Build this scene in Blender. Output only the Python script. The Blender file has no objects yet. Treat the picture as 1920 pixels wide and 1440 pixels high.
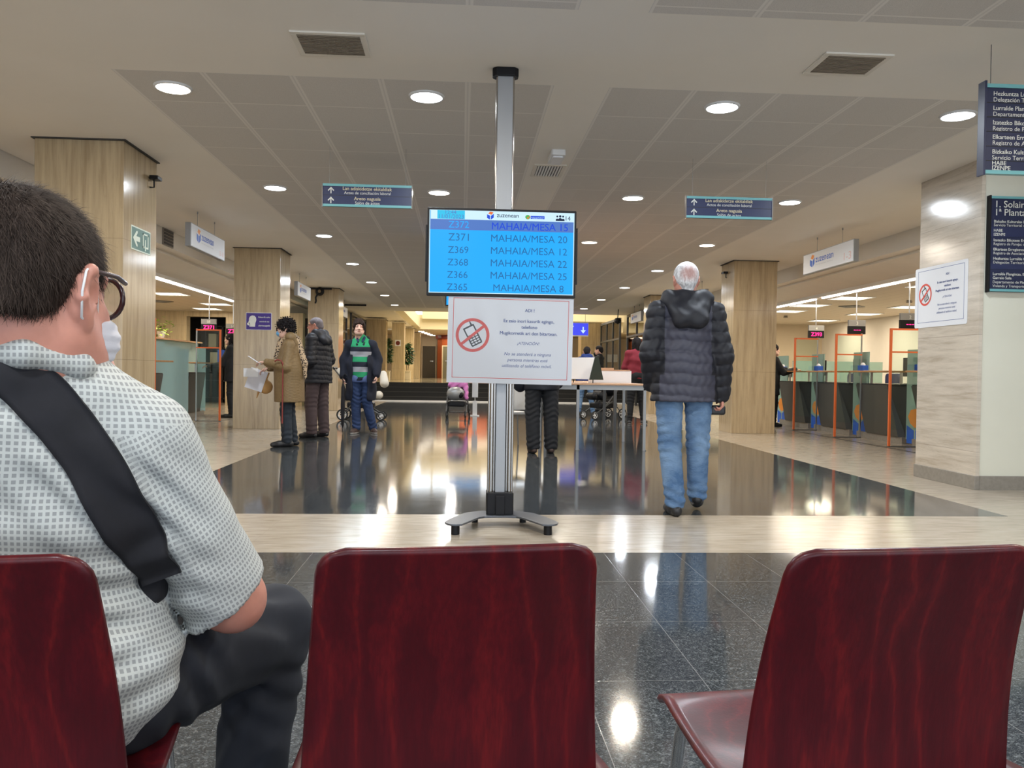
import bpy, math, random
import numpy as np
from mathutils import Vector, Matrix, Euler
from mathutils.bvhtree import BVHTree
C = bpy.context.scene
R = math.radians
PI = math.pi
random.seed(7)
# ---------------------------------------------------------------- camera, world, exposure
cam_d = bpy.data.cameras.new('camera')
cam = bpy.data.objects.new('camera', cam_d)
C.collection.objects.link(cam)
cam_d.sensor_width = 36.0
cam_d.sensor_fit = 'HORIZONTAL'
cam_d.lens = 36.0 * 1511 / 1920
cam_d.clip_start = 0.05
cam_d.clip_end = 200
_m = Matrix(((0.99800351, -0.01375548, -0.06164243, 0.0),
             (-0.0614248, 0.01571947, -0.99798792, 0.0),
             (0.01469679, 0.99978182, 0.01484315, 1.0),
             (0, 0, 0, 1)))
# columns: right, up, back
cam.matrix_world = _m
C.camera = cam

w = bpy.data.worlds.new('world')
C.world = w
w.use_nodes = True
bgn = w.node_tree.nodes['Background']
bgn.inputs[0].default_value = (0.78, 0.88, 1.0, 1)
bgn.inputs[1].default_value = 1.9
C.view_settings.view_transform = 'Standard'
C.view_settings.look = 'None'
C.view_settings.gamma = 1
C.view_settings.use_curve_mapping = False
C.view_settings.exposure = 0.60
cy = C.cycles
cy.max_bounces = 5; cy.diffuse_bounces = 3; cy.glossy_bounces = 3; cy.transmission_bounces = 2; cy.transparent_max_bounces = 8
cy.caustics_reflective = False; cy.caustics_refractive = False
cy.sample_clamp_indirect = 4.0
cy.adaptive_threshold = 0.06

WARM = (1.0, 0.90, 0.76)
COOL = (0.84, 0.92, 1.0)
LAMP_W = 22.0        # watts of each ceiling downlight
TROF_W = 17.0        # watts of each office troffer
BAY_W = 9.0
ATRIUM_W = 900.0
# ---------------------------------------------------------------- helpers
MW = {}                                    # world matrix of each thing's Empty

def tag(o, label=None, cat=None, group=None, kind=None):
    if label: o['label'] = label
    if cat: o['category'] = cat
    if group: o['group'] = group
    if kind: o['kind'] = kind
    return o

def thing(name, label, cat, loc=(0, 0, 0), rz=0.0, group=None):
    o = bpy.data.objects.new(name, None)
    o.empty_display_size = 0.1
    C.collection.objects.link(o)
    o.location = loc
    o.rotation_euler = (0, 0, rz)
    MW[o.name] = Matrix.Translation(Vector(loc)) @ Matrix.Rotation(rz, 4, 'Z')
    return tag(o, label, cat, group)

def copy_tree(o, parent=None):
    c = o.copy()
    C.collection.objects.link(c)
    c.parent = parent
    if o.name in MW: MW[c.name] = MW[o.name].copy()
    for ch in [x for x in bpy.data.objects if x.parent == o]:
        copy_tree(ch, c)
    return c

def place(o, loc, rz=0.0):
    o.location = loc
    o.rotation_euler = (0, 0, rz)
    MW[o.name] = Matrix.Translation(Vector(loc)) @ Matrix.Rotation(rz, 4, 'Z')

def link(name, me, parent=None, label=None, world=False):
    o = bpy.data.objects.new(name, me)
    C.collection.objects.link(o)
    if world and parent is not None:
        p = parent
        m = Matrix.Identity(4)
        while p is not None:
            if p.name in MW: m = MW[p.name]; break
            p = p.parent
        me.transform(m.inverted())
    if parent is not None: o.parent = parent
    if label: o['label'] = label
    return o

def V(*a): return Vector(a)

class MB:
    def __init__(s): s.v = []; s.f = []; s.mi = []; s.sm = []; s.m = 0; s.smooth = False
    def add(s, vs, fs):
        b = len(s.v)
        s.v += [tuple(x) for x in vs]
        for f in fs:
            s.f.append(tuple(b + i for i in f)); s.mi.append(s.m); s.sm.append(s.smooth)
        return s
    def box(s, x0, x1, y0, y1, z0, z1):
        if x0 > x1: x0, x1 = x1, x0
        if y0 > y1: y0, y1 = y1, y0
        if z0 > z1: z0, z1 = z1, z0
        vs = [(x0, y0, z0), (x1, y0, z0), (x1, y1, z0), (x0, y1, z0), (x0, y0, z1), (x1, y0, z1), (x1, y1, z1), (x0, y1, z1)]
        return s.add(vs, [(0, 3, 2, 1), (4, 5, 6, 7), (0, 1, 5, 4), (1, 2, 6, 5), (2, 3, 7, 6), (3, 0, 4, 7)])
    def prism(s, pts, d0, d1, axis='z'):
        """polygon pts (2D) extruded d0..d1 along axis; pts lie in xy (z), xz (y) or yz (x)"""
        n = len(pts)
        def P(p, d):
            return {'z': (p[0], p[1], d), 'y': (p[0], d, p[1]), 'x': (d, p[0], p[1])}[axis]
        vs = [P(p, d0) for p in pts] + [P(p, d1) for p in pts]
        area = sum(pts[i][0] * pts[(i + 1) % n][1] - pts[(i + 1) % n][0] * pts[i][1] for i in range(n))
        up = (area > 0) == (d1 > d0)
        if axis == 'y': up = not up
        a = tuple(range(n)); b = tuple(range(n, 2 * n))
        fs = [a[::-1] if up else a, b if up else b[::-1]]
        for i in range(n):
            j = (i + 1) % n
            fs.append((i, j, n + j, n + i) if up else (j, i, n + i, n + j))
        return s.add(vs, fs)
    def tube(s, pts, r, n=12, cap=True, closed=False, rs=None):
        """round tube along a polyline"""
        P = [Vector(p) for p in pts]
        N = len(P)
        old = s.smooth; s.smooth = True
        rings = []
        up = None
        for i in range(N):
            if closed: t = (P[(i + 1) % N] - P[i - 1])
            else: t = P[min(i + 1, N - 1)] - P[max(i - 1, 0)]
            t.normalize()
            if up is None:
                up = Vector((0, 0, 1)) if abs(t.z) < 0.9 else Vector((1, 0, 0))
            u = (up - t * up.dot(t)).normalized()
            up = u
            v = t.cross(u)
            rr = rs[i] if rs else r
            rings.append([P[i] + (u * math.cos(2 * PI * k / n) + v * math.sin(2 * PI * k / n)) * rr for k in range(n)])
        vs = [p for ring in rings for p in ring]
        fs = []
        M = N if closed else N - 1
        for i in range(M):
            a = i * n; b = ((i + 1) % N) * n
            for k in range(n):
                k2 = (k + 1) % n
                fs.append((a + k, a + k2, b + k2, b + k))
        s.add(vs, fs)
        s.smooth = old
        if cap and not closed:
            s.add(rings[0], [tuple(range(n))[::-1]]); s.add(rings[-1], [tuple(range(n))])
        return s
    def cyl(s, c, r, h, n=24, axis='z', r2=None):
        r2 = r if r2 is None else r2
        c = Vector(c)
        ax = {'x': Vector((1, 0, 0)), 'y': Vector((0, 1, 0)), 'z': Vector((0, 0, 1))}[axis]
        u = Vector((1, 0, 0)) if axis != 'x' else Vector((0, 1, 0))
        v = ax.cross(u)
        a = [c + (u * math.cos(2 * PI * k / n) + v * math.sin(2 * PI * k / n)) * r for k in range(n)]
        b = [c + ax * h + (u * math.cos(2 * PI * k / n) + v * math.sin(2 * PI * k / n)) * r2 for k in range(n)]
        s.add(a, [tuple(range(n))[::-1]]); s.add(b, [tuple(range(n))])
        old = s.smooth; s.smooth = True
        s.add(a + b, [(k, (k + 1) % n, n + (k + 1) % n, n + k) for k in range(n)])
        s.smooth = old
        return s
    def lathe(s, prof, n=32, c=(0, 0, 0)):
        old = s.smooth; s.smooth = True
        vs = []
        for r, z in prof:
            for k in range(n):
                vs.append((c[0] + r * math.cos(2 * PI * k / n), c[1] + r * math.sin(2 * PI * k / n), c[2] + z))
        fs = []
        for i in range(len(prof) - 1):
            for k in range(n):
                k2 = (k + 1) % n
                fs.append((i * n + k, i * n + k2, (i + 1) * n + k2, (i + 1) * n + k))
        s.add(vs, fs); s.smooth = old
        return s
    def torus(s, c, Rr, r, axis='z', n=40, m=10, a0=0, a1=2 * PI):
        pts = []
        full = abs(a1 - a0 - 2 * PI) < 1e-6
        for k in range(n if full else n + 1):
            a = a0 + (a1 - a0) * k / n
            x, y = Rr * math.cos(a), Rr * math.sin(a)
            pts.append({'z': (c[0] + x, c[1] + y, c[2]), 'y': (c[0] + x, c[1], c[2] + y), 'x': (c[0], c[1] + x, c[2] + y)}[axis])
        return s.tube(pts, r, m, closed=full)
    def rbox(s, x0, x1, y0, y1, z0, z1, r=.02, n=4, axis='z'):
        """box with rounded corners seen along the axis"""
        A, B = {'z': ((x0, x1), (y0, y1)), 'y': ((x0, x1), (z0, z1)), 'x': ((y0, y1), (z0, z1))}[axis]
        D = {'z': (z0, z1), 'y': (y0, y1), 'x': (x0, x1)}[axis]
        return s.prism(rrect(A[0], A[1], B[0], B[1], r, n), D[0], D[1], axis)
    def xf(s, m, start=0):
        for i in range(start, len(s.v)): s.v[i] = tuple(m @ Vector(s.v[i]))
        return s
    def build(s, name, mat, parent=None, bevel=0, label=None, world=False, segs=2):
        me = bpy.data.meshes.new(name)
        me.from_pydata(s.v, [], s.f)
        mats = mat if isinstance(mat, (list, tuple)) else [mat]
        for m in mats: me.materials.append(m)
        me.polygons.foreach_set('material_index', s.mi)
        me.polygons.foreach_set('use_smooth', s.sm)
        me.update()
        o = link(name, me, parent, label, world)
        if bevel:
            b = o.modifiers.new('bevel', 'BEVEL')
            b.width = bevel; b.segments = segs; b.limit_method = 'ANGLE'; b.angle_limit = R(40)
        return o

def rrect(x0, x1, y0, y1, r, n=5):
    pts = []
    for cx, cy, a in ((x1 - r, y1 - r, 0), (x0 + r, y1 - r, 90), (x0 + r, y0 + r, 180), (x1 - r, y0 + r, 270)):
        for k in range(n + 1):
            t = R(a + 90 * k / n)
            pts.append((cx + r * math.cos(t), cy + r * math.sin(t)))
    return pts

def struct(name, mb, mat, **k):
    o = mb.build(name, mat, **k)
    o['kind'] = 'structure'
    return o

# ---- signed-distance modelling: smooth unions of limbs, skinned by surface nets
def surface_nets(F, org, h):
    nx, ny, nz = F.shape
    ins = F < 0
    c = [F[dx:nx - 1 + dx, dy:ny - 1 + dy, dz:nz - 1 + dz] for dx in (0, 1) for dy in (0, 1) for dz in (0, 1)]
    n_in = np.zeros(c[0].shape, int)
    for a in c: n_in += (a < 0)
    act = (n_in > 0) & (n_in < 8)
    idx = -np.ones(act.shape, int)
    ii = np.argwhere(act)
    idx[act] = np.arange(len(ii))
    acc = np.zeros((len(ii), 3)); cnt = np.zeros(len(ii))
    corner = [(dx, dy, dz) for dx in (0, 1) for dy in (0, 1) for dz in (0, 1)]
    vals = [a[act] for a in c]
    for a in range(8):
        for b in range(a + 1, 8):
            if sum(abs(corner[a][k] - corner[b][k]) for k in range(3)) != 1: continue
            va, vb = vals[a], vals[b]
            m = (va < 0) != (vb < 0)
            t = np.where(m, va / np.where(m, va - vb, 1), 0)
            p = np.array(corner[a]) + t[:, None] * (np.array(corner[b]) - np.array(corner[a]))
            acc += np.where(m[:, None], p, 0); cnt += m
    verts = (ii + acc / cnt[:, None]) * h + np.array(org)
    quads = []
    for ax in range(3):
        o1, o2 = [k for k in range(3) if k != ax]
        s0 = [slice(None)] * 3; s1 = [slice(None)] * 3
        s0[ax] = slice(0, -1); s1[ax] = slice(1, None)
        A = ins[tuple(s0)]; B = ins[tuple(s1)]
        e = np.argwhere(A != B)
        e = e[(e[:, o1] > 0) & (e[:, o2] > 0) & (e[:, o1] < F.shape[o1] - 1) & (e[:, o2] < F.shape[o2] - 1)]
        if not len(e): continue
        ins_a = A[tuple(e.T)]
        def cell(d1, d2):
            q = e.copy(); q[:, o1] -= d1; q[:, o2] -= d2
            return idx[tuple(q.T)]
        q = np.stack([cell(1, 1), cell(0, 1), cell(0, 0), cell(1, 0)], 1)
        flip = ins_a if ax != 1 else ~ins_a
        q[~flip] = q[~flip][:, ::-1]
        quads.append(q)
    return verts, np.concatenate(quads)

class SDF:
    """list of primitives; each = (fn, bbox, k, op)"""
    def __init__(s, k=.03): s.p = []; s.k = k; s.post = None
    def cap(s, a, b, ra, rb=None, k=None, flat=None, op=1):
        """tapered capsule; flat=(dir, s) squashes it across dir by s (<1 thinner)"""
        rb = ra if rb is None else rb
        a = np.array(a, float); b = np.array(b, float)
        rm = max(ra, rb)
        if flat is not None:
            n = np.array(flat[0], float); n /= np.linalg.norm(n); fs = flat[1]
        def fn(P):
            q = P - a; ba = b - a
            if flat is not None:
                q = q + (q @ n)[..., None] * n * (1 / fs - 1)
                ba = ba + (ba @ n) * n * (1 / fs - 1)
            L2 = max(ba @ ba, 1e-9)
            t = np.clip((q @ ba) / L2, 0, 1)
            d = np.sqrt(((q - t[..., None] * ba) ** 2).sum(-1)) - (ra + (rb - ra) * t)
            return d * (min(fs, 1) if flat is not None else 1)
        g = rm * (max(1, flat[1]) if flat is not None else 1)
        s.p.append((fn, (np.minimum(a, b) - g, np.maximum(a, b) + g), s.k if k is None else k, op)); return s
    def ell(s, c, r, k=None, op=1, rot=None):
        c = np.array(c, float); r = np.array(r, float)
        M = np.array(rot.to_matrix()) if rot is not None else None
        def fn(P):
            q = P - c
            if M is not None: q = q @ M
            k0 = np.sqrt(((q / r) ** 2).sum(-1)) + 1e-9
            k1 = np.sqrt(((q / r ** 2) ** 2).sum(-1)) + 1e-9
            return k0 * (k0 - 1) / k1
        g = max(r) if M is not None else r
        s.p.append((fn, (c - g, c + g), s.k if k is None else k, op)); return s
    def box(s, c, hsz, rad=.01, k=None, op=1, rot=None):
        c = np.array(c, float); hs = np.array(hsz, float) - rad
        M = np.array(rot.to_matrix()) if rot is not None else None
        def fn(P):
            q = P - c
            if M is not None: q = q @ M
            q = np.abs(q) - hs
            return np.sqrt((np.maximum(q, 0) ** 2).sum(-1)) + np.minimum(q.max(-1), 0) - rad
        g = np.linalg.norm(hs + rad) if M is not None else hs + rad
        s.p.append((fn, (c - g, c + g), s.k if k is None else k, op)); return s
    def plane(s, pt, n, op=-1, k=.004):
        """removes the side the normal points to"""
        pt = np.array(pt, float); n = np.array(n, float); n /= np.linalg.norm(n)
        s.p.append((lambda P: -((P - pt) @ n), None, k, -1)); return s
    def mesh(s, h):
        lo = np.min([p[1][0] for p in s.p if p[3] > 0], 0) - 3 * h - .01
        hi = np.max([p[1][1] for p in s.p if p[3] > 0], 0) + 3 * h + .01
        n = np.ceil((hi - lo) / h).astype(int) + 1
        ax = [lo[i] + h * np.arange(n[i]) for i in range(3)]
        D = np.full(n, 1.0)
        for fn, bb, k, op in s.p:
            if bb is None: sl = (slice(None),) * 3
            else:
                m = k + 4 * h
                i0 = np.clip(np.floor((bb[0] - m - lo) / h).astype(int), 0, n); i1 = np.clip(np.ceil((bb[1] + m - lo) / h).astype(int) + 1, 0, n)
                sl = tuple(slice(i0[i], i1[i]) for i in range(3))
            if min(x.stop - x.start if x.stop is not None else 9 for x in sl) <= 0: continue
            P = np.stack(np.meshgrid(ax[0][sl[0]], ax[1][sl[1]], ax[2][sl[2]], indexing='ij'), -1)
            d = fn(P); cur = D[sl]
            if op > 0:
                hh = np.maximum(k - np.abs(cur - d), 0) / max(k, 1e-6)
                D[sl] = np.minimum(cur, d) - hh * hh * k * .25
            else:
                nd = -d
                hh = np.maximum(k - np.abs(cur - nd), 0) / max(k, 1e-6)
                D[sl] = np.maximum(cur, nd) + hh * hh * k * .25
        if s.post is not None:
            P = np.stack(np.meshgrid(*ax, indexing='ij'), -1)
            D = s.post(P, D)
        for a in range(3):
            for e in (0, -1):
                q = [slice(None)] * 3; q[a] = e; D[tuple(q)] = 1.0
        return surface_nets(D, lo, h)

def np_mesh(name, parts, mat, parent=None, label=None, matfn=None):
    """parts: list of (verts, quads[, material index])"""
    vs = []; fs = []; mi = []; b = 0
    for p in parts:
        vs.append(p[0]); fs.append(p[1] + b); b += len(p[0])
        mi.append(np.full(len(p[1]), p[2] if len(p) > 2 else 0))
    Vv = np.concatenate(vs); Q = np.concatenate(fs); mi = np.concatenate(mi)
    me = bpy.data.meshes.new(name)
    me.vertices.add(len(Vv)); me.vertices.foreach_set('co', Vv.astype(np.float32).ravel())
    me.loops.add(len(Q) * 4); me.loops.foreach_set('vertex_index', Q.astype(np.int32).ravel())
    me.polygons.add(len(Q))
    me.polygons.foreach_set('loop_start', np.arange(0, len(Q) * 4, 4, dtype=np.int32))
    me.polygons.foreach_set('loop_total', np.full(len(Q), 4, dtype=np.int32))
    mats = mat if isinstance(mat, (list, tuple)) else [mat]
    for m in mats: me.materials.append(m)
    if matfn is not None:
        mi = matfn(Vv[Q].mean(1))
    me.polygons.foreach_set('material_index', mi.astype(np.int32))
    me.polygons.foreach_set('use_smooth', np.ones(len(Q), bool))
    me.update(calc_edges=True); me.validate()
    return link(name, me, parent, label)

# ---- lettering
_tc = {}
def text_mesh(s, size, align='LEFT', bold=0.0, shear=0.0, sx=1.0, depth=.0006):
    cu = bpy.data.curves.new('t', 'FONT')
    cu.body = s; cu.size = size; cu.align_x = align; cu.shear = shear
    cu.extrude = depth; cu.resolution_u = 3
    ob = bpy.data.objects.new('t', cu)
    C.collection.objects.link(ob)
    dg = bpy.context.evaluated_depsgraph_get()
    me = bpy.data.meshes.new_from_object(ob.evaluated_get(dg))
    bpy.data.objects.remove(ob); bpy.data.curves.remove(cu)
    vs = [(v.co.x * sx, v.co.y, v.co.z) for v in me.vertices]
    fs = [tuple(p.vertices) for p in me.polygons]
    bpy.data.meshes.remove(me)
    if bold:
        n = len(vs); o = bold * size * .75
        vs2 = []; fs2 = []
        for q, (dx, dy) in enumerate(((-o, 0), (o, 0), (0, o * .6), (0, -o * .6))):
            vs2 += [(v[0] + dx, v[1] + dy, v[2] + q * .0003) for v in vs]; fs2 += [tuple(i + q * n for i in f) for f in fs]
        vs, fs = vs2, fs2
    return vs, fs

def letters(name, items, mat, parent, frame, label=None):
    """items: (text, x, y, size[, dict]); frame maps (right, up, out) to the thing's own space"""
    mb = MB()
    for it in items:
        s, x, y, size = it[:4]; kw = it[4] if len(it) > 4 else {}
        vs, fs = text_mesh(s, size, **kw)
        b = len(mb.v)
        mb.add([(v[0] + x, v[1] + y, v[2]) for v in vs], fs)
    mb.xf(frame)
    return mb.build(name, mat, parent, label=label)

def poly(mb, pts, d0=0, d1=.0012):
    return mb.prism(pts, d0, d1, 'z')

def frame(origin, right, up=(0, 0, 1)):
    r = Vector(right).normalized(); u = Vector(up).normalized(); n = r.cross(u)
    m = Matrix.Identity(4)
    for i in range(3):
        m[i][0] = r[i]; m[i][1] = u[i]; m[i][2] = n[i]; m[i][3] = origin[i]
    return m
# ---------------------------------------------------------------- materials
class NT:
    def __init__(s, name):
        s.m = bpy.data.materials.new(name); s.m.use_nodes = True
        s.t = s.m.node_tree; s.b = s.t.nodes['Principled BSDF']
    def n(s, typ, **k):
        o = s.t.nodes.new(typ)
        for a, b in k.items(): setattr(o, a, b)
        return o
    def set(s, inp, val):
        if isinstance(val, bpy.types.NodeSocket): s.t.links.new(val, inp)
        elif isinstance(val, bpy.types.Node): s.t.links.new(val.outputs[0], inp)
        else: inp.default_value = val
    def p(s, **k):
        for a, v in k.items():
            a = a.replace('_', ' ')
            if isinstance(v, tuple) and len(v) == 3: v = v + (1,)
            s.set(s.b.inputs[a], v)
        return s
    def math(s, op, a, b=None, c=None, clamp=False):
        o = s.n('ShaderNodeMath', operation=op); o.use_clamp = clamp
        s.set(o.inputs[0], a)
        if b is not None: s.set(o.inputs[1], b)
        if c is not None: s.set(o.inputs[2], c)
        return o.outputs[0]
    def mix(s, f, a, b):
        o = s.n('ShaderNodeMix', data_type='RGBA')
        s.set(o.inputs[0], f)
        for i, v in ((6, a), (7, b)):
            if isinstance(v, tuple) and len(v) == 3: v = v + (1,)
            s.set(o.inputs[i], v)
        return o.outputs[2]
    def geo(s):
        g = s.n('ShaderNodeNewGeometry'); x = s.n('ShaderNodeSeparateXYZ')
        s.t.links.new(g.outputs['Position'], x.inputs[0])
        return g.outputs['Position'], x.outputs[0], x.outputs[1], x.outputs[2]
    def obj(s):
        g = s.n('ShaderNodeTexCoord'); x = s.n('ShaderNodeSeparateXYZ')
        s.t.links.new(g.outputs['Object'], x.inputs[0])
        return g.outputs['Object'], x.outputs[0], x.outputs[1], x.outputs[2]
    def vec(s, co, sc=(1, 1, 1), rot=(0, 0, 0)):
        o = s.n('ShaderNodeMapping'); s.t.links.new(co, o.inputs[0])
        o.inputs['Scale'].default_value = sc; o.inputs['Rotation'].default_value = rot
        return o.outputs[0]
    def noise(s, co, scale, detail=3, rough=.5, dist=0):
        o = s.n('ShaderNodeTexNoise'); s.t.links.new(co, o.inputs['Vector'])
        o.inputs['Scale'].default_value = scale; o.inputs['Detail'].default_value = detail
        o.inputs['Roughness'].default_value = rough; o.inputs['Distortion'].default_value = dist
        return o.outputs[0]
    def ramp(s, f, stops):
        o = s.n('ShaderNodeValToRGB'); s.set(o.inputs[0], f)
        e = o.color_ramp.elements
        while len(e) < len(stops): e.new(.5)
        for i, (p, c) in enumerate(stops):
            e[i].position = p; e[i].color = (c + (1,)) if isinstance(c, tuple) else (c, c, c, 1)
        return o.outputs[0]
    def bump(s, h, strength=.3, dist=.01):
        o = s.n('ShaderNodeBump'); s.set(o.inputs['Height'], h)
        o.inputs['Strength'].default_value = strength; o.inputs['Distance'].default_value = dist
        s.t.links.new(o.outputs[0], s.b.inputs['Normal']); return s
    def line(s, coord, off, pitch, wid):
        """1 on thin lines every pitch metres (width wid)"""
        a = s.math('SUBTRACT', coord, off)
        a = s.math('DIVIDE', a, pitch)
        a = s.math('FRACT', s.math('ADD', a, 100.5))
        a = s.math('ABSOLUTE', s.math('SUBTRACT', a, .5))
        return s.math('LESS_THAN', a, wid / 2 / pitch)
    def between(s, c, a, b):
        return s.math('MULTIPLY', s.math('GREATER_THAN', c, a), s.math('LESS_THAN', c, b))

def plain(name, col, rough=.5, metal=0.0, noise=0.0, nscale=30, bump=0.0, coat=0.0, spec=None, sheen=0.0):
    t = NT(name)
    t.p(Base_Color=col, Roughness=rough, Metallic=metal)
    if coat: t.p(Coat_Weight=coat, Coat_Roughness=.05)
    if spec is not None: t.b.inputs['Specular IOR Level'].default_value = spec
    if sheen: t.b.inputs['Sheen Weight'].default_value = sheen
    if noise or bump:
        co = t.obj()[0]
        f = t.noise(co, nscale, 4, .6)
        if noise:
            d = tuple(max(0, c * (1 - noise)) for c in col); l = tuple(min(1, c * (1 + noise)) for c in col)
            t.p(Base_Color=t.ramp(f, [(.3, d), (.7, l)]))
        if bump: t.bump(f, bump, .004)
    return t.m

def emis(name, col, st, spec=0):
    t = NT(name)
    t.p(Base_Color=(0, 0, 0), Roughness=.25)
    t.b.inputs['Specular IOR Level'].default_value = .12
    t.b.inputs['Emission Color'].default_value = col + (1,)
    t.b.inputs['Emission Strength'].default_value = st
    return t.m

def glass(name, col=(.9, .97, .95), rough=0.02, alpha=.12):
    """thin pane: mostly clear, tinted, reflecting"""
    t = NT(name)
    nt = t.t
    tr = t.n('ShaderNodeBsdfTransparent'); tr.inputs[0].default_value = col + (1,)
    gl = t.n('ShaderNodeBsdfGlossy'); gl.inputs['Roughness'].default_value = rough
    fr = t.n('ShaderNodeFresnel'); fr.inputs[0].default_value = 1.45
    f = t.math('ADD', fr.outputs[0], alpha * .3)
    ms = t.n('ShaderNodeMixShader')
    t.set(ms.inputs[0], f)
    nt.links.new(tr.outputs[0], ms.inputs[1]); nt.links.new(gl.outputs[0], ms.inputs[2])
    nt.links.new(ms.outputs[0], nt.nodes['Material Output'].inputs[0])
    return t.m

def frosted(name, col, mixf=.6):
    t = NT(name); nt = t.t
    t.p(Base_Color=col, Roughness=.25)
    tr = t.n('ShaderNodeBsdfTransparent'); tr.inputs[0].default_value = (.75, .92, .88, 1)
    ms = t.n('ShaderNodeMixShader'); ms.inputs[0].default_value = mixf
    nt.links.new(tr.outputs[0], ms.inputs[1]); nt.links.new(t.b.outputs[0], ms.inputs[2])
    nt.links.new(ms.outputs[0], nt.nodes['Material Output'].inputs[0])
    return t.m

def m_floor():
    t = NT('polished_floor')
    P, x, y, z = t.geo()
    dark = t.math('MULTIPLY', t.between(x, -2.39, 3.99), t.math('ADD', t.between(y, -6, 4.44), t.between(y, 5.625, 26.2), clamp=True))
    # granite
    v1 = t.noise(P, 46, 5, .7, .25)
    v2 = t.noise(t.vec(P, (1, 2.6, 1)), 130, 4, .75, .1)
    big = t.noise(P, 2.4, 2)
    g = t.ramp(v1, [(.36, (.016, .019, .022)), (.52, (.042, .048, .053)), (.66, (.12, .13, .135))])
    fl = t.ramp(v2, [(.55, (0, 0, 0)), (.66, (.30, .32, .32))])
    ad = t.n('ShaderNodeMix', data_type='RGBA', blend_type='ADD'); ad.inputs[0].default_value = 1
    t.set(ad.inputs[6], g); t.set(ad.inputs[7], fl)
    # per tile value
    tx = t.math('FLOOR', t.math('DIVIDE', x, .4)); ty = t.math('FLOOR', t.math('DIVIDE', t.math('SUBTRACT', y, 5.62), .62))
    wn = t.n('ShaderNodeTexWhiteNoise', noise_dimensions='2D')
    cb = t.n('ShaderNodeCombineXYZ'); t.set(cb.inputs[0], tx); t.set(cb.inputs[1], ty); t.t.links.new(cb.outputs[0], wn.inputs['Vector'])
    gr = t.mix(t.math('MULTIPLY', wn.outputs[0], .35), ad.outputs[2], (.02, .022, .027))
    jx = t.line(x, 0.0, .4, .0022); jy = t.math('MAXIMUM', t.math('MULTIPLY', t.line(y, 5.62, .62, .0022), t.math('GREATER_THAN', y, 5)), t.math('MULTIPLY', t.line(y, 4.44, .62, .0022), t.math('LESS_THAN', y, 5)))
    jd = t.math('MAXIMUM', jx, jy)
    dcol = t.mix(jd, gr, (.22, .22, .215))
    # travertine
    tr = t.noise(t.vec(P, (1.2, 7, 1), (0, 0, R(-28))), 3.2, 6, .62, .5)
    tr2 = t.noise(t.vec(P, (3, 20, 1), (0, 0, R(-28))), 6, 5, .7, .2)
    tc = t.ramp(tr, [(.3, (.34, .28, .21)), (.5, (.44, .38, .30)), (.68, (.51, .45, .37))])
    tc = t.mix(t.math('MULTIPLY', t.ramp(tr2, [(.56, 0.0), (.72, 1.0)]), .5), tc, (.42, .34, .25))
    lj = t.math('MAXIMUM', t.line(x, -.39, .8, .003), t.line(y, 5.03, 1.2, .003))
    tc = t.mix(t.math('MULTIPLY', lj, .5), tc, (.36, .30, .24))
    t.p(Base_Color=t.mix(dark, tc, dcol))
    rn = t.noise(P, 9, 4, .6)
    rr = t.math('MULTIPLY_ADD', rn, .06, .05)
    rl = t.math('MULTIPLY_ADD', rn, .12, .13)
    mr = t.n('ShaderNodeMix', data_type='FLOAT')
    t.set(mr.inputs[0], dark); t.set(mr.inputs[2], rl); t.set(mr.inputs[3], rr)
    t.p(Roughness=mr.outputs[0])
    t.b.inputs['Specular IOR Level'].default_value = .62
    b = t.noise(P, 3.5, 2)
    jj = t.math('MULTIPLY', t.math('MULTIPLY', jd, dark), -.05)
    t.bump(t.math('ADD', t.math('MULTIPLY', b, .25), jj), .05, .01)
    return t.m

def m_ceiling():
    t = NT('plaster_and_panel_ceiling')
    P, x, y, z = t.geo()
    fx = t.math('MAXIMUM', t.between(x, -2.365, .605), t.between(x, .99, 3.99))
    fy = t.math('MAXIMUM', t.between(y, 5.555, 25.49), t.between(y, -12, 4.395))
    f = t.math('MULTIPLY', fx, fy)
    # bars: along Y every 0.6, across every 0.623
    bx = t.math('MAXIMUM', t.math('MULTIPLY', t.line(x, -2.365, .594, .042), t.math('LESS_THAN', x, .8)), t.math('MULTIPLY', t.line(x, .99, .6, .042), t.math('GREATER_THAN', x, .8)))
    gap = t.math('MAXIMUM', t.math('MULTIPLY', t.line(x, -2.365, .594, .010), t.math('LESS_THAN', x, .8)), t.math('MULTIPLY', t.line(x, .99, .6, .010), t.math('GREATER_THAN', x, .8)))
    by = t.line(y, 5.555, .623, .014)
    bars = t.math('MAXIMUM', bx, by)
    spk = t.noise(P, 240, 2)
    tx = t.math('FLOOR', t.math('DIVIDE', t.math('ADD', x, 2.365), .597)); ty = t.math('FLOOR', t.math('DIVIDE', t.math('SUBTRACT', y, 5.555), .623))
    wn = t.n('ShaderNodeTexWhiteNoise', noise_dimensions='2D')
    cb = t.n('ShaderNodeCombineXYZ'); t.set(cb.inputs[0], tx); t.set(cb.inputs[1], ty); t.t.links.new(cb.outputs[0], wn.inputs['Vector'])
    tile = t.ramp(spk, [(.35, (.66, .625, .585)), (.65, (.80, .76, .715))])
    tile = t.mix(t.math('MULTIPLY', wn.outputs[0], .3), tile, (.62, .59, .555))
    col = t.mix(t.math('MULTIPLY', bars, .8), tile, (.90, .86, .81))
    col = t.mix(t.math('MULTIPLY', gap, .22), col, (.40, .38, .37))
    edge = t.math('SUBTRACT', 1, f)
    pn = t.noise(P, 1.3, 3)
    plas = t.ramp(pn, [(.3, (.90, .85, .775)), (.7, (.93, .88, .81))])
    t.p(Base_Color=t.mix(f, plas, col), Roughness=.75)
    t.bump(t.math('SUBTRACT', t.math('MULTIPLY', spk, .2), t.math('MULTIPLY', gap, 1.0)), .15, .004)
    return t.m

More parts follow.
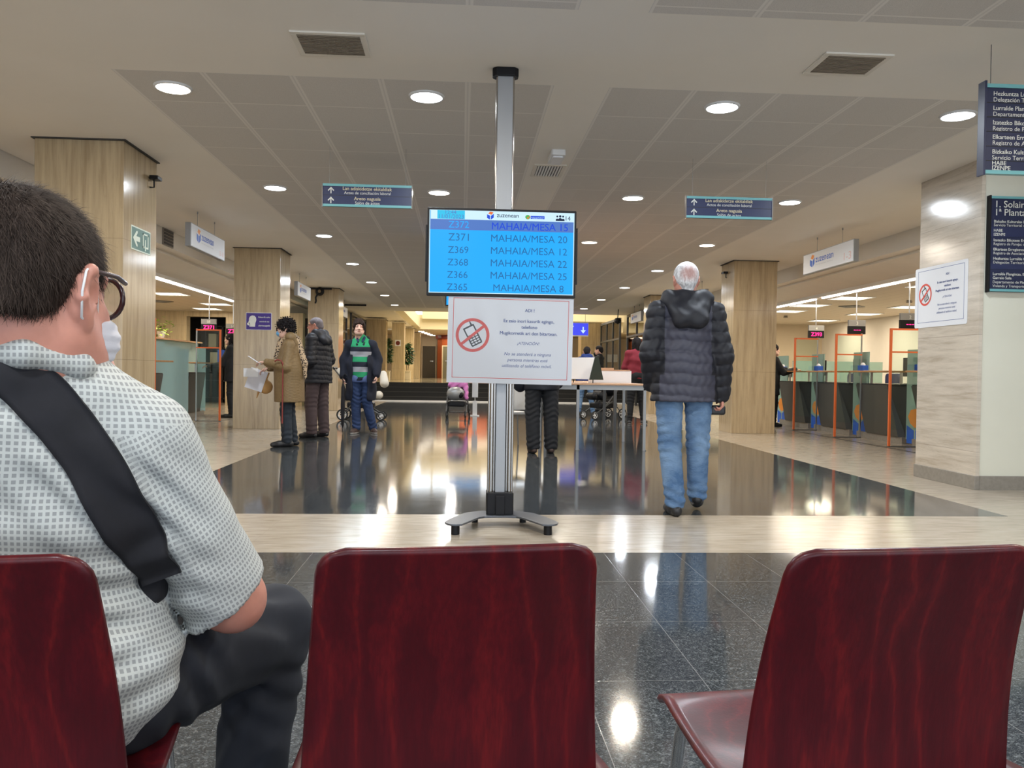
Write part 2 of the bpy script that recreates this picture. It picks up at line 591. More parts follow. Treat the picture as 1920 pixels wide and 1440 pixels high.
def m_travertine(name, base, dark, vertical=True, rough=.16):
    t = NT(name)
    P, x, y, z = t.geo()
    sc = (9, 9, .55) if vertical else (.8, .8, 9)
    a = t.noise(t.vec(P, sc), 2.2, 6, .65, .25)
    b = t.noise(t.vec(P, (sc[0] * 3, sc[1] * 3, sc[2] * 3)), 3.5, 5, .75, .3)
    lt = tuple(min(1, c * 1.18) for c in base)
    c = t.ramp(a, [(.28, dark), (.5, base), (.72, lt)])
    c = t.mix(t.math('MULTIPLY', t.ramp(b, [(.58, 0.0), (.74, 1.0)]), .55), c, tuple(q * .72 for q in dark))
    jz = t.line(z, 2.12 if vertical else 1.4, 1.06, .004)
    c = t.mix(t.math('MULTIPLY', jz, .6), c, tuple(q * .5 for q in dark))
    t.p(Base_Color=c, Roughness=rough)
    t.bump(b, .06, .003)
    return t.m

def m_redwood():
    t = NT('red_stained_plywood')
    co, x, y, z = t.obj()
    wv = t.n('ShaderNodeTexWave', wave_type='BANDS', bands_direction='X')
    inf = t.n('ShaderNodeObjectInfo')
    sh = t.n('ShaderNodeVectorMath', operation='ADD'); t.t.links.new(co, sh.inputs[0])
    cbv = t.n('ShaderNodeCombineXYZ'); t.set(cbv.inputs[0], t.math('MULTIPLY', inf.outputs['Random'], 7)); t.set(cbv.inputs[2], t.math('MULTIPLY', inf.outputs['Random'], 3)); t.t.links.new(cbv.outputs[0], sh.inputs[1])
    vv = t.vec(sh.outputs[0], (1, 1, .16))
    t.t.links.new(vv, wv.inputs['Vector'])
    wv.inputs['Scale'].default_value = 5.5; wv.inputs['Distortion'].default_value = 16; wv.inputs['Detail'].default_value = 3
    wv.inputs['Detail Scale'].default_value = 1.1; wv.inputs['Detail Roughness'].default_value = .55
    fine = t.noise(t.vec(sh.outputs[0], (38, 38, 1.1)), 5, 4, .65)
    fine = t.ramp(fine, [(.35, 0.0), (.65, 1.0)])
    big = t.noise(t.vec(sh.outputs[0], (2.2, 2.2, .9)), 3.4, 3, .5, 1.0)
    c = t.ramp(wv.outputs[0], [(.0, (.050, .0022, .005)), (.6, (.062, .0026, .006)), (.92, (.074, .0031, .006)), (.99, (.105, .005, .007))])
    c = t.mix(t.ramp(big, [(.52, 0.0), (.56, .55)]), c, (.095, .004, .007))
    c = t.mix(t.math('MULTIPLY', fine, .55), c, (.030, .0018, .004))
    t.p(Base_Color=c, Roughness=.38, Coat_Weight=.10, Coat_Roughness=.15)
    t.b.inputs['Specular IOR Level'].default_value = .28
    t.bump(fine, .05, .002)
    return t.m

def m_shirt():
    """seersucker shirt: white grid lines round small grey cells, from the UV map in metres"""
    t = NT('white_grid_shirt')
    uv = t.n('ShaderNodeUVMap', uv_map='cloth'); sx = t.n('ShaderNodeSeparateXYZ'); t.t.links.new(uv.outputs[0], sx.inputs[0])
    P = t.obj()[0]
    wob = t.math('MULTIPLY', t.math('SUBTRACT', t.noise(P, 12, 2), .5), .006)
    u = t.math('ADD', sx.outputs[0], wob); v = t.math('ADD', sx.outputs[1], wob)
    l1 = t.line(u, 0, .0072, .0030); l2 = t.line(v, 0, .0084, .0034)
    f = t.math('MAXIMUM', l1, l2)
    c = t.mix(f, (.28, .29, .29), (.50, .52, .50))
    t.p(Base_Color=c, Roughness=.85)
    t.bump(f, .25, .0015)
    return t.m

def m_quilt(name, col, rough=.45, sheen=0):
    return plain(name, col, rough, noise=.12, nscale=14, bump=.25, sheen=sheen)

def m_denim(name, col, light):
    t = NT(name)
    co = t.obj()[0]
    a = t.noise(co, 5, 3, .55, .3); b = t.noise(co, 260, 2)
    wr = t.noise(t.vec(co, (2, 2, 5)), 7, 3, .6, 1.2)
    c = t.ramp(a, [(.35, col), (.65, light)])
    c = t.mix(t.math('MULTIPLY', t.ramp(wr, [(.5, 0.0), (.62, 1.0)]), .25), c, light)
    c = t.mix(t.math('MULTIPLY', b, .3), c, tuple(q * .6 for q in col))
    t.p(Base_Color=c, Roughness=.9)
    t.bump(t.math('ADD', t.math('MULTIPLY', wr, 1.0), t.math('MULTIPLY', b, .05)), .5, .012)
    return t.m

def m_hair(name, a, b, scale=60):
    t = NT(name)
    co = t.obj()[0]
    n = t.noise(t.vec(co, (1, .35, .35)), scale, 4, .7, .4)
    n2 = t.noise(co, 9, 3, .6)
    c = t.mix(n2, t.ramp(n, [(.35, a), (.7, b)]), a)
    t.p(Base_Color=c, Roughness=.75)
    t.b.inputs['Specular IOR Level'].default_value = .2
    t.bump(n, .6, .004)
    return t.m

def m_skin(name, col):
    t = NT(name)
    co = t.obj()[0]
    n = t.noise(co, 18, 4, .6)
    c = t.ramp(n, [(.3, tuple(q * .86 for q in col)), (.7, tuple(min(1, q * 1.08) for q in col))])
    t.p(Base_Color=c, Roughness=.5)
    t.b.inputs['Subsurface Weight'].default_value = .08
    t.b.inputs['Subsurface Radius'].default_value = (.02, .008, .004)
    return t.m

def m_leopard():
    t = NT('leopard_print_scarf')
    co = t.obj()[0]
    vo = t.n('ShaderNodeTexVoronoi'); t.t.links.new(co, vo.inputs['Vector']); vo.inputs['Scale'].default_value = 42
    f = t.ramp(vo.outputs['Distance'], [(.36, 1.0), (.46, 0.0)])
    t.p(Base_Color=t.mix(f, (.50, .37, .24), (.03, .02, .016)), Roughness=.9)
    return t.m

def m_knit_stripes():
    t = NT('green_grey_navy_striped_knit')
    co, x, y, z = t.obj()
    navy = (.012, .016, .032); green = (.02, .30, .13); grey = (.36, .37, .42)
    # bands by height on the wearer (metres above the floor)
    bands = [(1.36, green), (1.285, navy), (1.205, grey), (1.125, green), (1.045, navy), (.965, grey), (.885, green), (.80, navy)]
    c = t.mix(t.math('GREATER_THAN', z, 1.36), bands[1][1], green)
    lows = [1.285, 1.205, 1.125, 1.045, .965, .885, .80]
    cols = [navy, grey, green, navy, grey, green, navy]
    ups = [1.36] + lows[:-1]
    for lo, up, cc in zip(lows, ups, cols):
        c = t.mix(t.between(z, lo, up), c, cc)
    t.p(Base_Color=c, Roughness=.9)
    t.bump(t.noise(co, 200, 2), .3, .002)
    return t.m

def m_louver():
    t = NT('office_light_louver')
    co, x, y, z = t.geo()
    g = t.math('MAXIMUM', t.line(x, 0, .075, .018), t.line(y, 0, .11, .018))
    t.p(Base_Color=(.5, .5, .45))
    t.t.links.new(t.mix(g, (1.0, .93, .76), (.28, .25, .19)), t.b.inputs['Emission Color'])
    t.b.inputs['Emission Strength'].default_value = 1.7
    return t.m

def m_lamella():
    t = NT('slatted_office_ceiling')
    co, x, y, z = t.geo()
    l = t.line(x, 0, .30, .012)
    t.p(Base_Color=t.mix(t.math('MULTIPLY', l, .6), (.72, .64, .52), (.40, .34, .27)), Roughness=.6)
    return t.m

M = {}
M['floor'] = m_floor(); M['ceil'] = m_ceiling()
M['trav'] = m_travertine('travertine_pillar', (.46, .355, .22), (.33, .24, .14))
M['trav_h'] = m_travertine('travertine_cladding_across', (.60, .53, .44), (.45, .375, .29), False)
M['trav_far'] = m_travertine('warm_travertine_wall', (.55, .44, .27), (.40, .30, .17), rough=.4)
M['plaster'] = plain('cream_plaster', (.82, .77, .69), .7, noise=.03, nscale=2)
M['white_wall'] = plain('pale_green_white_wall', (.72, .71, .60), .55, noise=.02, nscale=2)
M['beige_wall'] = plain('warm_beige_wall', (.62, .52, .38), .6, noise=.04, nscale=2)
M['atrium'] = plain('atrium_cream', (.80, .72, .52), .6)
M['skirt'] = plain('grey_stone_skirting', (.26, .235, .20), .35, noise=.12, nscale=25)
M['shadow_trim'] = plain('dark_shadow_gap', (.05, .045, .04), .7)
M['lamella'] = m_lamella(); M['louver'] = m_louver()
M['red'] = m_redwood()
M['alu'] = plain('brushed_aluminium', (.62, .63, .65), .28, 1.0)
M['alu_face'] = plain('satin_aluminium', (.36, .37, .385), .42, .6)
M['rail'] = plain('polished_fluted_rail', (.40, .375, .35), .16, 1.0)
M['chrome'] = plain('chrome', (.85, .86, .88), .1, 1.0)
M['steel'] = plain('grey_painted_steel', (.30, .30, .295), .42, .5)
M['dsteel'] = plain('dark_steel', (.09, .09, .09), .45, .4)
M['gunmetal'] = plain('gunmetal_base', (.11, .12, .14), .4, .6, noise=.06, nscale=120)
M['black'] = plain('black_plastic', (.008, .008, .010), .42, spec=.25)
M['matblack'] = plain('black_cloth', (.012, .012, .016), .9, noise=.2, nscale=20, bump=.2)
M['rubber'] = plain('black_rubber', (.02, .02, .02), .8)
M['white'] = plain('white_plastic', (.78, .78, .78), .4)
M['paper'] = plain('white_paper', (.80, .81, .84), .5)
M['orange'] = plain('orange_lacquered_steel', (.80, .17, .045), .4)
M['wood'] = plain('light_brown_wood', (.46, .24, .10), .45, noise=.15, nscale=20)
M['tabletop'] = plain('beech_tabletop', (.55, .32, .18), .35, noise=.1, nscale=12)
M['counter'] = plain('charcoal_counter_panel', (.060, .057, .048), .5)
M['counter_d'] = plain('black_counter_panel', (.008, .008, .008), .4)
M['teal_glass'] = frosted('frosted_green_glass', (.40, .56, .50), .72)
M['teal_glass2'] = frosted('frosted_blue_glass', (.42, .60, .60), .75)
M['glass'] = glass('clear_glass')
M['glass_s'] = glass('storefront_glass', (.86, .93, .88), .03, .3)
M['navy'] = plain('navy_sign', (.012, .018, .060), .35)
M['navy2'] = plain('navy_sign_strip', (.018, .026, .085), .35)
M['aqua'] = plain('aqua_sign_edge', (.16, .42, .44), .4)
M['ink_w'] = plain('white_lettering', (.72, .72, .66), .5)
M['ink_y'] = plain('cream_lettering', (.62, .54, .36), .5)
M['ink_b'] = plain('blue_lettering', (.015, .055, .27), .5)
M['ink_k'] = plain('black_print', (.01, .01, .01), .5)
M['ink_r'] = plain('red_print', (.72, .06, .035), .5)
M['logo_o'] = plain('logo_orange', (.90, .30, .04), .45)
M['logo_b'] = plain('logo_blue', (.02, .12, .58), .45)
M['pink_num'] = plain('faded_pink_numbers', (.75, .48, .45), .5)
M['grey_txt'] = plain('pale_grey_print', (.55, .56, .60), .5)
M['purple'] = plain('purple_sign', (.055, .028, .22), .4)
M['bsign'] = emis('lit_blue_sign', (.05, .06, .62), 1.0)
M['green_sign'] = plain('green_exit_sign', (.012, .12, .09), .4)
M['sign_lum'] = plain('pale_green_luminous', (.70, .78, .66), .5)
M['led_red'] = emis('red_led_digits', (1.0, .02, .16), 2.6)
M['scr_blue'] = emis('screen_blue', (.016, .40, 1.0), 0.72)
M['scr_white'] = emis('screen_white', (.62, .86, 1.0), 0.70)
M['scr_band'] = emis('screen_band', (.09, .20, .56), 0.68)
M['scr_cyan'] = emis('screen_cyan', (.03, .55, .85), 0.68)
M['scr_txt'] = emis('screen_text', (.02, .17, .42), 0.61)
M['scr_txt2'] = emis('screen_text_bright', (.02, .08, .70), 0.68)
M['scr_dk'] = emis('screen_dark', (.015, .025, .06), 0.61)
M['scr_or'] = emis('screen_logo_orange', (.85, .18, .05), 0.68)
M['scr_gr'] = emis('screen_emblem_green', (.12, .50, .12), 0.61)
M['leaf'] = plain('glossy_green_leaf', (.018, .065, .015), .4, noise=.4, nscale=6)
M['leaf_l'] = plain('yellow_green_leaf', (.25, .38, .06), .45, noise=.3, nscale=6)
M['bark'] = plain('thin_brown_stem', (.10, .065, .035), .8)
M['planter'] = plain('cream_planter', (.62, .56, .42), .5)
M['stair'] = plain('black_stair_covering', (.012, .011, .010), .75)
M['stair_edge'] = plain('stair_nosing', (.018, .016, .014), .6)
M['door'] = plain('dark_brown_door', (.075, .062, .045), .5)
M['door_g'] = plain('grey_green_door', (.16, .155, .105), .5)
M['terra'] = plain('orange_curved_wall', (.62, .15, .05), .55)
M['terra_d'] = plain('dark_red_fascia', (.15, .02, .012), .5)
# ---------------------------------------------------------------- the building
H = 2.98
struct('floor', MB().box(-12, 13, -5, 26.35, -.12, 0), M['floor'])
struct('ceiling', MB().box(-4.27, 5.93, -5, 27.1, H, H + .15), M['ceil'])
# bulkheads stepping down to the lower office ceilings on both sides
def bulkhead(s):
    f = lambda x: x if s > 0 else 1.65 - x
    pts = [(5.93, H + .15), (5.93, 2.735), (6.14, 2.735), (6.14, 2.70), (6.72, 2.56), (6.72, 2.50), (6.86, 2.50), (6.86, H + .15)]
    pts = [(f(x), z) for x, z in pts]
    return MB().prism(pts, -5, 27.1, 'y')
struct('trim_1', bulkhead(1), M['plaster'])
struct('trim_2', bulkhead(-1), M['plaster'])
struct('ceiling', MB().box(6.86, 11.2, -5, 27.1, 2.5, 2.65), M['lamella'])
struct('ceiling', MB().box(-9.6, -5.21, -5, 27.1, 2.5, 2.65), M['lamella'])
# side and end walls of the two office areas
struct('wall_right', MB().box(10.45, 10.6, 7.9, 23.2, 0, 2.5), M['plaster'])
struct('wall_right', MB().box(5.93, 10.6, 22.9, 23.1, 0, 2.5), M['beige_wall'])
struct('wall_right', MB().box(4.66, 6.6, 6.985, 7.93, 0, H), M['white_wall'])
struct('wall_right', MB().box(6.6, 10.6, 7.75, 7.9, 0, 2.5), M['plaster'])
struct('wall_right', MB().box(11.0, 11.2, -5, 7.9, 0, 2.5), M['plaster'])
struct('baseboard_right', MB().box(4.655, 6.6, 6.965, 6.985, 0, .125), M['skirt'])
struct('wall_left', MB().box(-9.0, -8.85, -5, 26, 0, 2.5), M['beige_wall'])
struct('wall_left', MB().box(-8.85, -7.36, 22, 22.3, 0, 2.5).box(-6.33, -4.3, 22, 22.3, 0, 2.5).box(-7.36, -6.33, 22, 22.3, 2.36, 2.5), M['trav_far'])
struct('wall_left', MB().box(-8.85, -4.3, 24.2, 24.4, 0, 2.5), M['stair'])
# pillars: travertine cladding under a dark shadow gap
def pillar(x0, x1, y0, y1, label, mat='trav', z0=0, group=None):
    t = thing('pillar', label, 'column', ((x0 + x1) / 2, (y0 + y1) / 2, z0), 0, group)
    MB().box(x0, x1, y0, y1, z0, H - .010).build('stone_cladding', M[mat], t, bevel=.004, world=True)
    MB().box(x0 - .022, x1 + .022, y0 - .022, y1 + .022, H - .010, H).build('top_trim', M['shadow_trim'], t, world=True)
    return t
pillar(-3.735, -2.98, 7.27, 8.03, 'nearest travertine pillar on the left, behind the seated man, with the green exit sign')
pillar(-3.76, -3.01, 13.5, 14.25, 'travertine pillar on the left bearing the purple notice')
pillar(-3.76, -3.02, 19.85, 20.6, 'travertine pillar on the left behind the man in the navy padded jacket')
pillar(-3.78, -3.0, 31.7, 32.4, 'brown travertine pillar at the far left end of the aisle, beyond the steps', z0=.6)
pillar(4.64, 5.40, 13.62, 14.3, 'travertine pillar right of the walking white-haired man')
pillar(4.66, 5.40, 19.9, 20.6, 'travertine pillar half hidden behind the shoulder of the walking man')
pillar(4.63, 5.42, 31.4, 32.2, 'brown travertine pillar at the far right end, beside the lit blue sign', z0=.6)
t = thing('pillar', 'wide travertine pillar at the right with a laminated phone ban notice and grey skirting', 'column', (4.64, 7.46, 0))
MB().box(4.625, 4.66, 6.975, 7.94, .125, H).build('stone_cladding', M['trav_h'], t, world=True)
MB().box(4.61, 4.66, 6.965, 7.95, 0, .125).build('skirting', M['skirt'], t, bevel=.003, world=True)

# steps up to the atrium
t = thing('steps', 'broad black steps rising to the lit hall at the far end', 'stairs', (.8, 26.6, 0))
b = MB(); e = MB()
for k in range(4):
    b.box(-3.0, 5.4, 26.35 + .3 * k, 27.54, .15 * k, .15 * k + (.15 if k < 3 else .149))
    e.box(-3.0, 5.4, 26.34 + .3 * k, 26.37 + .3 * k, .15 * k + .13, .15 * k + .153)
b.build('treads', M['stair'], t, world=True)
e.build('nosing', M['stair_edge'], t, world=True)
MB().box(-3.0, 5.4, 26.27, 26.34, 0, .035).build('edge_strip', M['white'], t, world=True)
ZU = .60
MFU = m_travertine('pale_hall_floor', (.50, .42, .28), (.42, .34, .22), False, .08)
struct('floor', MB().box(-12, 14, 27.55, 52, ZU - .1, ZU), MFU)
struct('wall_left', MB().box(-12, -3.02, 26.37, 27.55, -.1, ZU), M['stair'])
struct('wall_right', MB().box(5.42, 14, 26.37, 27.55, -.1, ZU), M['stair'])
# atrium: cream stepped fascias around a tall daylit well
struct('trim_3', MB().box(-2.3, 8, 40.0, 40.5, 3.05, 3.75).box(-2.0, 8, 39.7, 40.0, 3.55, 4.2).box(-2.6, -2.1, 27.2, 40.5, 3.1, 3.6), M['atrium'])
struct('ceiling', MB().box(-12, -2.4, 27.1, 40.2, 3.05, 3.2), M['plaster'])
struct('ceiling', MB().box(-12, 14, 40.3, 52, 3.0, 3.1), M['beige_wall'])
struct('wall_back', MB().box(-12, 14, 46.2, 46.4, ZU, 3.0), M['beige_wall'])
struct('wall_back', MB().box(-12, 14, 41.0, 41.2, 6.6, 7.6).box(-12, -4, 41.0, 41.2, 3.1, 6.6).box(5, 14, 41.0, 41.2, 3.1, 6.6), M['atrium'])
struct('ceiling', MB().box(-2.6, 14, 27.1, 41.2, 7.6, 7.8), M['atrium'])
struct('wall_front', MB().box(-12, 14, 26.95, 27.1, H + .15, 7.8), M['atrium'])
struct('wall_left', MB().box(-2.7, -2.6, 27.1, 41, 3.2, 7.8), M['atrium'])
struct('wall_left', MB().box(-12, -11.8, 26, 47, 0, 7.8), M['beige_wall'])
struct('wall_right', MB().box(13.8, 14, 26, 47, 0, 7.8), M['beige_wall'])
# daylit window band high in the atrium (seen mirrored in the polished floor)
M['daylight'] = emis('daylit_window_pane', (.86, .93, 1.0), 2.6)
wnd = thing('window_1', None, None, (0, 41, 3.8)); wnd['kind'] = 'structure'; 
fr = MB()
for k in range(9):
    x = -3.6 + k * 1.06
    fr.box(x - .04, x + .04, 40.9, 41.0, 3.75, 5.6)
fr.box(-3.7, 5, 40.9, 41.0, 3.75, 3.84).box(-3.7, 5, 40.9, 41.0, 5.55, 5.65)
fr.build('window_frame', M['white'], wnd, world=True)
MB().box(-3.7, 5, 41.02, 41.05, 3.8, 6.6).build('pane', M['daylight'], wnd, world=True)
# far hall fittings
pillar(-2.93, -2.42, 33.6, 34.2, 'pale yellow travertine pillar in the far hall bearing a small red plate', 'trav_far', ZU)
pillar(-2.72, -2.3, 38.0, 38.5, 'travertine pillar in the far hall behind the leafy plant', 'trav_far', ZU)
pillar(-2.52, -2.2, 42.0, 42.4, 'farthest travertine pillar, beside the dark door', 'trav_far', ZU)
def far_door(name, x0, x1, y, z1, mat, kx):
    t = thing(name, None, None, ((x0 + x1) / 2, y, ZU)); t['kind'] = 'structure'
    MB().box(x0, x1, y, y + .06, ZU, z1).build('door_leaf', M[mat], t, world=True)
    MB().box(x0 - .06, x0, y - .02, y + .08, ZU, z1 + .06).box(x1, x1 + .06, y - .02, y + .08, ZU, z1 + .06).box(x0, x1, y - .02, y + .08, z1, z1 + .06).build('door_frame', M['beige_wall'], t, world=True)
    MB().cyl((kx, y - .06, ZU + .95), .035, .06, 12, 'y').box(kx - .15, kx, y - .08, y - .05, ZU + .94, ZU + .97).build('door_handle', M['alu'], t, world=True)
far_door('door_1', -2.28, -1.54, 46.1, 2.40, 'door', -1.70)
t = thing('curved_wall', 'curved orange wall with a dark red fascia at the end of the hall', 'wall', (0, 45.5, ZU))
pts = [(-1.42, 45.6), (-1.15, 45.1), (-.7, 44.8), (.2, 44.6), (1.4, 44.6), (1.4, 46), (-1.42, 46)]
MB().prism(pts, ZU, 2.95, 'z').build('wall_panel', M['terra'], t, world=True)
pts2 = [(-1.5, 45.55), (-1.2, 45.0), (-.72, 44.7), (.2, 44.5), (1.4, 44.5), (1.4, 46), (-1.5, 46)]
MB().prism(pts2, 2.80, 3.0, 'z').build('fascia', M['terra_d'], t, world=True)
far_door('door_2', -1.08, -.2, 44.5, 2.35, 'door_g', -.8)

# ---- glazed shopfronts between the last pillars on both sides
def storefront(x, y0, y1, name, nm, z1=2.9):
    t = thing(name, None, None, (x, (y0 + y1) / 2, 0)); t['kind'] = 'structure'
    f = MB()
    f.box(x - .04, x + .04, y0, y1, z1 - .05, z1 + .03).box(x - .04, x + .04, y0, y1, 2.18, 2.24)
    k = nm
    for i in range(k + 1):
        yy = y0 + (y1 - y0) * i / k
        f.box(x - .035, x + .035, yy - .03, yy + .03, 0, z1)
    f.build('window_frame', M['dsteel'], t, world=True)
    MB().box(x - .006, x + .006, y0, y1, 0, z1).build('pane', M['glass_s'], t, world=True)
storefront(-3.76, 20.6, 26.3, 'window_2', 4)
storefront(5.42, 20.6, 26.3, 'window_3', 4)
storefront(-3.79, 27.6, 31.7, 'window_4', 3)
storefront(5.42, 27.6, 31.4, 'window_5', 3)

# ---- LED strips along both office bulkheads
M['led'] = emis('white_led_strip', (1.0, .95, .93), 9.0)
M['led_w'] = emis('warm_led_strip', (1.0, .90, .80), 5.0)
def strip(x, segs, side):
    for y0, y1, br, lab in segs:
        t = thing('strip_light', lab, 'strip light', (x, (y0 + y1) / 2, 2.5), 0, 'LED strips under the bulkheads')
        wd = .030 if br else .018
        MB().box(x - wd, x + wd, y0, y1, 2.475, 2.499).build('diffuser', M['led'], t, world=True)
        MB().box(x - wd - .01, x + wd + .01, y0, y1, 2.499, 2.515).build('housing', M['white'], t, world=True)
strip(6.79, [(8.2, 11.5, 1, 'brighter nearer LED strip light above the right-hand counters'), (11.52, 14.9, 0, 'thinner LED strip light above the right-hand counters, running on behind the pillar'), (15.2, 19.5, 0, 'far LED strip light over the right-hand offices, behind the pillar')], 1)
strip(-5.14, [(9, 12.2, 1, 'LED strip light over the left counters, behind the nearest pillar'), (12.22, 15.2, 1, 'brighter LED strip light above the left-hand counters'), (15.22, 18.4, 0, 'thinner LED strip light above the left-hand counters, running behind the pillar'), (20.5, 24, 1, 'short far LED strip light seen between two left pillars')], -1)

# ---- round ceiling downlights, 3.1 m apart
M['lampW'] = emis('warm_lamp_disc', (1.0, .90, .74), 9.0)
M['lampC'] = emis('cool_lamp_disc', (.88, .94, 1.0), 9.0)
LX = [-2.07, -.285, 1.885, 3.69]
kinds = {0: 'WCCC', 1: 'CWWC', 2: 'CWWW', 3: 'CCWC', 4: 'CWWC', 5: 'WCWW', 6: 'WWWW', -1: 'CWCW', -2: 'WCWC'}
rowname = {0: 'nearest row in view', 1: 'second row', 2: 'third row', 3: 'fourth row', 4: 'fifth row', 5: 'sixth row', 6: 'last row before the steps', -1: 'row just above the red chairs', -2: 'row behind the red chairs'}
colname = ['left edge', 'left of the display pole', 'right of the display pole', 'right edge']
for r in range(-2, 7):
    for c in range(4):
        y = 5.87 + 3.115 * r if r >= 0 else (2.53, -.58)[-r - 1]
        k = kinds[r][c]
        t = thing('ceiling_downlight', 'round %s ceiling light, %s, %s' % ('warm' if k == 'W' else 'cool', rowname[r], colname[c]), 'ceiling light', (LX[c], y, H), 0, 'round ceiling downlights')
        b = MB(); b.cyl((0, 0, -.012), .112, .006, 32)
        b.build('diffuser', M['lamp' + k], t)
        b = MB(); b.lathe([(.112, -.004), (.114, -.014), (.126, -.012), (.130, 0)], 32); b.build('rim', M['white'], t)
        ld = bpy.data.lights.new('lamp', 'AREA'); ld.shape = 'DISK'; ld.size = .22
        ld.energy = LAMP_W * (1.0 if r >= 0 else 1.3); ld.color = WARM if k == 'W' else COOL
        lo = bpy.data.objects.new('lamp', ld); C.collection.objects.link(lo)
        lo.parent = t; lo.location = (0, 0, -.02)

# ---- recessed louvred lights of the office ceilings
def troffer(x, y, lab, sx=.6, sy=.6, power=None):
    t = thing('office_ceiling_light', lab, 'ceiling light', (x, y, 2.5), 0, 'square louvred office lights')
    MB().box(-sx / 2, sx / 2, -sy / 2, sy / 2, -.008, -.002).build('louver', M['louver'], t)
    b = MB()
    for a in ((-sx / 2 - .02, -sx / 2, -sy / 2, sy / 2), (sx / 2, sx / 2 + .02, -sy / 2, sy / 2), (-sx / 2 - .02, sx / 2 + .02, -sy / 2 - .02, -sy / 2), (-sx / 2 - .02, sx / 2 + .02, sy / 2, sy / 2 + .02)): b.box(*a, -.014, 0)
    b.build('frame', M['white'], t)
    ld = bpy.data.lights.new('lamp', 'AREA'); ld.shape = 'RECTANGLE'; ld.size = sx; ld.size_y = sy
    ld.energy = TROF_W if power is None else power; ld.color = (1.0, .84, .62)
    lo = bpy.data.objects.new('lamp', ld); C.collection.objects.link(lo); lo.parent = t; lo.location = (0, 0, -.02)
for i, (x, y) in enumerate([(7.3, 16.6), (7.35, 14.9), (9.4, 16.5), (7.5, 18.2), (9.5, 18.6), (9.6, 21), (7.5, 21), (7.6, 12.6), (9.4, 13.4), (7.6, 10.2)]):
    troffer(x, y, 'square louvred light in the right office ceiling, %s' % ['above the gap between displays 3 and 4', 'nearest the LED strip', 'over the back of counter 3', 'above counter 4', 'near the back wall', 'in the far corner', 'by the far wall', 'behind the wide pillar', 'right of display 3', 'out of sight behind the wide pillar'][i])
for i, (x, y) in enumerate([(-6.2, 14.2), (-6.0, 16.9), (-7.8, 17.8), (-5.8, 19.4), (-7.6, 13.4), (-6.5, 21.0), (-6.6, 10.6)]):
    troffer(x, y, 'square louvred light in the left office ceiling, %s' % ['nearest the travertine pillar', 'midway along', 'over the back wall', 'above the black-clad visitor', 'behind the seated man', 'by the dark shelves', 'hidden behind the nearest pillar'][i])
for x, y, s in ((9, 15.6, 'r'), (-6.9, 18.9, 'l')):
    t = thing('air_diffuser', 'flat square air diffuser in the %s office ceiling' % ('right' if s == 'r' else 'left'), 'vent', (x if s == 'l' else 8.2, y if s == 'l' else 16.6, 2.5))
    b = MB()
    for q in (.28, .2, .12): b.torus((0, 0, -.008), q, .012, n=4, m=6)
    b.box(-.05, .05, -.05, .05, -.015, 0)
    b.build('vent_rings', M['steel'], t)
for x, y in ((8.6, 15.1), (8.0, 19.6)):
    t = thing('smoke_detector', 'small grey smoke detector on the right office ceiling, %s' % ('right of the louvred lights' if y < 16 else 'near the beige end wall'), 'smoke detector', (x, y, 2.5))
    MB().lathe([(.0, -.055), (.05, -.05), (.06, -.03), (.035, -.025), (.05, 0)], 20).build('housing', M['skirt'], t)

# area light for the daylit hall beyond the steps: daylight entering its roof windows
ld = bpy.data.lights.new('hall_skylight', 'AREA'); ld.shape = 'RECTANGLE'; ld.size = 9; ld.size_y = 8
ld.energy = ATRIUM_W; ld.color = (1.0, .89, .70)
lo = bpy.data.objects.new('hall_skylight', ld); C.collection.objects.link(lo); lo.location = (2.0, 34, 7.5)
for x, y in ((-5, 36), (0, 43.6)):
    ld = bpy.data.lights.new('hall_lamp', 'AREA'); ld.shape = 'RECTANGLE'; ld.size = 3; ld.size_y = 2
    ld.energy = 60; ld.color = (1.0, .84, .58)
    lo = bpy.data.objects.new('hall_lamp', ld); C.collection.objects.link(lo); lo.location = (x, y, 2.96)
for k in range(5):
    t = thing('hall_ceiling_light', 'small rectangular light in the ceiling of the far hall, number of a receding row', 'ceiling light', (-2.1 + .1 * k, 41.0 + k * 1.1, 3.0), 0, 'lights in the far hall ceiling')
    t['label'] = 'small rectangular ceiling light over the dark far door, %s of the receding row' % ['nearest', 'second', 'middle', 'fourth', 'farthest'][k]
    MB().box(-.14, .14, -.06, .06, -.03, -.005).build('diffuser', M['lampW'], t)
    MB().box(-.16, .16, -.08, .08, -.012, 0).build('frame', M['white'], t)

# ---- ceiling grilles and detector
def grille(x0, x1, y0, y1, lab, mat, along='x', n=13, z=H, cat='vent'):
    t = thing('ceiling_vent', lab, cat, ((x0 + x1) / 2, (y0 + y1) / 2, z))
    w_ = .035
    f = MB()
    f.box(x0, x1, y0, y0 + w_, z - .012, z).box(x0, x1, y1 - w_, y1, z - .012, z).box(x0, x0 + w_, y0 + w_, y1 - w_, z - .012, z).box(x1 - w_, x1, y0 + w_, y1 - w_, z - .012, z)
    f.build('frame', M['plaster'], t, bevel=.003, world=True)
    MB().box(x0 + w_, x1 - w_, y0 + w_, y1 - w_, z - .002, z - .0005).build('backing', M['dsteel'], t, world=True)
    s = MB()
    for k in range(n):
        if along == 'x':
            y = y0 + w_ + (y1 - y0 - 2 * w_) * (k + .5) / n
            s.box(x0 + w_, x1 - w_, y - .0055, y + .0035, z - .014, z - .002)
        else:
            x = x0 + w_ + (x1 - x0 - 2 * w_) * (k + .5) / n
            s.box(x - .007, x + .007, y0 + w_, y1 - w_, z - .012, z - .002)
    s.build('slats', mat, t, world=True)
M['slat'] = plain('dusty_beige_slat', (.30, .25, .19), .6)
grille(-1.04, -.60, 4.81, 5.17, 'louvred ceiling grille left of the display pole', M['slat'])
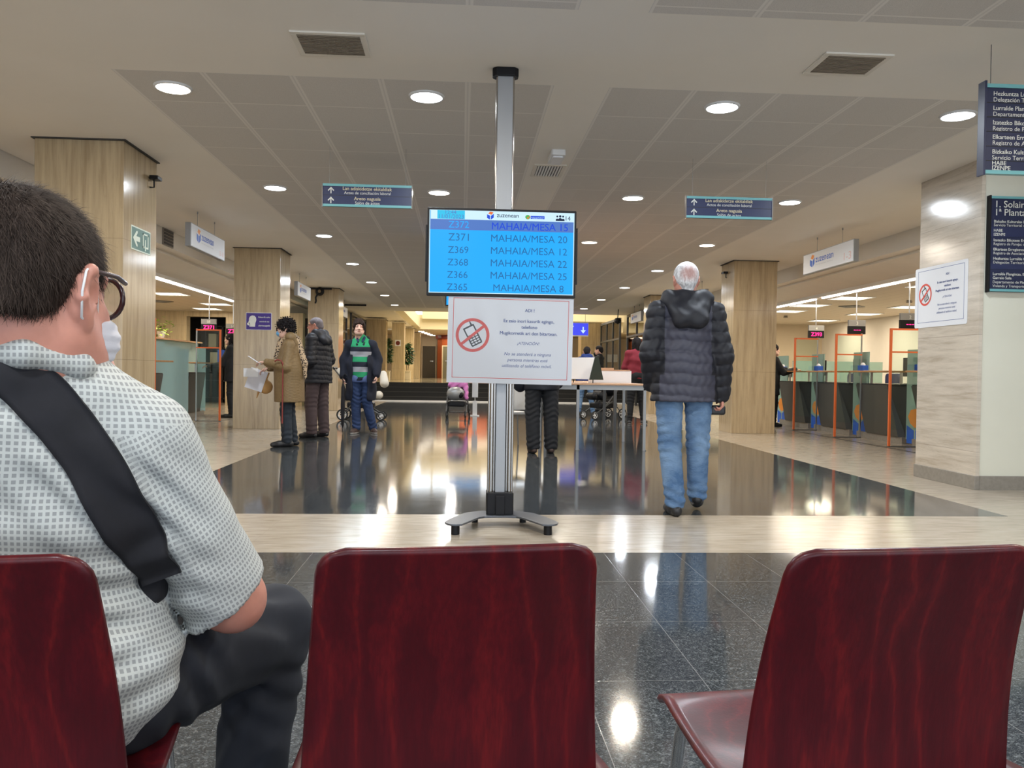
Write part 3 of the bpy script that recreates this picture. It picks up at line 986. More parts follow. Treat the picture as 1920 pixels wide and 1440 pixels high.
grille(2.185, 2.615, 4.81, 5.16, 'louvred ceiling grille right of the display pole', M['slat'])
grille(.655, .965, 7.65, 8.12, 'small black slotted vent in the plain strip between the ceiling panels', M['white'], 'y', 9)
t = thing('emergency_light', 'small clear box light on the plain ceiling strip beside the slotted vent', 'emergency light', (.825, 7.3, H))
MB().rbox(-.065, .065, -.17, .17, -.05, 0, .02).build('housing', M['white'], t, bevel=.004)
MB().rbox(-.045, .045, -.13, .13, -.064, -.05, .015).build('lens', M['paper'], t)
def side_vent(x, y, z, s, lab):
    t = thing('wall_vent', lab, 'vent', (x, y, z))
    b = MB(); b.box(0, s * -.02, -.2, .2, -.12, .12)
    b.build('frame', M['skirt'], t)
    b = MB()
    for k in range(5): b.box(s * -.02, s * -.03, -.17, .17, -.10 + k * .045, -.075 + k * .045)
    b.build('slats', M['dsteel'], t)
side_vent(-4.28, 11.95, 2.86, -1, 'small dark vent on the left bulkhead beside the hanging sign 13-18')
side_vent(5.93, 16.0, 2.86, 1, 'small dark vent on the right bulkhead beside the shoulder of the walking man')
# ---------------------------------------------------------------- lettering helpers
def fit(s, cx, y, width, align='CENTER', bold=0.0, shear=0.0, hmax=None):
    """text scaled so that it is width metres wide; y is the baseline; returns (verts, faces)"""
    vs, fs = text_mesh(s, 1.0, bold=bold, shear=shear, depth=0)
    x0 = min(v[0] for v in vs); x1 = max(v[0] for v in vs)
    k = width / (x1 - x0)
    ky = k if hmax is None else min(k, hmax / .70)
    off = cx - width / 2 if align == 'CENTER' else cx
    return [((v[0] - x0) * k + off, v[1] * ky + y, v[2]) for v in vs], fs

def write(name, lines, mat, parent, fr, out=.0008, label=None, k=None):
    o = None
    for it in lines:
        mb = MB()
        kw = it[4] if len(it) > 4 else {}
        vs, fs = fit(it[0], it[1], it[2], it[3], **kw)
        mb.add([(v[0], v[1], out + v[2]) for v in vs], fs)
        mb.xf(fr)
        o = mb.build(name, mat, parent, label=label, world=True)
    return o

def flat(name, polys, mat, parent, fr, d0=0.0, d1=.0008, label=None):
    mb = MB()
    for p in polys: mb.prism(p, d0, d1, 'z')
    mb.xf(fr)
    return mb.build(name, mat, parent, label=label, world=True)

LOGO_O = [(.16, .74), (.40, 1.0), (.82, .90), (.58, .60)]
LOGO_L = [(.02, .66), (.40, .50), (.40, 0), (.02, .20)]
LOGO_R = [(.50, .48), (.86, .74), (.86, .26), (.50, 0)]
def lg(P, x, y, s): return [(x + p[0] * s, y + p[1] * s) for p in P]
def circle(cx, cy, r, n=40): return [(cx + r * math.cos(2 * PI * k / n), cy + r * math.sin(2 * PI * k / n)) for k in range(n)]
def ring(mb, cx, cy, r0, r1, d, n=64):
    vs = []
    for k in range(n):
        a = 2 * PI * k / n
        vs += [(cx + r0 * math.cos(a), cy + r0 * math.sin(a), d), (cx + r1 * math.cos(a), cy + r1 * math.sin(a), d)]
    fs = [(2 * k, 2 * k + 1, 2 * ((k + 1) % n) + 1, 2 * ((k + 1) % n)) for k in range(n)]
    mb.add(vs, fs)
def rect(x0, x1, y0, y1): return [(x0, y0), (x1, y0), (x1, y1), (x0, y1)]
def rotp(P, cx, cy, a): 
    c, s = math.cos(a), math.sin(a)
    return [(cx + x * c - y * s, cy + x * s + y * c) for x, y in P]

# ---------------------------------------------------------------- display pole with base
t = thing('display_pole', 'tall aluminium display pole with a dark bow-shaped base and black ceiling cap', 'display stand', (.255, 5.30, 0))
b = MB()
pts = []
for k in range(9):      # left wing tip, then the front curve, right tip, back
    a = R(95 + 170 * k / 8); pts.append((-.335 + .075 * math.cos(a), -.62 + .09 * math.sin(a)))
tip_l = [(-.405, -.58), (-.418, -.64), (-.405, -.70), (-.375, -.735), (-.33, -.745), (-.29, -.73)]
mid = [(-.16, -.44), (-.12, -.405), (-.06, -.39), (.06, -.39), (.12, -.405), (.16, -.44)]
tip_r = [(.29, -.73), (.33, -.745), (.375, -.735), (.405, -.70), (.418, -.64), (.405, -.58)]
back = [(.35, -.42), (.27, -.24), (.15, -.14), (.0, -.12), (-.15, -.14), (-.27, -.24), (-.35, -.42)]
plate = tip_l + mid + tip_r + back
plate = [(x * .84, y * .80 + .17) for x, y in plate]
b.prism(plate, .062, .074, 'z')
b.build('base_plate', M['gunmetal'], t, bevel=.003)
for x in (-.285, .285):
    MB().cyl((x, -.36, 0), .026, .062, 20).build('foot', M['black'], t)
for x in (-.16, .16):
    MB().cyl((x, .04, 0), .022, .062, 20).build('foot', M['black'], t)
MB().rbox(-.088, .088, -.095, .06, .074, .215, .012).box(-.03, .03, -.112, -.095, .074, .20).build('base_socket', M['black'], t, bevel=.004)
b = MB()
b.rbox(-.052, .052, -.028, .028, .20, 2.93, .006); b.build('pole', M['alu_face'], t)
b = MB()
for s in (-1, 1):
    b.tube([(s * .054, -.022, .2), (s * .054, -.022, 2.93)], .006, 10)
    b.tube([(s * .054, .022, .2), (s * .054, .022, 2.93)], .006, 10)
b.build('corner_tube', M['rail'], t)
b = MB()
for s in (-1, 1):
    for q, rr in ((.042, .009), (.060, .013), (.077, .008)):
        b.tube([(s * q, -.040 + abs(q - .06) * .5, .2), (s * q, -.040 + abs(q - .06) * .5, 1.5)], rr, 14)
b.build('side_rail', M['rail'], t)
MB().box(-.030, .030, -.046, -.028, .2, 1.5).build('front_strip', M['alu_face'], t)
pl = [(-.085, -.025), (-.06, -.05), (.06, -.05), (.085, -.025), (.085, .025), (.06, .05), (-.06, .05), (-.085, .025)]
MB().prism(pl, 2.925, 2.98, 'z').build('ceiling_cap', M['black'], t, bevel=.006)

# ---------------------------------------------------------------- television
S = .951 / 278
TX, TZ = .2415, 1.760
fr = frame((TX, 5.172, TZ), (1, 0, .004), (-.004, 0, 1))
tv = thing('television', 'wall-mounted style queue television glowing blue with a list of ticket and desk numbers', 'television', (TX, 5.2, TZ))
def tp(px, py): return ((px - 941) * S, -(py - 474.5) * S)
b = MB(); b.rbox(-.4765, .4765, -.04, -.004, -.280, .280, .006, axis='y'); b.build('casing', M['black'], tv, bevel=.003)
MB().box(-.20, .20, -.002, .045, -.16, .16).build('mount', M['dsteel'], tv)
for sx in (-1, 1):
    MB().box(sx * .476, sx * .487, -.035, -.01, -.19, .17).build('side_bracket', M['black'], tv)
fr = frame((TX, 5.159, TZ), (1, 0, 0))
def tr(x0, x1, y0, y1):
    a = tp(x0, y1); c = tp(x1, y0); return rect(a[0], c[0], a[1], c[1])
scr = flat('screen', [tr(805.5, 1076.5, 397, 551)], M['scr_blue'], tv, fr, 0, .0004)
flat('white_border', [tr(805.5, 1076.5, 397, 398.2), tr(805.5, 807, 397, 551), tr(1075, 1076.5, 397, 551), tr(805.5, 1076.5, 549.6, 551)], M['scr_white'], scr, fr, .0004, .001)
flat('header_bar', [tr(808, 1075, 398, 414)], M['scr_white'], scr, fr, .0004, .0008)
flat('date_box', [tr(820, 871, 397.5, 413.5)], M['scr_cyan'], scr, fr, .0008, .0012)
flat('highlight_band', [tr(807, 1075, 414, 433.5)], M['scr_band'], scr, fr, .0004, .0008)
L = []
for i, (a, c) in enumerate([('Z371', 'MAHAIA/MESA 20'), ('Z369', 'MAHAIA/MESA 12'), ('Z368', 'MAHAIA/MESA 22'), ('Z366', 'MAHAIA/MESA 25'), ('Z365', 'MAHAIA/MESA 8')]):
    py = 453.5 + 23.1 * i
    L.append((a, *tp(860 - i * .5, py), 38 * S)); L.append((c, *tp(992, py), (143 if i < 4 else 132) * S))
write('queue_line', L, M['scr_txt'], scr, fr, .0012)
write('clock_line', [('12:44', *tp(845, 404.3), 20 * S), ('11/01/2023', *tp(846, 412.6), 46 * S)], M['scr_band'], scr, fr, .0016)
write('current_ticket', [('Z372', *tp(860, 429.5), 38 * S)], M['scr_blue'], scr, fr, .0012)
write('current_desk', [('MAHAIA/MESA 15', *tp(993, 431), 143 * S, dict(bold=.012))], M['scr_txt2'], scr, fr, .0012)
x, y = tp(912, 413)
flat('logo_top', [lg(LOGO_O, x, y, 15 * S)], M['scr_or'], scr, fr, .0008, .0014)
flat('logo_sides', [lg(LOGO_L, x, y, 15 * S), lg(LOGO_R, x, y, 15 * S)], M['scr_txt2'], scr, fr, .0008, .0014)
write('header_words', [('zuzenean', *tp(951, 408), 41 * S, dict(bold=.01)), ('14', *tp(1064.5, 411), 9 * S)], M['scr_dk'], scr, fr, .0012)
flat('emblem', [[(tp(988.5, 406.5)[0] + .016 * math.cos(q), tp(0, 406.5)[1] + .014 * math.sin(q)) for q in [2 * PI * k / 20 for k in range(20)]]], M['scr_gr'], scr, fr, .0008, .0013)
flat('emblem_dots', [circle(*tp(989, 408), .006, 12), circle(*tp(992, 405), .004, 12)], M['scr_or'], scr, fr, .0013, .0016)
flat('emblem_bars', [tr(994, 1020, 404, 409.5)], M['scr_txt2'], scr, fr, .0008, .0013)
write('emblem_words', [('EUSKO JAURLARITZA', *tp(1007, 407.8), 24 * S), ('GOBIERNO VASCO', *tp(1007, 409.4), 20 * S, dict(hmax=.004))], M['scr_white'], scr, fr, .0016)
pp = []
for dx, sc in ((1044, .8), (1055, .8), (1049.5, 1)):
    pp += [circle(*tp(dx, 405 - sc * 1.5), .0078 * sc, 12), lg([(-.6, 0), (.6, 0), (.55, .6), (.2, .85), (-.2, .85), (-.55, .6)], *tp(dx, 412), .021 * sc)]
flat('people_icon', pp, M['scr_dk'], scr, fr, .0008, .0014)

# second screen, partly hidden behind the first
t = thing('television', 'second blue queue television, peeking out behind the large one', 'television', (.22, 12.0, 2.25))
MB().box(-.485, .485, -.03, .03, -.285, .285).build('casing', M['black'], t, bevel=.004)
MB().box(-.47, .47, -.033, -.03, -.27, .27).build('screen', M['scr_blue'], t)
MB().cyl((0, .02, .2), .02, .53, 12).build('hanging_pole', M['alu'], t)
# large screen high up in the daylit hall, seen in the floor reflection
t = thing('television', 'large blue screen high in the far hall, seen mirrored in the floor', 'television', (.2, 40.8, 4.55))
MB().box(-.8, .8, -.04, .04, -.42, .42).build('casing', M['black'], t)
MB().box(-.78, .78, -.045, -.04, -.40, .40).build('screen', M['scr_blue'], t)
MB().cyl((0, 0, .4), .03, 2.65, 12).build('hanging_pole', M['alu'], t)

# ---------------------------------------------------------------- phone-ban notices
def notice(parent, fr, w_, h_, frame_mat, detail=1):
    """artwork of the notice: border, barred telephone and wording; origin at its centre"""
    k = w_ / 235
    def q(px, py): return ((px - 956) * k, -(py - 638) * k)
    def qr(x0, x1, y0, y1): a = q(x0, y1); c = q(x1, y0); return rect(a[0], c[0], a[1], c[1])
    flat('border_line', [qr(848, 1065, 561, 562), qr(848, 1065, 709, 710), qr(848, 849, 561, 710), qr(1064, 1065, 561, 710)], frame_mat, parent, fr, .0, .0008)
    cx, cy = q(885, 630)
    ph = MB()
    a = R(28)
    def pr(P): return [(cx + (x * math.cos(a) - y * math.sin(a)) * k, cy + (x * math.sin(a) + y * math.cos(a)) * k) for x, y in P]
    for P in ([(-10, -20), (10, -20), (11, -17), (11, 2), (-11, 2), (-11, -17)], [(-11, 2), (-8.5, 2), (-8.5, 18), (-11, 18)], [(8.5, 2), (11, 2), (11, 18), (8.5, 18)], [(-9, 15.5), (9, 15.5), (10, 18.5), (-10, 18.5)], [(4.5, 18), (8, 18), (7, 27), (5.6, 27)]):
        ph.prism(pr(P), 0, .0008, 'z')
    ph.xf(fr); ph.build('phone_icon', M['ink_k'], parent, world=True)
    kp = MB()
    for i in range(3):
        for j in range(4):
            x, y = -6 + 6 * i, -16 + 4.6 * j
            kp.prism(pr([(x - 2.2, y - 1.4), (x + 2.2, y - 1.4), (x + 2.2, y + 1.4), (x - 2.2, y + 1.4)]), .0008, .0014, 'z')
    kp.xf(fr); kp.build('phone_keys', M['paper'], parent, world=True)
    rg = MB(); ring(rg, cx, cy, 26 * k, 31.5 * k, .0016)
    c45 = R(40)
    P = [(-28, -2.6), (28, -2.6), (28, 2.6), (-28, 2.6)]
    rg.add([(cx + (x * math.cos(c45) - y * math.sin(c45)) * k, cy + (x * math.sin(c45) + y * math.cos(c45)) * k, .0018) for x, y in P], [(0, 1, 2, 3)])
    rg.xf(fr); rg.build('ban_ring', M['ink_r'], parent, world=True)
    write('bold_wording', [('ADI !', *q(991, 584), 18 * k, dict(bold=.02)), ('Ez zaio inori kasurik egingo,', *q(990, 604), 95 * k, dict(bold=.02)),
          ('telefono', *q(991, 615.5), 30 * k, dict(bold=.02)), ('Mugikorretik ari den bitartean.', *q(990, 627), 108 * k, dict(bold=.02))], M['ink_b'], parent, fr, .001)
    write('italic_wording', [('¡ATENCIÓN!', *q(990, 645.5), 42 * k, dict(shear=.25)), ('No se atenderá a ninguna', *q(989, 666), 88 * k, dict(shear=.25)),
          ('persona mientras esté', *q(989, 677), 76 * k, dict(shear=.25)), ('utilizando el teléfono móvil.', *q(988, 688), 93 * k, dict(shear=.25))], M['ink_b'], parent, fr, .001)
nb = thing('notice_board', 'large white phone ban notice in a plastic sleeve fixed below the television', 'notice', (.305, 5.19, 1.20))
rt = (1, 0, -.012)
fr = frame((.305, 5.178, 1.203), rt, (.012, 0, 1))
b = MB(); b.prism(rect(-.403, .403, -.279, .279), -.014, 0, 'z'); b.xf(fr); b.build('board', M['paper'], nb, bevel=.002, world=True)
notice(nb, frame((.305, 5.1775, 1.203), rt, (.012, 0, 1)), .806, .558, M['ink_r'])
M['sleeve'] = glass('clear_plastic_sleeve', (.985, .99, 1.0), .12, .0)
# wrinkled transparent film over the notice
n1, n2 = 40, 28
vs = []; fs = []
rnd = random.Random(5)
for j in range(n2 + 1):
    for i in range(n1 + 1):
        x = -.405 + .81 * i / n1; y = -.281 + .562 * j / n2
        wz = .0035 + .0013 * math.sin(x * 40 + math.sin(y * 9) * 2) * math.exp(-((y - .16) / .12) ** 2) + .0008 * rnd.random()
        vs.append((x, y, wz))
for j in range(n2):
    for i in range(n1):
        a = j * (n1 + 1) + i; fs.append((a, a + 1, a + n1 + 2, a + n1 + 1))
b = MB(); b.smooth = True; b.add(vs, fs); b.xf(fr); b.build('plastic_sleeve', M['sleeve'], nb, world=True)

t = thing('notice', 'laminated phone ban notice taped to the wide right-hand pillar', 'notice', (4.62, 7.57, 1.81))
fr = frame((4.6245, 7.575, 1.806), (0, -1, .0), (0, 0, 1))
flat('laminate', [rrect(-.43, .43, -.300, .300, .02)], M['paper'], t, fr, 0, .003)
fr = frame((4.6215, 7.575, 1.806), (0, -1, 0), (0, 0, 1))
notice(t, fr, .82, .56, M['ink_b'])

# ---------------------------------------------------------------- hanging direction signs
def dir_sign(x0, x1, z0, z1, y, lab):
    t = thing('hanging_sign', lab, 'sign', ((x0 + x1) / 2, y, (z0 + z1) / 2), 0, 'navy hanging direction signs')
    w_ = x1 - x0; h_ = z1 - z0
    MB().box(-w_ / 2, w_ / 2, -.008, .008, -h_ / 2, h_ / 2).build('panel', M['navy2'], t)
    MB().box(-w_ / 2, w_ / 2, -.012, .012, h_ / 2 - .022, h_ / 2).build('edge_strip', M['aqua'], t)
    MB().box(-w_ / 2, w_ / 2, -.012, .012, -h_ / 2, -h_ / 2 + .022).build('edge_strip', M['aqua'], t)
    MB().box(-w_ / 2 - .008, -w_ / 2, -.018, .018, -h_ / 2 - .006, h_ / 2 + .006).build('end_cap', M['chrome'], t)
    MB().box(w_ / 2, w_ / 2 + .008, -.018, .018, -h_ / 2 - .006, h_ / 2 + .006).build('end_cap', M['chrome'], t)
    MB().box(-w_ / 2, w_ / 2, -.0085, -.008, -.003, .001).build('divider', M['ink_k'], t)
    fr = frame(((x0 + x1) / 2, y - .0085, (z0 + z1) / 2), (1, 0, 0))
    k = w_ / 166
    for yy in (9.5, -9):
        A = [[(-68 * k + px * k, (yy + py) * k) for px, py in P] for P in ([(-.9, -6.5), (.9, -6.5), (.9, 4), (-.9, 4)], [(-6, -.5), (-4.6, -2), (0, 2.8), (0, 6)], [(0, 6), (0, 2.8), (4.6, -2), (6, -.5)])]
        flat('arrow', A, M['ink_w'], t, fr)
    write('basque_wording', [('Lan adiskidetze ekitaldiak', 0, 10 * k, 92 * k, dict(bold=.02)), ('Areto nagusia', 0, -8.5 * k, 50 * k, dict(bold=.02))], M['ink_y'], t, fr)
    write('spanish_wording', [('Actos de conciliación laboral', 0, 2.5 * k, 87 * k), ('Salón de actos', 0, -16.5 * k, 46 * k)], M['ink_w'], t, fr)
    b = MB()
    for s in (-1, 1): b.tube([(s * w_ * .43, 0, h_ / 2), (s * w_ * .43, 0, H - (z0 + z1) / 2)], .0012, 6)
    b.build('wire', M['steel'], t)
dir_sign(-1.258, -.475, 2.449, 2.651, 7.28, 'navy hanging sign with two up arrows, left of the television')
dir_sign(2.025, 2.825, 2.438, 2.636, 7.3, 'navy hanging sign with two up arrows, right of the television')

# ---------------------------------------------------------------- directories at the right edge
t = thing('hanging_sign', 'navy hanging directory with white lettering at the upper right corner', 'sign', (3.5, 4.62, 2.48))
X0, Zt, Zb = 3.045, 2.745, 2.215
MB().box(X0 + .012, 3.95, 4.612, 4.628, Zb + .02, Zt - .02).build('panel', M['navy'], t, world=True)
MB().box(X0, X0 + .014, 4.585, 4.65, Zb - .012, Zt + .012).build('end_cap', M['navy'], t, bevel=.002, world=True)
MB().box(X0 + .012, 3.95, 4.602, 4.636, Zt - .022, Zt).build('edge_strip', M['aqua'], t, world=True)
MB().box(X0 + .012, 3.95, 4.602, 4.636, Zb, Zb + .022).build('edge_strip', M['aqua'], t, world=True)
b = MB(); rows = [2.672, 2.592, 2.505, 2.425, 2.335, 2.245]
for z in (2.637, 2.552, 2.467, 2.380, 2.295): b.box(X0 + .014, 3.95, 4.609, 4.6125, z - .002, z + .002)
b.build('divider', M['ink_k'], t, world=True)
fr = frame((X0, 4.6115, 0), (1, 0, 0))
def dl(pairs, x, size, ls, z0, dz, boldfirst=True):
    A = []; B_ = []
    z = z0
    for a, c in pairs:
        A.append((a, x, z)); B_.append((c, x, z - ls)); z -= dz
    return A, B_
def column(name, items, x, size, mat, parent, fr, bold=0.0):
    for s, z in items:
        mb = MB()
        vs, fs = text_mesh(s, size, bold=bold, depth=0)
        mb.add([(v[0] + x, v[1] + z, .0008 + v[2]) for v in vs], fs)
        mb.xf(fr); mb.build(name, mat, parent, world=True)
zz = [2.690, 2.605, 2.520, 2.435, 2.348]
column('basque_wording', list(zip(['Hezkuntza Lurralde Ordezkaritza', 'Lurralde Plangintza Saila', 'Izatezko Bikoteen Erregistroa', 'Elkarteen Erregistroa', 'Bizkaiko Kulturako Zerbitzua'], [z - .012 for z in zz])) + [('HABE', 2.269), ('IZENPE', 2.240)], .068, .0365, M['ink_w'], t, fr, .016)
column('spanish_wording', list(zip(['Delegación Territorial de Educación', 'Departamento de Planificación', 'Registro de Parejas de Hecho', 'Registro de Asociaciones', 'Servicio Territorial de Cultura'], [z - .047 for z in zz])), .068, .0365, M['ink_w'], t, fr)
b = MB()
for x in (3.10, 3.85): b.tube([(x, 4.62, Zt), (x, 4.62, H)], .0022, 6)
b.build('wire', M['dsteel'], t, world=True)
t = thing('wall_directory', 'navy wall directory headed 1. Solairua on the pale wall beside the wide pillar', 'sign', (5.1, 6.95, 2.2))
X0, Zt, Zb = 4.69, 2.635, 1.785
MB().box(X0, 5.6, 6.945, 6.985, Zb, Zt).build('panel', M['navy'], t, world=True)
MB().box(X0 - .012, X0, 6.935, 6.985, Zb - .006, Zt + .006).build('end_cap', M['black'], t, world=True)
MB().box(X0, 5.6, 6.938, 6.985, Zt - .022, Zt).build('edge_strip', M['aqua'], t, world=True)
MB().box(X0, 5.6, 6.938, 6.985, Zb, Zb + .022).build('edge_strip', M['aqua'], t, world=True)
b = MB()
for z0_, z1_ in ((2.275, 2.36), (1.985, 2.035)): b.box(X0, 5.6, 6.942, 6.946, z0_, z1_)
b.build('blue_strip', M['navy2'], t, world=True)
fr = frame((X0, 6.9405, 0), (1, 0, 0))
column('heading', [('1. Solairua', 2.535), ('1ª Planta', 2.463)], .03, .085, M['ink_w'], t, fr, .012)
column('basque_wording', [('Bizkaiko Kulturako Lurralde Zerbitzua', 2.398), ('HABE', 2.318), ('IZENPE', 2.282), ('Izatezko Bikoteen Erregistroa', 2.232), ('Elkarteen Erregistroa', 2.150), ('Hezkuntza Lurralde Ordezkaritza', 2.068), ('Lurralde Plangintza, Etxebizitza eta', 1.930), ('Garraio Saila', 1.895)], .028, .034, M['ink_w'], t, fr, .018)
column('spanish_wording', [('Servicio Territorial de Cultura', 2.366), ('Registro de Parejas de Hecho', 2.198), ('Registro de Asociaciones', 2.116), ('Delegación Territorial de Educación', 2.034), ('Departamento de Planificación,', 1.858), ('Vivienda y Transportes', 1.823)], .028, .034, M['ink_w'], t, fr)

# ---------------------------------------------------------------- long white hanging signs with the cube logo
def zsign(x, y0, y1, z0, z1, side, num, lab, full=True):
    t = thing('hanging_lightbox', lab, 'sign', (x, (y0 + y1) / 2, (z0 + z1) / 2), 0, 'white hanging logo signs')
    MB().box(x - .035, x + .035, y0, y1, z0, z1).build('casing', M['alu_face'], t, bevel=.003, world=True)
    rt = (0, -1, 0) if side > 0 else (0, 1, 0)
    xf = x - .0355 if side > 0 else x + .0355
    fr = frame((xf, (y0 + y1) / 2, (z0 + z1) / 2), rt)
    w_ = y1 - y0; h_ = z1 - z0
    flat('face', [rect(-w_ / 2 + .012, w_ / 2 - .012, -h_ / 2 + .01, h_ / 2 - .01)], M['paper'], t, fr, 0, .001)
    s = h_ * .62
    lx = -w_ / 2 + w_ * .15
    fr2 = frame((xf + (-.0012 if side > 0 else .0012), (y0 + y1) / 2, (z0 + z1) / 2), rt)
    flat('logo_top', [lg(LOGO_O, lx, -s * .38, s)], M['logo_o'], t, fr2)
    flat('logo_sides', [lg(LOGO_L, lx, -s * .38, s), lg(LOGO_R, lx, -s * .38, s)], M['logo_b'], t, fr2)
    write('logo_name', [('zuzenean', lx + s * .95 + w_ * .19, -.012, w_ * .36, dict(bold=.015, hmax=.095))], M['logo_b'], t, fr2)
    write('small_print', [('Herritarrentzako Zerbitzua', lx + s * .95 + w_ * .19, -.055, w_ * .35, dict(hmax=.016))], M['grey_txt'], t, fr2)
    if num: write('desk_numbers', [(num, w_ / 2 - .16, -h_ / 2 + .045, .20, dict(hmax=.10))], M['pink_num'], t, fr2)
    b = MB()
    for y in (y0 + w_ * .25, y1 - w_ * .25):
        b.tube([(x, y, z1), (x, y, H)], .0025, 6); b.cyl((x, y, H - .03), .008, .03, 8)
    b.build('wire', M['steel'], t, world=True)
zsign(5.02, 10.07, 11.6, 2.487, 2.775, 1, '1-3', 'white hanging sign numbered 1-3 above the right-hand counters')
zsign(-3.39, 10.16, 11.57, 2.495, 2.785, -1, '13-18', 'white hanging sign numbered 13-18 beside the nearest left pillar')
zsign(-3.39, 16.6, 18.0, 2.49, 2.78, -1, '', 'white hanging sign between the second and third left pillars')
zsign(-3.39, 22.3, 23.7, 2.49, 2.78, -1, '', 'small far white hanging sign beyond the third left pillar')
zsign(5.02, 16.4, 17.8, 2.49, 2.78, 1, '', 'white hanging sign hidden in part behind the shoulder of the walking man')
zsign(5.02, 22.4, 23.8, 2.49, 2.78, 1, '', 'far white hanging sign right of the lit blue sign')

# ---------------------------------------------------------------- small signs
t = thing('exit_sign', 'green exit sign with white arrow and doorway on the nearest left pillar', 'sign', (-2.98, 7.65, 2.16))
fr = frame((-2.979, 7.652, 2.163), (0, 1, 0))
flat('sign_plate', [rect(-.222, .222, -.108, .108)], M['sign_lum'], t, fr, 0, .004)
fr = frame((-2.9748, 7.652, 2.163), (0, 1, 0))
flat('green_field', [rect(-.210, .210, -.096, .096)], M['green_sign'], t, fr)
fr = frame((-2.9738, 7.652, 2.163), (0, 1, 0))
flat('arrow', [[(-.185, 0), (-.11, .07), (-.085, .07), (-.085, .055), (-.115, .022), (-.03, .022), (-.03, -.022), (-.115, -.022), (-.085, -.055), (-.085, -.07), (-.11, -.07)]], M['sign_lum'], t, fr)
flat('doorway', [rect(.035, .055, -.06, .075), rect(.035, .17, .060, .075), rect(.152, .17, -.06, .075), rect(.115, .152, -.062, -.045), rect(.035, .075, -.062, -.045), rect(.088, .108, -.085, .02)], M['sign_lum'], t, fr)
t = thing('notice', 'purple notice with a white head silhouette on the second left pillar', 'notice', (-3.35, 13.49, 1.77))
fr = frame((-3.352, 13.498, 1.772), (1, 0, 0))
flat('plate', [rect(-.208, .208, -.142, .142)], M['paper'], t, fr, 0, .003)
fr = frame((-3.352, 13.4948, 1.772), (1, 0, 0))
flat('purple_field', [rect(-.202, .202, -.136, .136)], M['purple'], t, fr)
fr = frame((-3.352, 13.4938, 1.772), (1, 0, 0))
flat('head_silhouette', [[(-.15, -.09), (-.06, -.09), (-.055, -.03), (-.04, .02), (-.045, .06), (-.07, .09), (-.11, .095), (-.145, .075), (-.16, .04), (-.158, .01), (-.172, -.02), (-.155, -.03), (-.15, -.055)], circle(-.165, -.045, .024, 14)], M['ink_w'], t, fr)
write('wording', [('Eskerrik asko', .09, .058, .19, dict(bold=.03)), ('zaindurik eta', .09, -.012, .16, dict(bold=.03)), ('ulertzeagatik', .09, -.082, .19, dict(bold=.03))], M['ink_w'], t, fr)
t = thing('lit_sign', 'lit blue sign with a white down arrow at the end of the aisle', 'sign', (3.4, 25.9, 2.5))
xa, ya, za = 3.85, 26.9, 2.53
MB().box(xa - .55, xa + .36, ya, ya + .08, za - .30, za + .18).build('casing', M['white'], t, world=True)
MB().box(xa - .54, xa + .35, ya - .004, ya, za - .26, za + .14).build('blue_face', M['bsign'], t, world=True)
fr = frame((xa, ya - .006, za), (1, 0, 0))
flat('arrow', [rect(.16, .20, -.10, .02), [(.09, -.09), (.18, -.20), (.27, -.09)], rect(-.50, -.14, .02, .05)], M['scr_white'], t, fr)
b = MB()
for x in (-.4, .25): b.tube([(xa + x, ya + .04, za + .18), (xa + x, ya + .04, H)], .006, 6)
b.build('hanger', M['steel'], t, world=True)
t = thing('red_plate', 'small white plate with a dark red disc on the pale far pillar', 'sign', (-2.7, 33.59, 1.9))
MB().box(-2.80, -2.56, 33.585, 33.6, 2.00, 2.26).build('plate', M['paper'], t, world=True)
MB().cyl((-2.68, 33.58, 2.13), .09, .006, 20, 'y').build('disc', M['terra_d'], t, world=True)
t = thing('notice', 'plain white paper notice taped to the brown pillar at the far right', 'notice', (4.95, 31.38, 1.6))
MB().box(4.75, 5.2, 31.385, 31.4, 1.45, 1.75).build('sheet', M['paper'], t, world=True)
# cameras and brackets on the pillars
def cctv(x, y, z, d, lab):
    t = thing('security_camera', lab, 'camera', (x, y, z))
    MB().tube([(0, 0, 0), (d * .04, 0, 0), (d * .04, 0, .08)], .008, 8).build('bracket', M['black'], t)
    MB().rbox(d * .01, d * .09, -.05, .07, .07, .105, .01).build('housing', M['black'], t, bevel=.004)
cctv(-2.98, 7.86, 2.70, 1, 'small black camera on the edge of the nearest left pillar')
cctv(4.66, 14.0, 2.72, -1, 'small dark camera on the pillar right of the walking man')
t = thing('ceiling_camera', 'coiled black cable and camera hanging in front of the third left pillar', 'camera', (-3.45, 19.7, 2.9))
b = MB(); b.box(-.42, .28, -.04, .04, .02, .06); b.build('bracket', M['black'], t)
b = MB()
for q in range(4): b.torus((0, -.03 - .02 * q, -.03), .09 - .012 * q, .016, 'y', 18, 6)
b.tube([(-.05, -.05, -.1), (-.09, -.06, -.18), (-.08, -.06, -.26), (-.10, -.06, -.32)], .022, 8)
b.build('coiled_cable', M['black'], t)
t = thing('ceiling_camera', 'dark round projector hanging near the far right hanging sign', 'camera', (4.75, 24.6, 2.62))
MB().lathe([(0, -.1), (.09, -.06), (.11, 0), (.08, .08), (0, .1)], 16).build('housing', M['black'], t)
MB().tube([(0, 0, .08), (.02, 0, .36)], .015, 8).build('hanger', M['black'], t)
t = thing('ceiling_bracket', 'short black bracket under the ceiling beyond the third left pillar', 'bracket', (-3.2, 24.4, 2.93))
MB().box(-.35, .3, -.03, .03, -.02, .03).build('bar', M['black'], t)
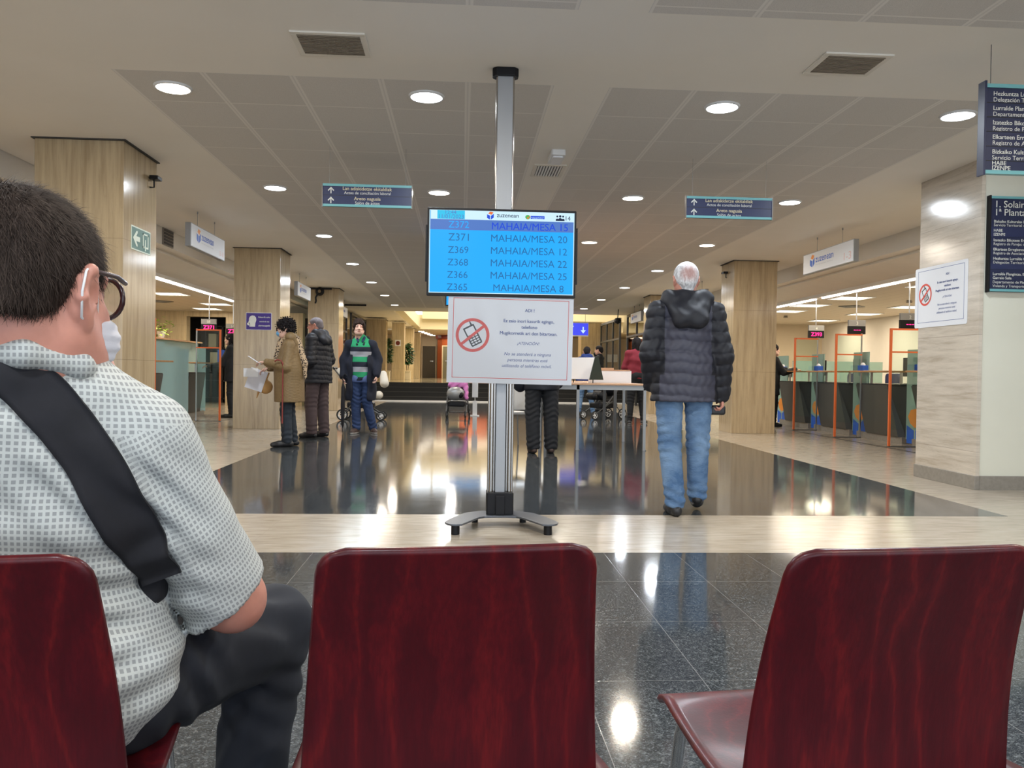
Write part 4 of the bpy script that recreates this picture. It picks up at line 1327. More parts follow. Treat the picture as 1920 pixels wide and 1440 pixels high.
# ---------------------------------------------------------------- red plywood chairs of the front row
def shell(fn, nu, nv, th, n_side):
    """thick curved plate: fn(u,v)->(point, normal) with u,v in [0,1]"""
    F = []; B_ = []
    for j in range(nv + 1):
        for i in range(nu + 1):
            p, n = fn(i / nu, j / nv)
            F.append(p + n * th / 2); B_.append(p - n * th / 2)
    return F, B_
def chair_back_pts():
    pass
def plate_from_outline(outline_fn, surf, th, nu=28, nv=24, mat=None):
    """grid stretched to a rounded outline; surf(x, s)->Vector, returns MB"""
    mb = MB(); mb.smooth = True
    G = [[outline_fn(i / nu, j / nv) for i in range(nu + 1)] for j in range(nv + 1)]
    P = [[surf(*G[j][i]) for i in range(nu + 1)] for j in range(nv + 1)]
    def nrm(j, i):
        a = P[j][min(i + 1, nu)] - P[j][max(i - 1, 0)]; c = P[min(j + 1, nv)][i] - P[max(j - 1, 0)][i]
        n = a.cross(c); return n.normalized() if n.length > 1e-9 else Vector((0, 1, 0))
    N = [[nrm(j, i) for i in range(nu + 1)] for j in range(nv + 1)]
    vs = [P[j][i] + N[j][i] * th / 2 for j in range(nv + 1) for i in range(nu + 1)] + [P[j][i] - N[j][i] * th / 2 for j in range(nv + 1) for i in range(nu + 1)]
    o = (nu + 1) * (nv + 1)
    fs = []
    for j in range(nv):
        for i in range(nu):
            a = j * (nu + 1) + i; b = a + 1; c = a + nu + 2; d = a + nu + 1
            fs.append((a, b, c, d)); fs.append((o + d, o + c, o + b, o + a))
    rim = [i for i in range(nu + 1)] + [j * (nu + 1) + nu for j in range(1, nv + 1)] + [nv * (nu + 1) + i for i in range(nu - 1, -1, -1)] + [j * (nu + 1) for j in range(nv - 1, 0, -1)]
    mb.add(vs, fs)
    L = len(rim)
    # rounded rim: extra middle ring pushed outwards
    cen = sum((P[j][i] for j in (0, nv) for i in (0, nu)), Vector()) / 4
    mid = []
    flatP = [P[j][i] for j in range(nv + 1) for i in range(nu + 1)]
    for q in rim:
        d = (flatP[q] - cen); d.normalize()
        mid.append(flatP[q] + d * th * .30)
    b0 = len(mb.v); mb.v += [tuple(m) for m in mid]
    for k in range(L):
        k2 = (k + 1) % L
        mb.f.append((rim[k2], rim[k], b0 + k, b0 + k2)); mb.mi.append(0); mb.sm.append(True)
        mb.f.append((b0 + k2, b0 + k, o + rim[k], o + rim[k2])); mb.mi.append(0); mb.sm.append(True)
    return mb
def rounded(hw0, hw1, L, r):
    """half width hw0 at s=0, hw1 at s=L, corners of radius r at the s=L end (and small ones at 0)"""
    def f(u, v):
        s = L * v
        hw = hw0 + (hw1 - hw0) * v
        for (c, rr) in ((L - s, r), (s, r * .6)):
            if c < rr: hw -= rr - math.sqrt(max(0, rr * rr - (rr - c) ** 2))
        # cluster rows near the ends
        return ((2 * u - 1) * hw, s)
    def g(u, v):
        v2 = .5 - .5 * math.cos(PI * v); v3 = .75 * v2 + .25 * v
        return f(u, v3)
    return g
def make_chair():
    t = thing('red_chair', '', 'chair')
    zt, z0 = .778, .40
    def sb(x, s):
        z = z0 + s
        k = (z - z0) / (zt - z0)
        y = .075 - .075 * k + .018 * math.sin(k * PI) + 0.30 * x * x - .004
        return Vector((x, y, z))
    plate_from_outline(rounded(.203, .176, zt - z0, .034), sb, .0125).build('backrest', M['red'], t)
    def ss(x, s):
        # s from the back of the seat to its front edge
        y = .04 + s
        z = .437 - .020 * math.sin(min(1, s / .36) * PI) * (1 - (x / .25) ** 2) + .012 * (x / .2) ** 2 * 0
        if s > .33: z -= (s - .33) ** 2 * 5.0
        return Vector((x, y, z))
    plate_from_outline(rounded(.228, .193, .400, .014), ss, .0125).build('seat', M['red'], t)
    for s in (-1, 1):
        MB().tube([(s * .17, .36, .415), (s * .175, .37, .38), (s * .20, .41, .01)], .011, 12).cyl((s * .20, .41, 0), .016, .02, 12).build('leg', M['chrome'], t)
        MB().tube([(s * .15, .11, .455), (s * .15, .10, .40), (s * .17, .06, .36), (s * .20, .0, .01)], .011, 12).cyl((s * .20, 0, 0), .016, .02, 12).build('leg', M['chrome'], t)
    MB().tube([(-.17, .36, .405), (.17, .36, .405)], .010, 10).tube([(-.16, .09, .40), (.16, .09, .40)], .010, 10).build('seat_frame', M['chrome'], t)
    return t
proto = make_chair()
ang = R(6.0)
ROW = [(.002, 'dark red plywood chair in the middle of the front row, nobody on it'), (-.612, 'dark red plywood chair at the left with the man in the grid shirt on it'), (.600, 'dark red plywood chair at the right with its glossy seat showing')]
for i, (d, lab) in enumerate(ROW):
    o = proto if i == 0 else copy_tree(proto)
    place(o, (d * math.cos(ang), 1.012 + d * math.sin(ang), 0) if i < 2 else (.596, 1.008, 0), ang)
    o['label'] = lab; o['group'] = 'front row of red chairs'

# ---------------------------------------------------------------- service counters
def counter_unit(Yp, s, num, lab, led='---', orange=True):
    """desk with charcoal trapezoid front; s=+1 right side of the hall (faces -X), s=-1 mirrored"""
    X = lambda x: x if s > 0 else 1.65 - x
    t = thing('service_counter', 'charcoal service counter with wooden ledge, ' + lab, 'counter', (X(7.1), Yp - .5, 0), 0, 'service counters on the ' + ('right' if s > 0 else 'left'))
    ya, yb = Yp + .21, Yp - 1.19
    if s < 0: ya, yb = Yp + .21 , Yp - 1.19
    # front panel: slanted far edge, folded-back wedge at the near edge
    b = MB()
    P = [(ya, .88), (yb + .40, .88), (yb + .06, .10), (ya - .36, .10)]
    b.prism([(p[0], p[1]) for p in P], X(6.6), X(6.66), 'x')
    b.build('front_panel', M['counter'], t, bevel=.003, world=True)
    b = MB()
    Q = [(X(6.605), yb + .40, .88), (X(6.70), yb, .88), (X(6.70), yb, .10), (X(6.605), yb + .06, .10)]
    Q2 = [(X(6.75), yb + .40, .88), (X(6.76), yb, .88), (X(6.76), yb, .10), (X(6.75), yb + .06, .10)]
    f = [(0, 1, 2, 3), (7, 6, 5, 4), (0, 4, 5, 1), (1, 5, 6, 2), (2, 6, 7, 3), (3, 7, 4, 0)]
    b.add(Q + Q2, f); b.build('folded_wedge', M['counter_d'], t, world=True)
    MB().box(X(6.63), X(6.80), yb, ya, 0, .10).build('plinth', M['skirt'], t, world=True)
    MB().box(X(6.60), X(7.35), yb, ya - .03, .88, .90).build('desk_top', M['counter_d'], t, world=True)
    MB().rbox(min(X(6.32), X(6.78)), max(X(6.32), X(6.78)), yb + .05, ya - .32, 1.078, 1.104, .02).build('ledge', M['wood'], t, bevel=.003, world=True)
    for y in (yb + .2, ya - .3): MB().box(X(6.70), X(6.73), y - .015, y + .015, .90, 1.078).build('ledge_support', M['alu'], t, world=True)
    # frosted glass fin with the cube logo
    g0, g1 = Yp - .05, Yp + .46
    gp = MB().box(X(6.68), X(6.70), g0, g1, .08, 1.42).build('glass_fin', M['teal_glass'] if s > 0 else M['teal_glass2'], t, world=True)
    if s > 0:
        fr = frame((6.678, (g0 + g1) / 2, 0), (0, -1, 0))
        w_ = .42
        flat('logo_top', [[(-.20, .42), (-.13, .52), (.02, .55), (.17, .47), (.20, .38), (.13, .31), (-.02, .26), (-.14, .32)]], M['logo_o'], gp, fr)
        flat('logo_sides', [[(-.23, .29), (-.04, .22), (-.04, .02), (-.23, .02)], [(.0, .22), (.21, .33), (.22, .02), (.0, .02)]], M['logo_b'], gp, fr)
    return t
def partition(Yp, s, lab, mat='orange'):
    X = lambda x: x if s > 0 else 1.65 - x
    t = thing('partition_frame', lab, 'partition', (X(6.15), Yp, 0), 0, 'orange partition frames on the ' + ('right' if s > 0 else 'left'))
    MB().box(X(6.135), X(6.165), Yp - .015, Yp + .015, 0, 1.71).build('post', M[mat], t, world=True)
    MB().box(X(6.17), X(6.59), Yp - .012, Yp + .012, 1.685, 1.71).box(X(6.17), X(6.59), Yp - .012, Yp + .012, 1.358, 1.38).build('rail', M[mat], t, world=True)
    MB().box(X(6.13), X(6.59), Yp - .025, Yp + .025, .0, .012).build('floor_bar', M['dsteel'], t, world=True)
    MB().box(X(6.17), X(6.57), Yp - .003, Yp + .003, .25, 1.68).build('pane', M['glass'], t, world=True)
    MB().box(X(6.57), X(6.59), Yp - .01, Yp + .01, 0, 1.72).build('inner_post', M['alu'], t, world=True)
def led_display(x, y, num, txt, lab, z0=1.765, z1=1.995, s=1):
    t = thing('number_display', lab, 'display', (x, y, (z0 + z1) / 2), 0, 'desk number displays')
    w_ = .155
    zs = z0 + (z1 - z0) * .62
    MB().box(x - w_, x + w_, y, y + .05, z0, zs).build('led_box', M['black'], t, world=True)
    MB().box(x - w_, x + w_, y - .002, y + .04, zs, z1 + .02).build('number_plate', M['steel'], t, world=True)
    fr = frame((x, y - .003, 0), (1, 0, 0))
    write('desk_number', [(num, 0, zs + .022, .034 * len(num), dict(bold=.03, hmax=.062))], M['ink_w'], t, fr)
    if txt == '---': flat('led_digits', [rect(-.06 + .045 * k, -.025 + .045 * k, (z0 + zs) / 2 - .006, (z0 + zs) / 2 + .006) for k in range(3)], M['led_red'], t, frame((x, y - .001, 0), (1, 0, 0)))
    elif txt: write('led_digits', [(txt, 0, z0 + .038, .22, dict(bold=.035, hmax=.085))], M['led_red'], t, frame((x, y - .0005, 0), (1, 0, 0)))
    MB().tube([(x, y + .03, z1), (x, y + .03, 2.5)], .010, 8).build('hanging_rod', M['alu'], t, world=True)
def desk_things(Yp, s, where, monitor=True, box=True, desk_z=.90):
    X = lambda x: x if s > 0 else 1.65 - x
    if box:
        t = thing('tissue_box', 'small blue tissue box on the counter ledge, ' + where, 'box', (X(6.55), Yp - .12, 1.104), 0, 'blue boxes on the counter ledges')
        MB().box(-.05, .05, -.08, .08, 0, .09).build('carton', M['logo_b'], t, bevel=.003)
        b = MB(); b.smooth = True
        b.lathe([(.0, .135), (.02, .13), (.035, .11), (.04, .088)], 12); b.build('tissue', M['white'], t)
    if monitor:
        t = thing('desk_monitor', 'dark monitor behind the counter ledge, ' + where, 'monitor', (X(7.05), Yp - .72, .90), 0, 'monitors on the counters')
        MB().rbox(-.02, .02, -.25, .25, .12, .42, .01, axis='x').build('screen_case', M['black'], t)
        MB().box(-.03, .03, -.03, .03, 0, .2).build('neck', M['dsteel'], t)
        MB().rbox(-.09, .09, -.12, .12, 0, .012, .02).build('foot', M['dsteel'], t)
    t = thing('paper_sheet', 'white form on the counter ledge, ' + where, 'paper', (X(6.5), Yp - .62, 1.105), .1, 'forms on the counter ledges')
    MB().box(-.1, .1, -.15, .15, 0, .003).build('sheet', M['paper'], t)
RU = [(11.28, '2', 'half hidden behind the wide pillar'), (12.95, '3', 'under display 3'), (14.60, '4', 'under display 4'), (16.25, '5', 'behind the black-clad woman at the right')]
for Yp, num, lab in RU:
    counter_unit(Yp, 1, num, lab)
    desk_things(Yp, 1, lab)
partition(11.25, 1, 'orange framed glass partition nearest the wide right pillar')
partition(12.95, 1, 'middle orange framed glass partition, left of display 3')
partition(14.60, 1, 'farthest orange framed glass partition, beside the woman in black')
led_display(7.0, 13.95, '3', '---', 'desk display 3 with red dashes above the right counters')
led_display(7.0, 15.60, '4', 'Z393', 'desk display 4 showing Z393 in red')
led_display(7.0, 12.25, '2', '---', 'desk display with red dashes cut off by the wide right pillar')
for yp, lab in ((11.82, 'by the nearest left pillar'), (13.49, 'behind the shoulder of the seated man'), (15.4, 'beside the second left pillar'), (17.05, 'where the woman in black stands')):
    if yp in (11.82, 13.49, 17.05):
        cu_ = counter_unit(yp, -1, '', lab)
        if yp == 17.05: cu_.location.x -= .42
    if yp == 11.82: desk_things(yp, -1, lab, monitor=(yp > 15))
partition(12.1, -1, 'orange framed glass partition at the left, by the nearest pillar')
partition(15.3, -1, 'farther glass partition frame at the left, in front of the dark shelves', 'orange')
led_display(-5.50, 14.1, '17', '', 'dark desk display 17 cut off by the nearest left pillar', 1.76, 1.98)
led_display(-5.30, 17.2, '18', 'Z371', 'desk display with bright magenta digits in the left office')
led_display(-5.28, 18.9, '14', 'Z37', 'desk display with magenta digits beside the second left pillar')
t = thing('glass_screen', 'tall frosted green glass screen standing between the left counters', 'screen', (-5.1, 14.4, 0))
MB().box(-5.12, -5.10, 13.95, 14.9, .05, 1.36).box(-5.2, -5.18, 15.05, 15.62, .05, 1.34).build('pane', M['teal_glass2'], t, world=True)
MB().box(-5.16, -5.08, 13.95, 15.62, 0, .06).build('base_rail', M['alu'], t, world=True)
t = thing('low_partition', 'wooden topped glass partition behind the left counters', 'partition', (-6.3, 17.1, 0))
MB().box(-6.42, -6.18, 14.6, 19.6, 1.57, 1.60).build('shelf', M['tabletop'], t, world=True)
MB().box(-6.32, -6.28, 14.6, 19.6, .1, 1.57).build('pane', M['teal_glass2'], t, world=True)
MB().box(-6.33, -6.27, 14.6, 19.6, 0, .1).build('base', M['alu'], t, world=True)
# dark shelves seen through the opening of the left end wall
t = thing('shelf_unit', 'dark bookcase with papers in the opening of the left end wall', 'shelf', (-6.9, 23.7, 0))
b = MB(); b.box(-7.5, -6.2, 23.9, 24.0, 0, 2.2)
for x in (-7.5, -6.87, -6.24): b.box(x, x + .04, 23.5, 23.9, 0, 2.2)
for z in (.1, .6, 1.1, 1.55, 2.16): b.box(-7.5, -6.2, 23.5, 23.9, z, z + .04)
b.build('carcass', M['counter_d'], t, world=True)
for i, (x, z, h_) in enumerate([(-7.15, 1.59, .38), (-6.7, 1.59, .3), (-7.1, 1.14, .3)]):
    t = thing('paper_stack', 'stack of white papers on the dark bookcase, %s' % ['upper left compartment', 'upper right compartment', 'middle compartment'][i], 'papers', (x, 23.65, z))
    MB().box(-.11, .11, -.1, .1, 0, h_).build('stack', M['planter'], t, bevel=.005)
# wall cupboards and low screens inside the right office
t = thing('cupboard', 'long low white cupboard against the far beige wall of the right office', 'cupboard', (7.6, 22.6, 0))
MB().box(6.2, 9.6, 22.3, 22.88, 0, 1.25).build('body', M['white_wall'], t, bevel=.005, world=True)
MB().box(6.2, 9.6, 22.28, 22.3, .98, 1.22).build('niche_shade', M['counter_d'], t, world=True)  # flat dark strip on the front, coloured as the shade inside a niche
t = thing('desk_screen', 'pale green glass screen between the desks of the right office', 'screen', (8.0, 17.5, 0))
MB().box(7.5, 9.6, 17.9, 17.93, .3, 1.35).build('pane', M['teal_glass'], t, world=True)
MB().box(7.5, 9.6, 17.89, 17.94, 0, .3).build('base_rail', M['alu'], t, world=True)
for i, (x, y) in enumerate(((8.3, 13.0), (8.3, 14.6), (8.3, 16.1))):
    t = thing('office_chair', 'dark blue office chair behind counter %s' % ['2', '3', '4'][i], 'chair', (x - .3, y - .05, 0), PI / 2, 'office chairs of the right office')
    b = MB(); b.rbox(-.24, .24, -.05, .02, .55, 1.08, .08, 5, 'y'); b.build('backrest', M['navy2'], t, bevel=.015)
    b = MB(); b.rbox(-.24, .24, -.5, -.03, .42, .50, .06); b.build('seat', M['navy2'], t, bevel=.015)
    MB().cyl((0, -.25, .08), .03, .34, 12).build('column', M['dsteel'], t)
    b = MB()
    for k in range(5):
        a = 2 * PI * k / 5
        b.tube([(0, -.25, .10), (.28 * math.cos(a), -.25 + .28 * math.sin(a), .05)], .018, 8); b.cyl((.28 * math.cos(a), -.25 + .28 * math.sin(a), 0), .025, .04, 10)
    b.build('foot_star', M['black'], t)
t = thing('wall_ring', 'thin metal ring emblem on the glass above the right counters', 'emblem', (6.9, 11.75, 1.45))
# desk tape on the floor
b = MB()
for k in range(34): b.box(6.04, 6.09, 10.0 + k * .19, 10.11 + k * .19, .0003, .0022)
t = tag(b.build('floor_tape', M['ink_k']), 'dashed black waiting line taped to the pale floor before the right counters', 'floor marking')
bpy.data.objects.remove(bpy.data.objects['wall_ring'])

# ---------------------------------------------------------------- standing table with displays
t = thing('standing_table', 'long high table with beech top and grey steel legs left of the walking man', 'table', (1.78, 11.0, 0))
x0, x1, y0, y1, zt = 1.12, 2.40, 10.35, 11.75, .868
MB().rbox(x0 - .02, x1 + .02, y0 - .02, y1 + .02, zt - .022, zt, .02).build('tabletop', M['tabletop'], t, bevel=.003, world=True)
MB().box(x0, x1, y0, y0 + .03, zt - .082, zt - .022).box(x0, x1, y1 - .03, y1, zt - .082, zt - .022).box(x0, x0 + .03, y0, y1, zt - .082, zt - .022).box(x1 - .03, x1, y0, y1, zt - .082, zt - .022).build('apron', M['steel'], t, world=True)
for x, y in ((x0, y0), (x1 - .045, y0), (x0, y1 - .045), (x1 - .045, y1 - .045), (1.48, y0), (1.20, y1 - .045)):
    MB().box(x, x + .036, y, y + .036, 0, zt - .022).cyl((x + .022, y + .022, 0), .028, .012, 12).build('leg', M['steel'], t, world=True)
t = thing('standing_table', 'second grey framed table behind the long high table', 'table', (2.6, 13.4, 0))
x0, x1, y0, y1 = 1.3, 2.42, 12.5, 13.5
MB().rbox(x0 - .02, x1 + .02, y0 - .02, y1 + .02, zt - .022, zt, .02).build('tabletop', M['tabletop'], t, bevel=.003, world=True)
MB().box(x0, x1, y0, y0 + .03, zt - .08, zt - .022).build('apron', M['dsteel'], t, world=True)
for x, y in ((x0, y0), (x1 - .045, y0), (x0, y1 - .045), (x1 - .045, y1 - .045)):
    MB().box(x, x + .045, y, y + .045, 0, zt - .022).build('leg', M['dsteel'], t, world=True)
def tri_stand(x, y, rz, lab):
    t = thing('leaflet_display', lab, 'display', (x, y, .868), rz, 'triangular displays on the standing table')
    b = MB(); b.prism([(-.13, .05), (.13, .05), (.03, .34), (-.03, .34)], -.24, .235, 'x')
    b.v = [(v[0], v[1], v[2]) for v in b.v]
    b.build('white_body', M['paper'], t, bevel=.003)
    b = MB(); b.prism([(-.135, .045), (.135, .045), (.033, .345), (-.033, .345)], .235, .245, 'x'); b.build('dark_end_panel', M['green_k'], t)
    MB().tube([(.18, 0, 0), (.18, 0, .05)], .006, 8).tube([(-.18, 0, 0), (-.18, 0, .05)], .006, 8).build('peg', M['black'], t)
M['green_k'] = plain('very_dark_green_board', (.018, .032, .026), .5)
tri_stand(1.62, 10.75, R(-52), 'white triangular leaflet display with a dark green end on the high table')
tri_stand(1.22, 11.35, R(-52), 'dark green ended display half hidden behind the phone ban notice')
t = thing('document_box', 'long white storage box on the high table', 'box', (2.12, 11.3, .868))
MB().box(-.32, .24, -.15, .15, 0, .17).build('carton', M['paper'], t, bevel=.004)
MB().box(-.33, .22, -.16, .16, .17, .185).box(-.25, .0, -.1, .1, .185, .21).build('lid', M['tabletop'], t, bevel=.003)

# ---------------------------------------------------------------- plants of the far hall
def plant(x, y, z, h_, w_, lab, planter=True):
    t = thing('potted_plant', lab, 'plant', (x, y, z))
    if planter:
        MB().box(-.21, .21, -.2, .2, 0, .36).box(-.225, .225, -.215, .215, .34, .38).build('planter', M['planter'], t, bevel=.01)
    rnd = random.Random(int(x * 100) + 3)
    st = MB(); lf = MB()
    for k in range(7):
        bx, by = rnd.uniform(-.15, .15), rnd.uniform(-.1, .1)
        pts = [(bx, by, .4), (bx * 1.5, by, .4 + h_ * .4), (bx * 2 + rnd.uniform(-.1, .1), by, .4 + h_ * .9)]
        st.tube(pts, .012, 6)
    for k in range(560):
        a = rnd.uniform(0, 2 * PI); q = rnd.random() ** .5; zz = .4 + h_ * (.25 + .75 * rnd.random())
        wr = w_ * (.55 + .45 * math.sin(PI * (zz - .4) / h_))
        c = Vector((q * wr * math.cos(a), q * wr * .6 * math.sin(a), zz))
        L = rnd.uniform(.12, .22); d = Vector((math.cos(a), math.sin(a) * .6, rnd.uniform(-.9, .3))).normalized()
        sd = d.cross(Vector((0, 0, 1))).normalized() * L * .22
        nn = d.cross(sd).normalized() * .012
        lf.smooth = True
        lf.add([c, c + d * L * .4 + sd + nn, c + d * L, c + d * L * .4 - sd + nn, c + d * L * .45 - nn], [(0, 1, 4), (1, 2, 4), (2, 3, 4), (3, 0, 4)])
    st.build('stem', M['bark'], t); lf.build('foliage', M['leaf'], t)
plant(-2.42, 34.6, ZU, 1.15, .27, 'leafy dark green plant in a cream planter between the far hall pillars')
plant(-3.15, 33.0, ZU, 1.3, .25, 'dark green plant behind the man in the striped jumper', True)
plant(3.55, 29.5, ZU, 1.15, .25, 'thin flowering plant beside the lit blue sign')
t = thing('potted_plant', 'trailing yellow-green pothos on the wooden shelf of the left office', 'plant', (-6.3, 17.3, 1.60))
MB().lathe([(.05, 0), (.08, .1), (.085, .14)], 16).build('pot', M['white'], t)
rnd = random.Random(9); lf = MB(); lf.smooth = True
for k in range(60):
    a = rnd.uniform(0, 2 * PI); q = rnd.random()
    c = Vector((q * .2 * math.cos(a), q * .38 * math.sin(a), .14 + rnd.uniform(-.12, .32) * (1 - q * .4)))
    L = rnd.uniform(.07, .12); d = Vector((math.cos(a), math.sin(a), rnd.uniform(-.8, .5))).normalized()
    sd = d.cross(Vector((.1, 0, 1))).normalized() * L * .38
    lf.add([c, c + d * L * .4 + sd, c + d * L, c + d * L * .4 - sd, c + d * L * .45 - Vector((0, 0, .01))], [(0, 1, 4), (1, 2, 4), (2, 3, 4), (3, 0, 4)])
lf.build('foliage', M['leaf_l'], t)
# ---------------------------------------------------------------- people
M['skin'] = m_skin('skin', (.62, .34, .25)); M['skin_r'] = m_skin('ruddy_skin', (.60, .27, .20)); M['skin_l'] = m_skin('light_skin', (.70, .44, .35))
M['hair_dk'] = m_hair('dark_brown_hair', (.018, .012, .012), (.085, .062, .055))
M['hair_seat'] = m_hair('grey_flecked_brown_hair', (.026, .017, .013), (.095, .068, .055), 110)
M['hair_mop'] = m_hair('chestnut_hair', (.016, .009, .007), (.065, .036, .025), 40)
M['hair_bk'] = m_hair('black_hair', (.006, .005, .006), (.035, .028, .03))
M['hair_w'] = m_hair('white_hair', (.42, .42, .44), (.80, .80, .82))
M['hair_g'] = m_hair('cropped_grey_hair', (.14, .12, .13), (.34, .31, .33))
M['mask_b'] = plain('blue_face_mask', (.18, .46, .78), .8)
M['mask_w'] = plain('white_face_mask', (.62, .62, .68), .8, bump=.3, nscale=50)
M['lens'] = glass('spectacle_lens', (.9, .9, .88), .05, .4)
M['frame_br'] = plain('dark_red_brown_spectacle_frame', (.035, .012, .014), .25)
M['eye'] = plain('dark_eye', (.02, .015, .012), .2)
M['lip'] = plain('lips', (.42, .12, .10), .5)
M['jean'] = m_denim('faded_blue_jeans', (.055, .125, .26), (.20, .32, .50))
M['jean_d'] = m_denim('dark_blue_jeans', (.012, .028, .085), (.03, .06, .16))
M['trs_k'] = plain('black_trousers', (.010, .011, .014), .85, noise=.25, nscale=9, bump=.15)
M['trs_n'] = plain('navy_trousers', (.014, .019, .035), .85, noise=.2, nscale=9)
M['trs_b'] = plain('brown_grey_trousers', (.075, .052, .055), .9, noise=.15, nscale=9)
M['trs_s'] = plain('slate_trousers', (.022, .030, .042), .85, noise=.15, nscale=9)
M['down_n'] = m_quilt('navy_grey_down_jacket', (.046, .047, .072), .55)
M['down_k'] = m_quilt('black_navy_down', (.0065, .0075, .014), .6)
M['navy_coat'] = plain('navy_wool_coat', (.010, .013, .026), .95, noise=.15, nscale=20)
M['khaki'] = plain('khaki_quilted_coat', (.205, .135, .060), .6, noise=.12, nscale=40, bump=.2)
M['leopard'] = m_leopard(); M['knit'] = m_knit_stripes()
M['wine'] = plain('wine_red_jumper', (.20, .014, .028), .85, noise=.1, nscale=20)
M['blue_top'] = plain('blue_hooded_top', (.012, .035, .17), .85)
M['shoe_k'] = plain('black_shoe', (.016, .016, .018), .45)
M['shoe_br'] = plain('brown_shoe', (.05, .028, .022), .6)
M['sole_w'] = plain('white_sole', (.75, .70, .66), .6)
M['tan_bag'] = plain('tan_cloth_bag', (.45, .25, .09), .8)
M['cane'] = plain('red_brown_cane', (.22, .035, .028), .35)
M['grid'] = m_shirt()

def nz(v): v = np.array(v, float); return v / np.linalg.norm(v)
def rotz_np(a):
    c, s = math.cos(a), math.sin(a); return np.array([[c, -s, 0], [s, c, 0], [0, 0, 1]])
def rotx_np(a):
    c, s = math.cos(a), math.sin(a); return np.array([[1, 0, 0], [0, c, -s], [0, s, c]])

def head_sdf(neck=.17, ear=True, detail=1, nr=.058):
    """head in its own frame: x right, y towards the face, z up, origin between the ears"""
    S = SDF(.025)
    S.ell((0, -.012, .036), (.077, .097, .086))
    S.ell((0, .022, -.020), (.064, .072, .088))
    S.cap((-.03, .048, -.080), (.03, .048, -.080), .030, k=.03)
    S.ell((0, .060, -.092), (.026, .024, .020), k=.02)
    S.cap((-.052, .0, -.05), (-.03, .05, -.085), .026, k=.03); S.cap((.052, .0, -.05), (.03, .05, -.085), .026, k=.03)
    S.cap((-.036, .076, .026), (.036, .076, .026), .014, k=.02)
    for s in (-1, 1):
        S.ell((s * .034, .066, -.028), (.024, .022, .022), k=.02)
        S.ell((s * .032, .097, .006), (.017, .014, .011), k=.012, op=-1)
        S.ell((s * .031, .080, .004), (.013, .013, .012), k=.004)
    S.cap((0, .090, .010), (0, .112, -.030), .008, .0125, k=.012)
    S.ell((-.012, .100, -.034), (.008, .010, .008), k=.008); S.ell((.012, .100, -.034), (.008, .010, .008), k=.008)
    S.cap((-.018, .088, -.057), (.018, .088, -.057), .0065, k=.008); S.cap((-.015, .086, -.067), (.015, .086, -.067), .0075, k=.008)
    if ear:
        for s in (-1, 1):
            tilt = Euler((R(-12), 0, R(s * -22)))
            S.ell((s * .082, -.012, -.004), (.009, .019, .030), k=.008, rot=tilt)
            S.cap((s * .086, -.022, .014), (s * .090, -.012, .027), .0065, k=.006); S.cap((s * .090, -.012, .027), (s * .084, .006, .024), .0065, .005, k=.006)
            S.cap((s * .086, -.022, .014), (s * .088, -.026, -.006), .0065, k=.006); S.cap((s * .088, -.026, -.006), (s * .083, -.014, -.028), .0065, k=.006)
            S.ell((s * .080, -.006, -.034), (.0075, .010, .011), k=.006)
            S.ell((s * .097, -.006, -.004), (.012, .012, .018), k=.005, op=-1)
    if neck < .1: S.cap((0, -.004, -.05), (0, .0, -neck), nr, nr, k=.035)
    else: S.cap((0, -.028, -.05), (0, -.045, -neck), nr, nr * 1.06, k=.035)
    return S

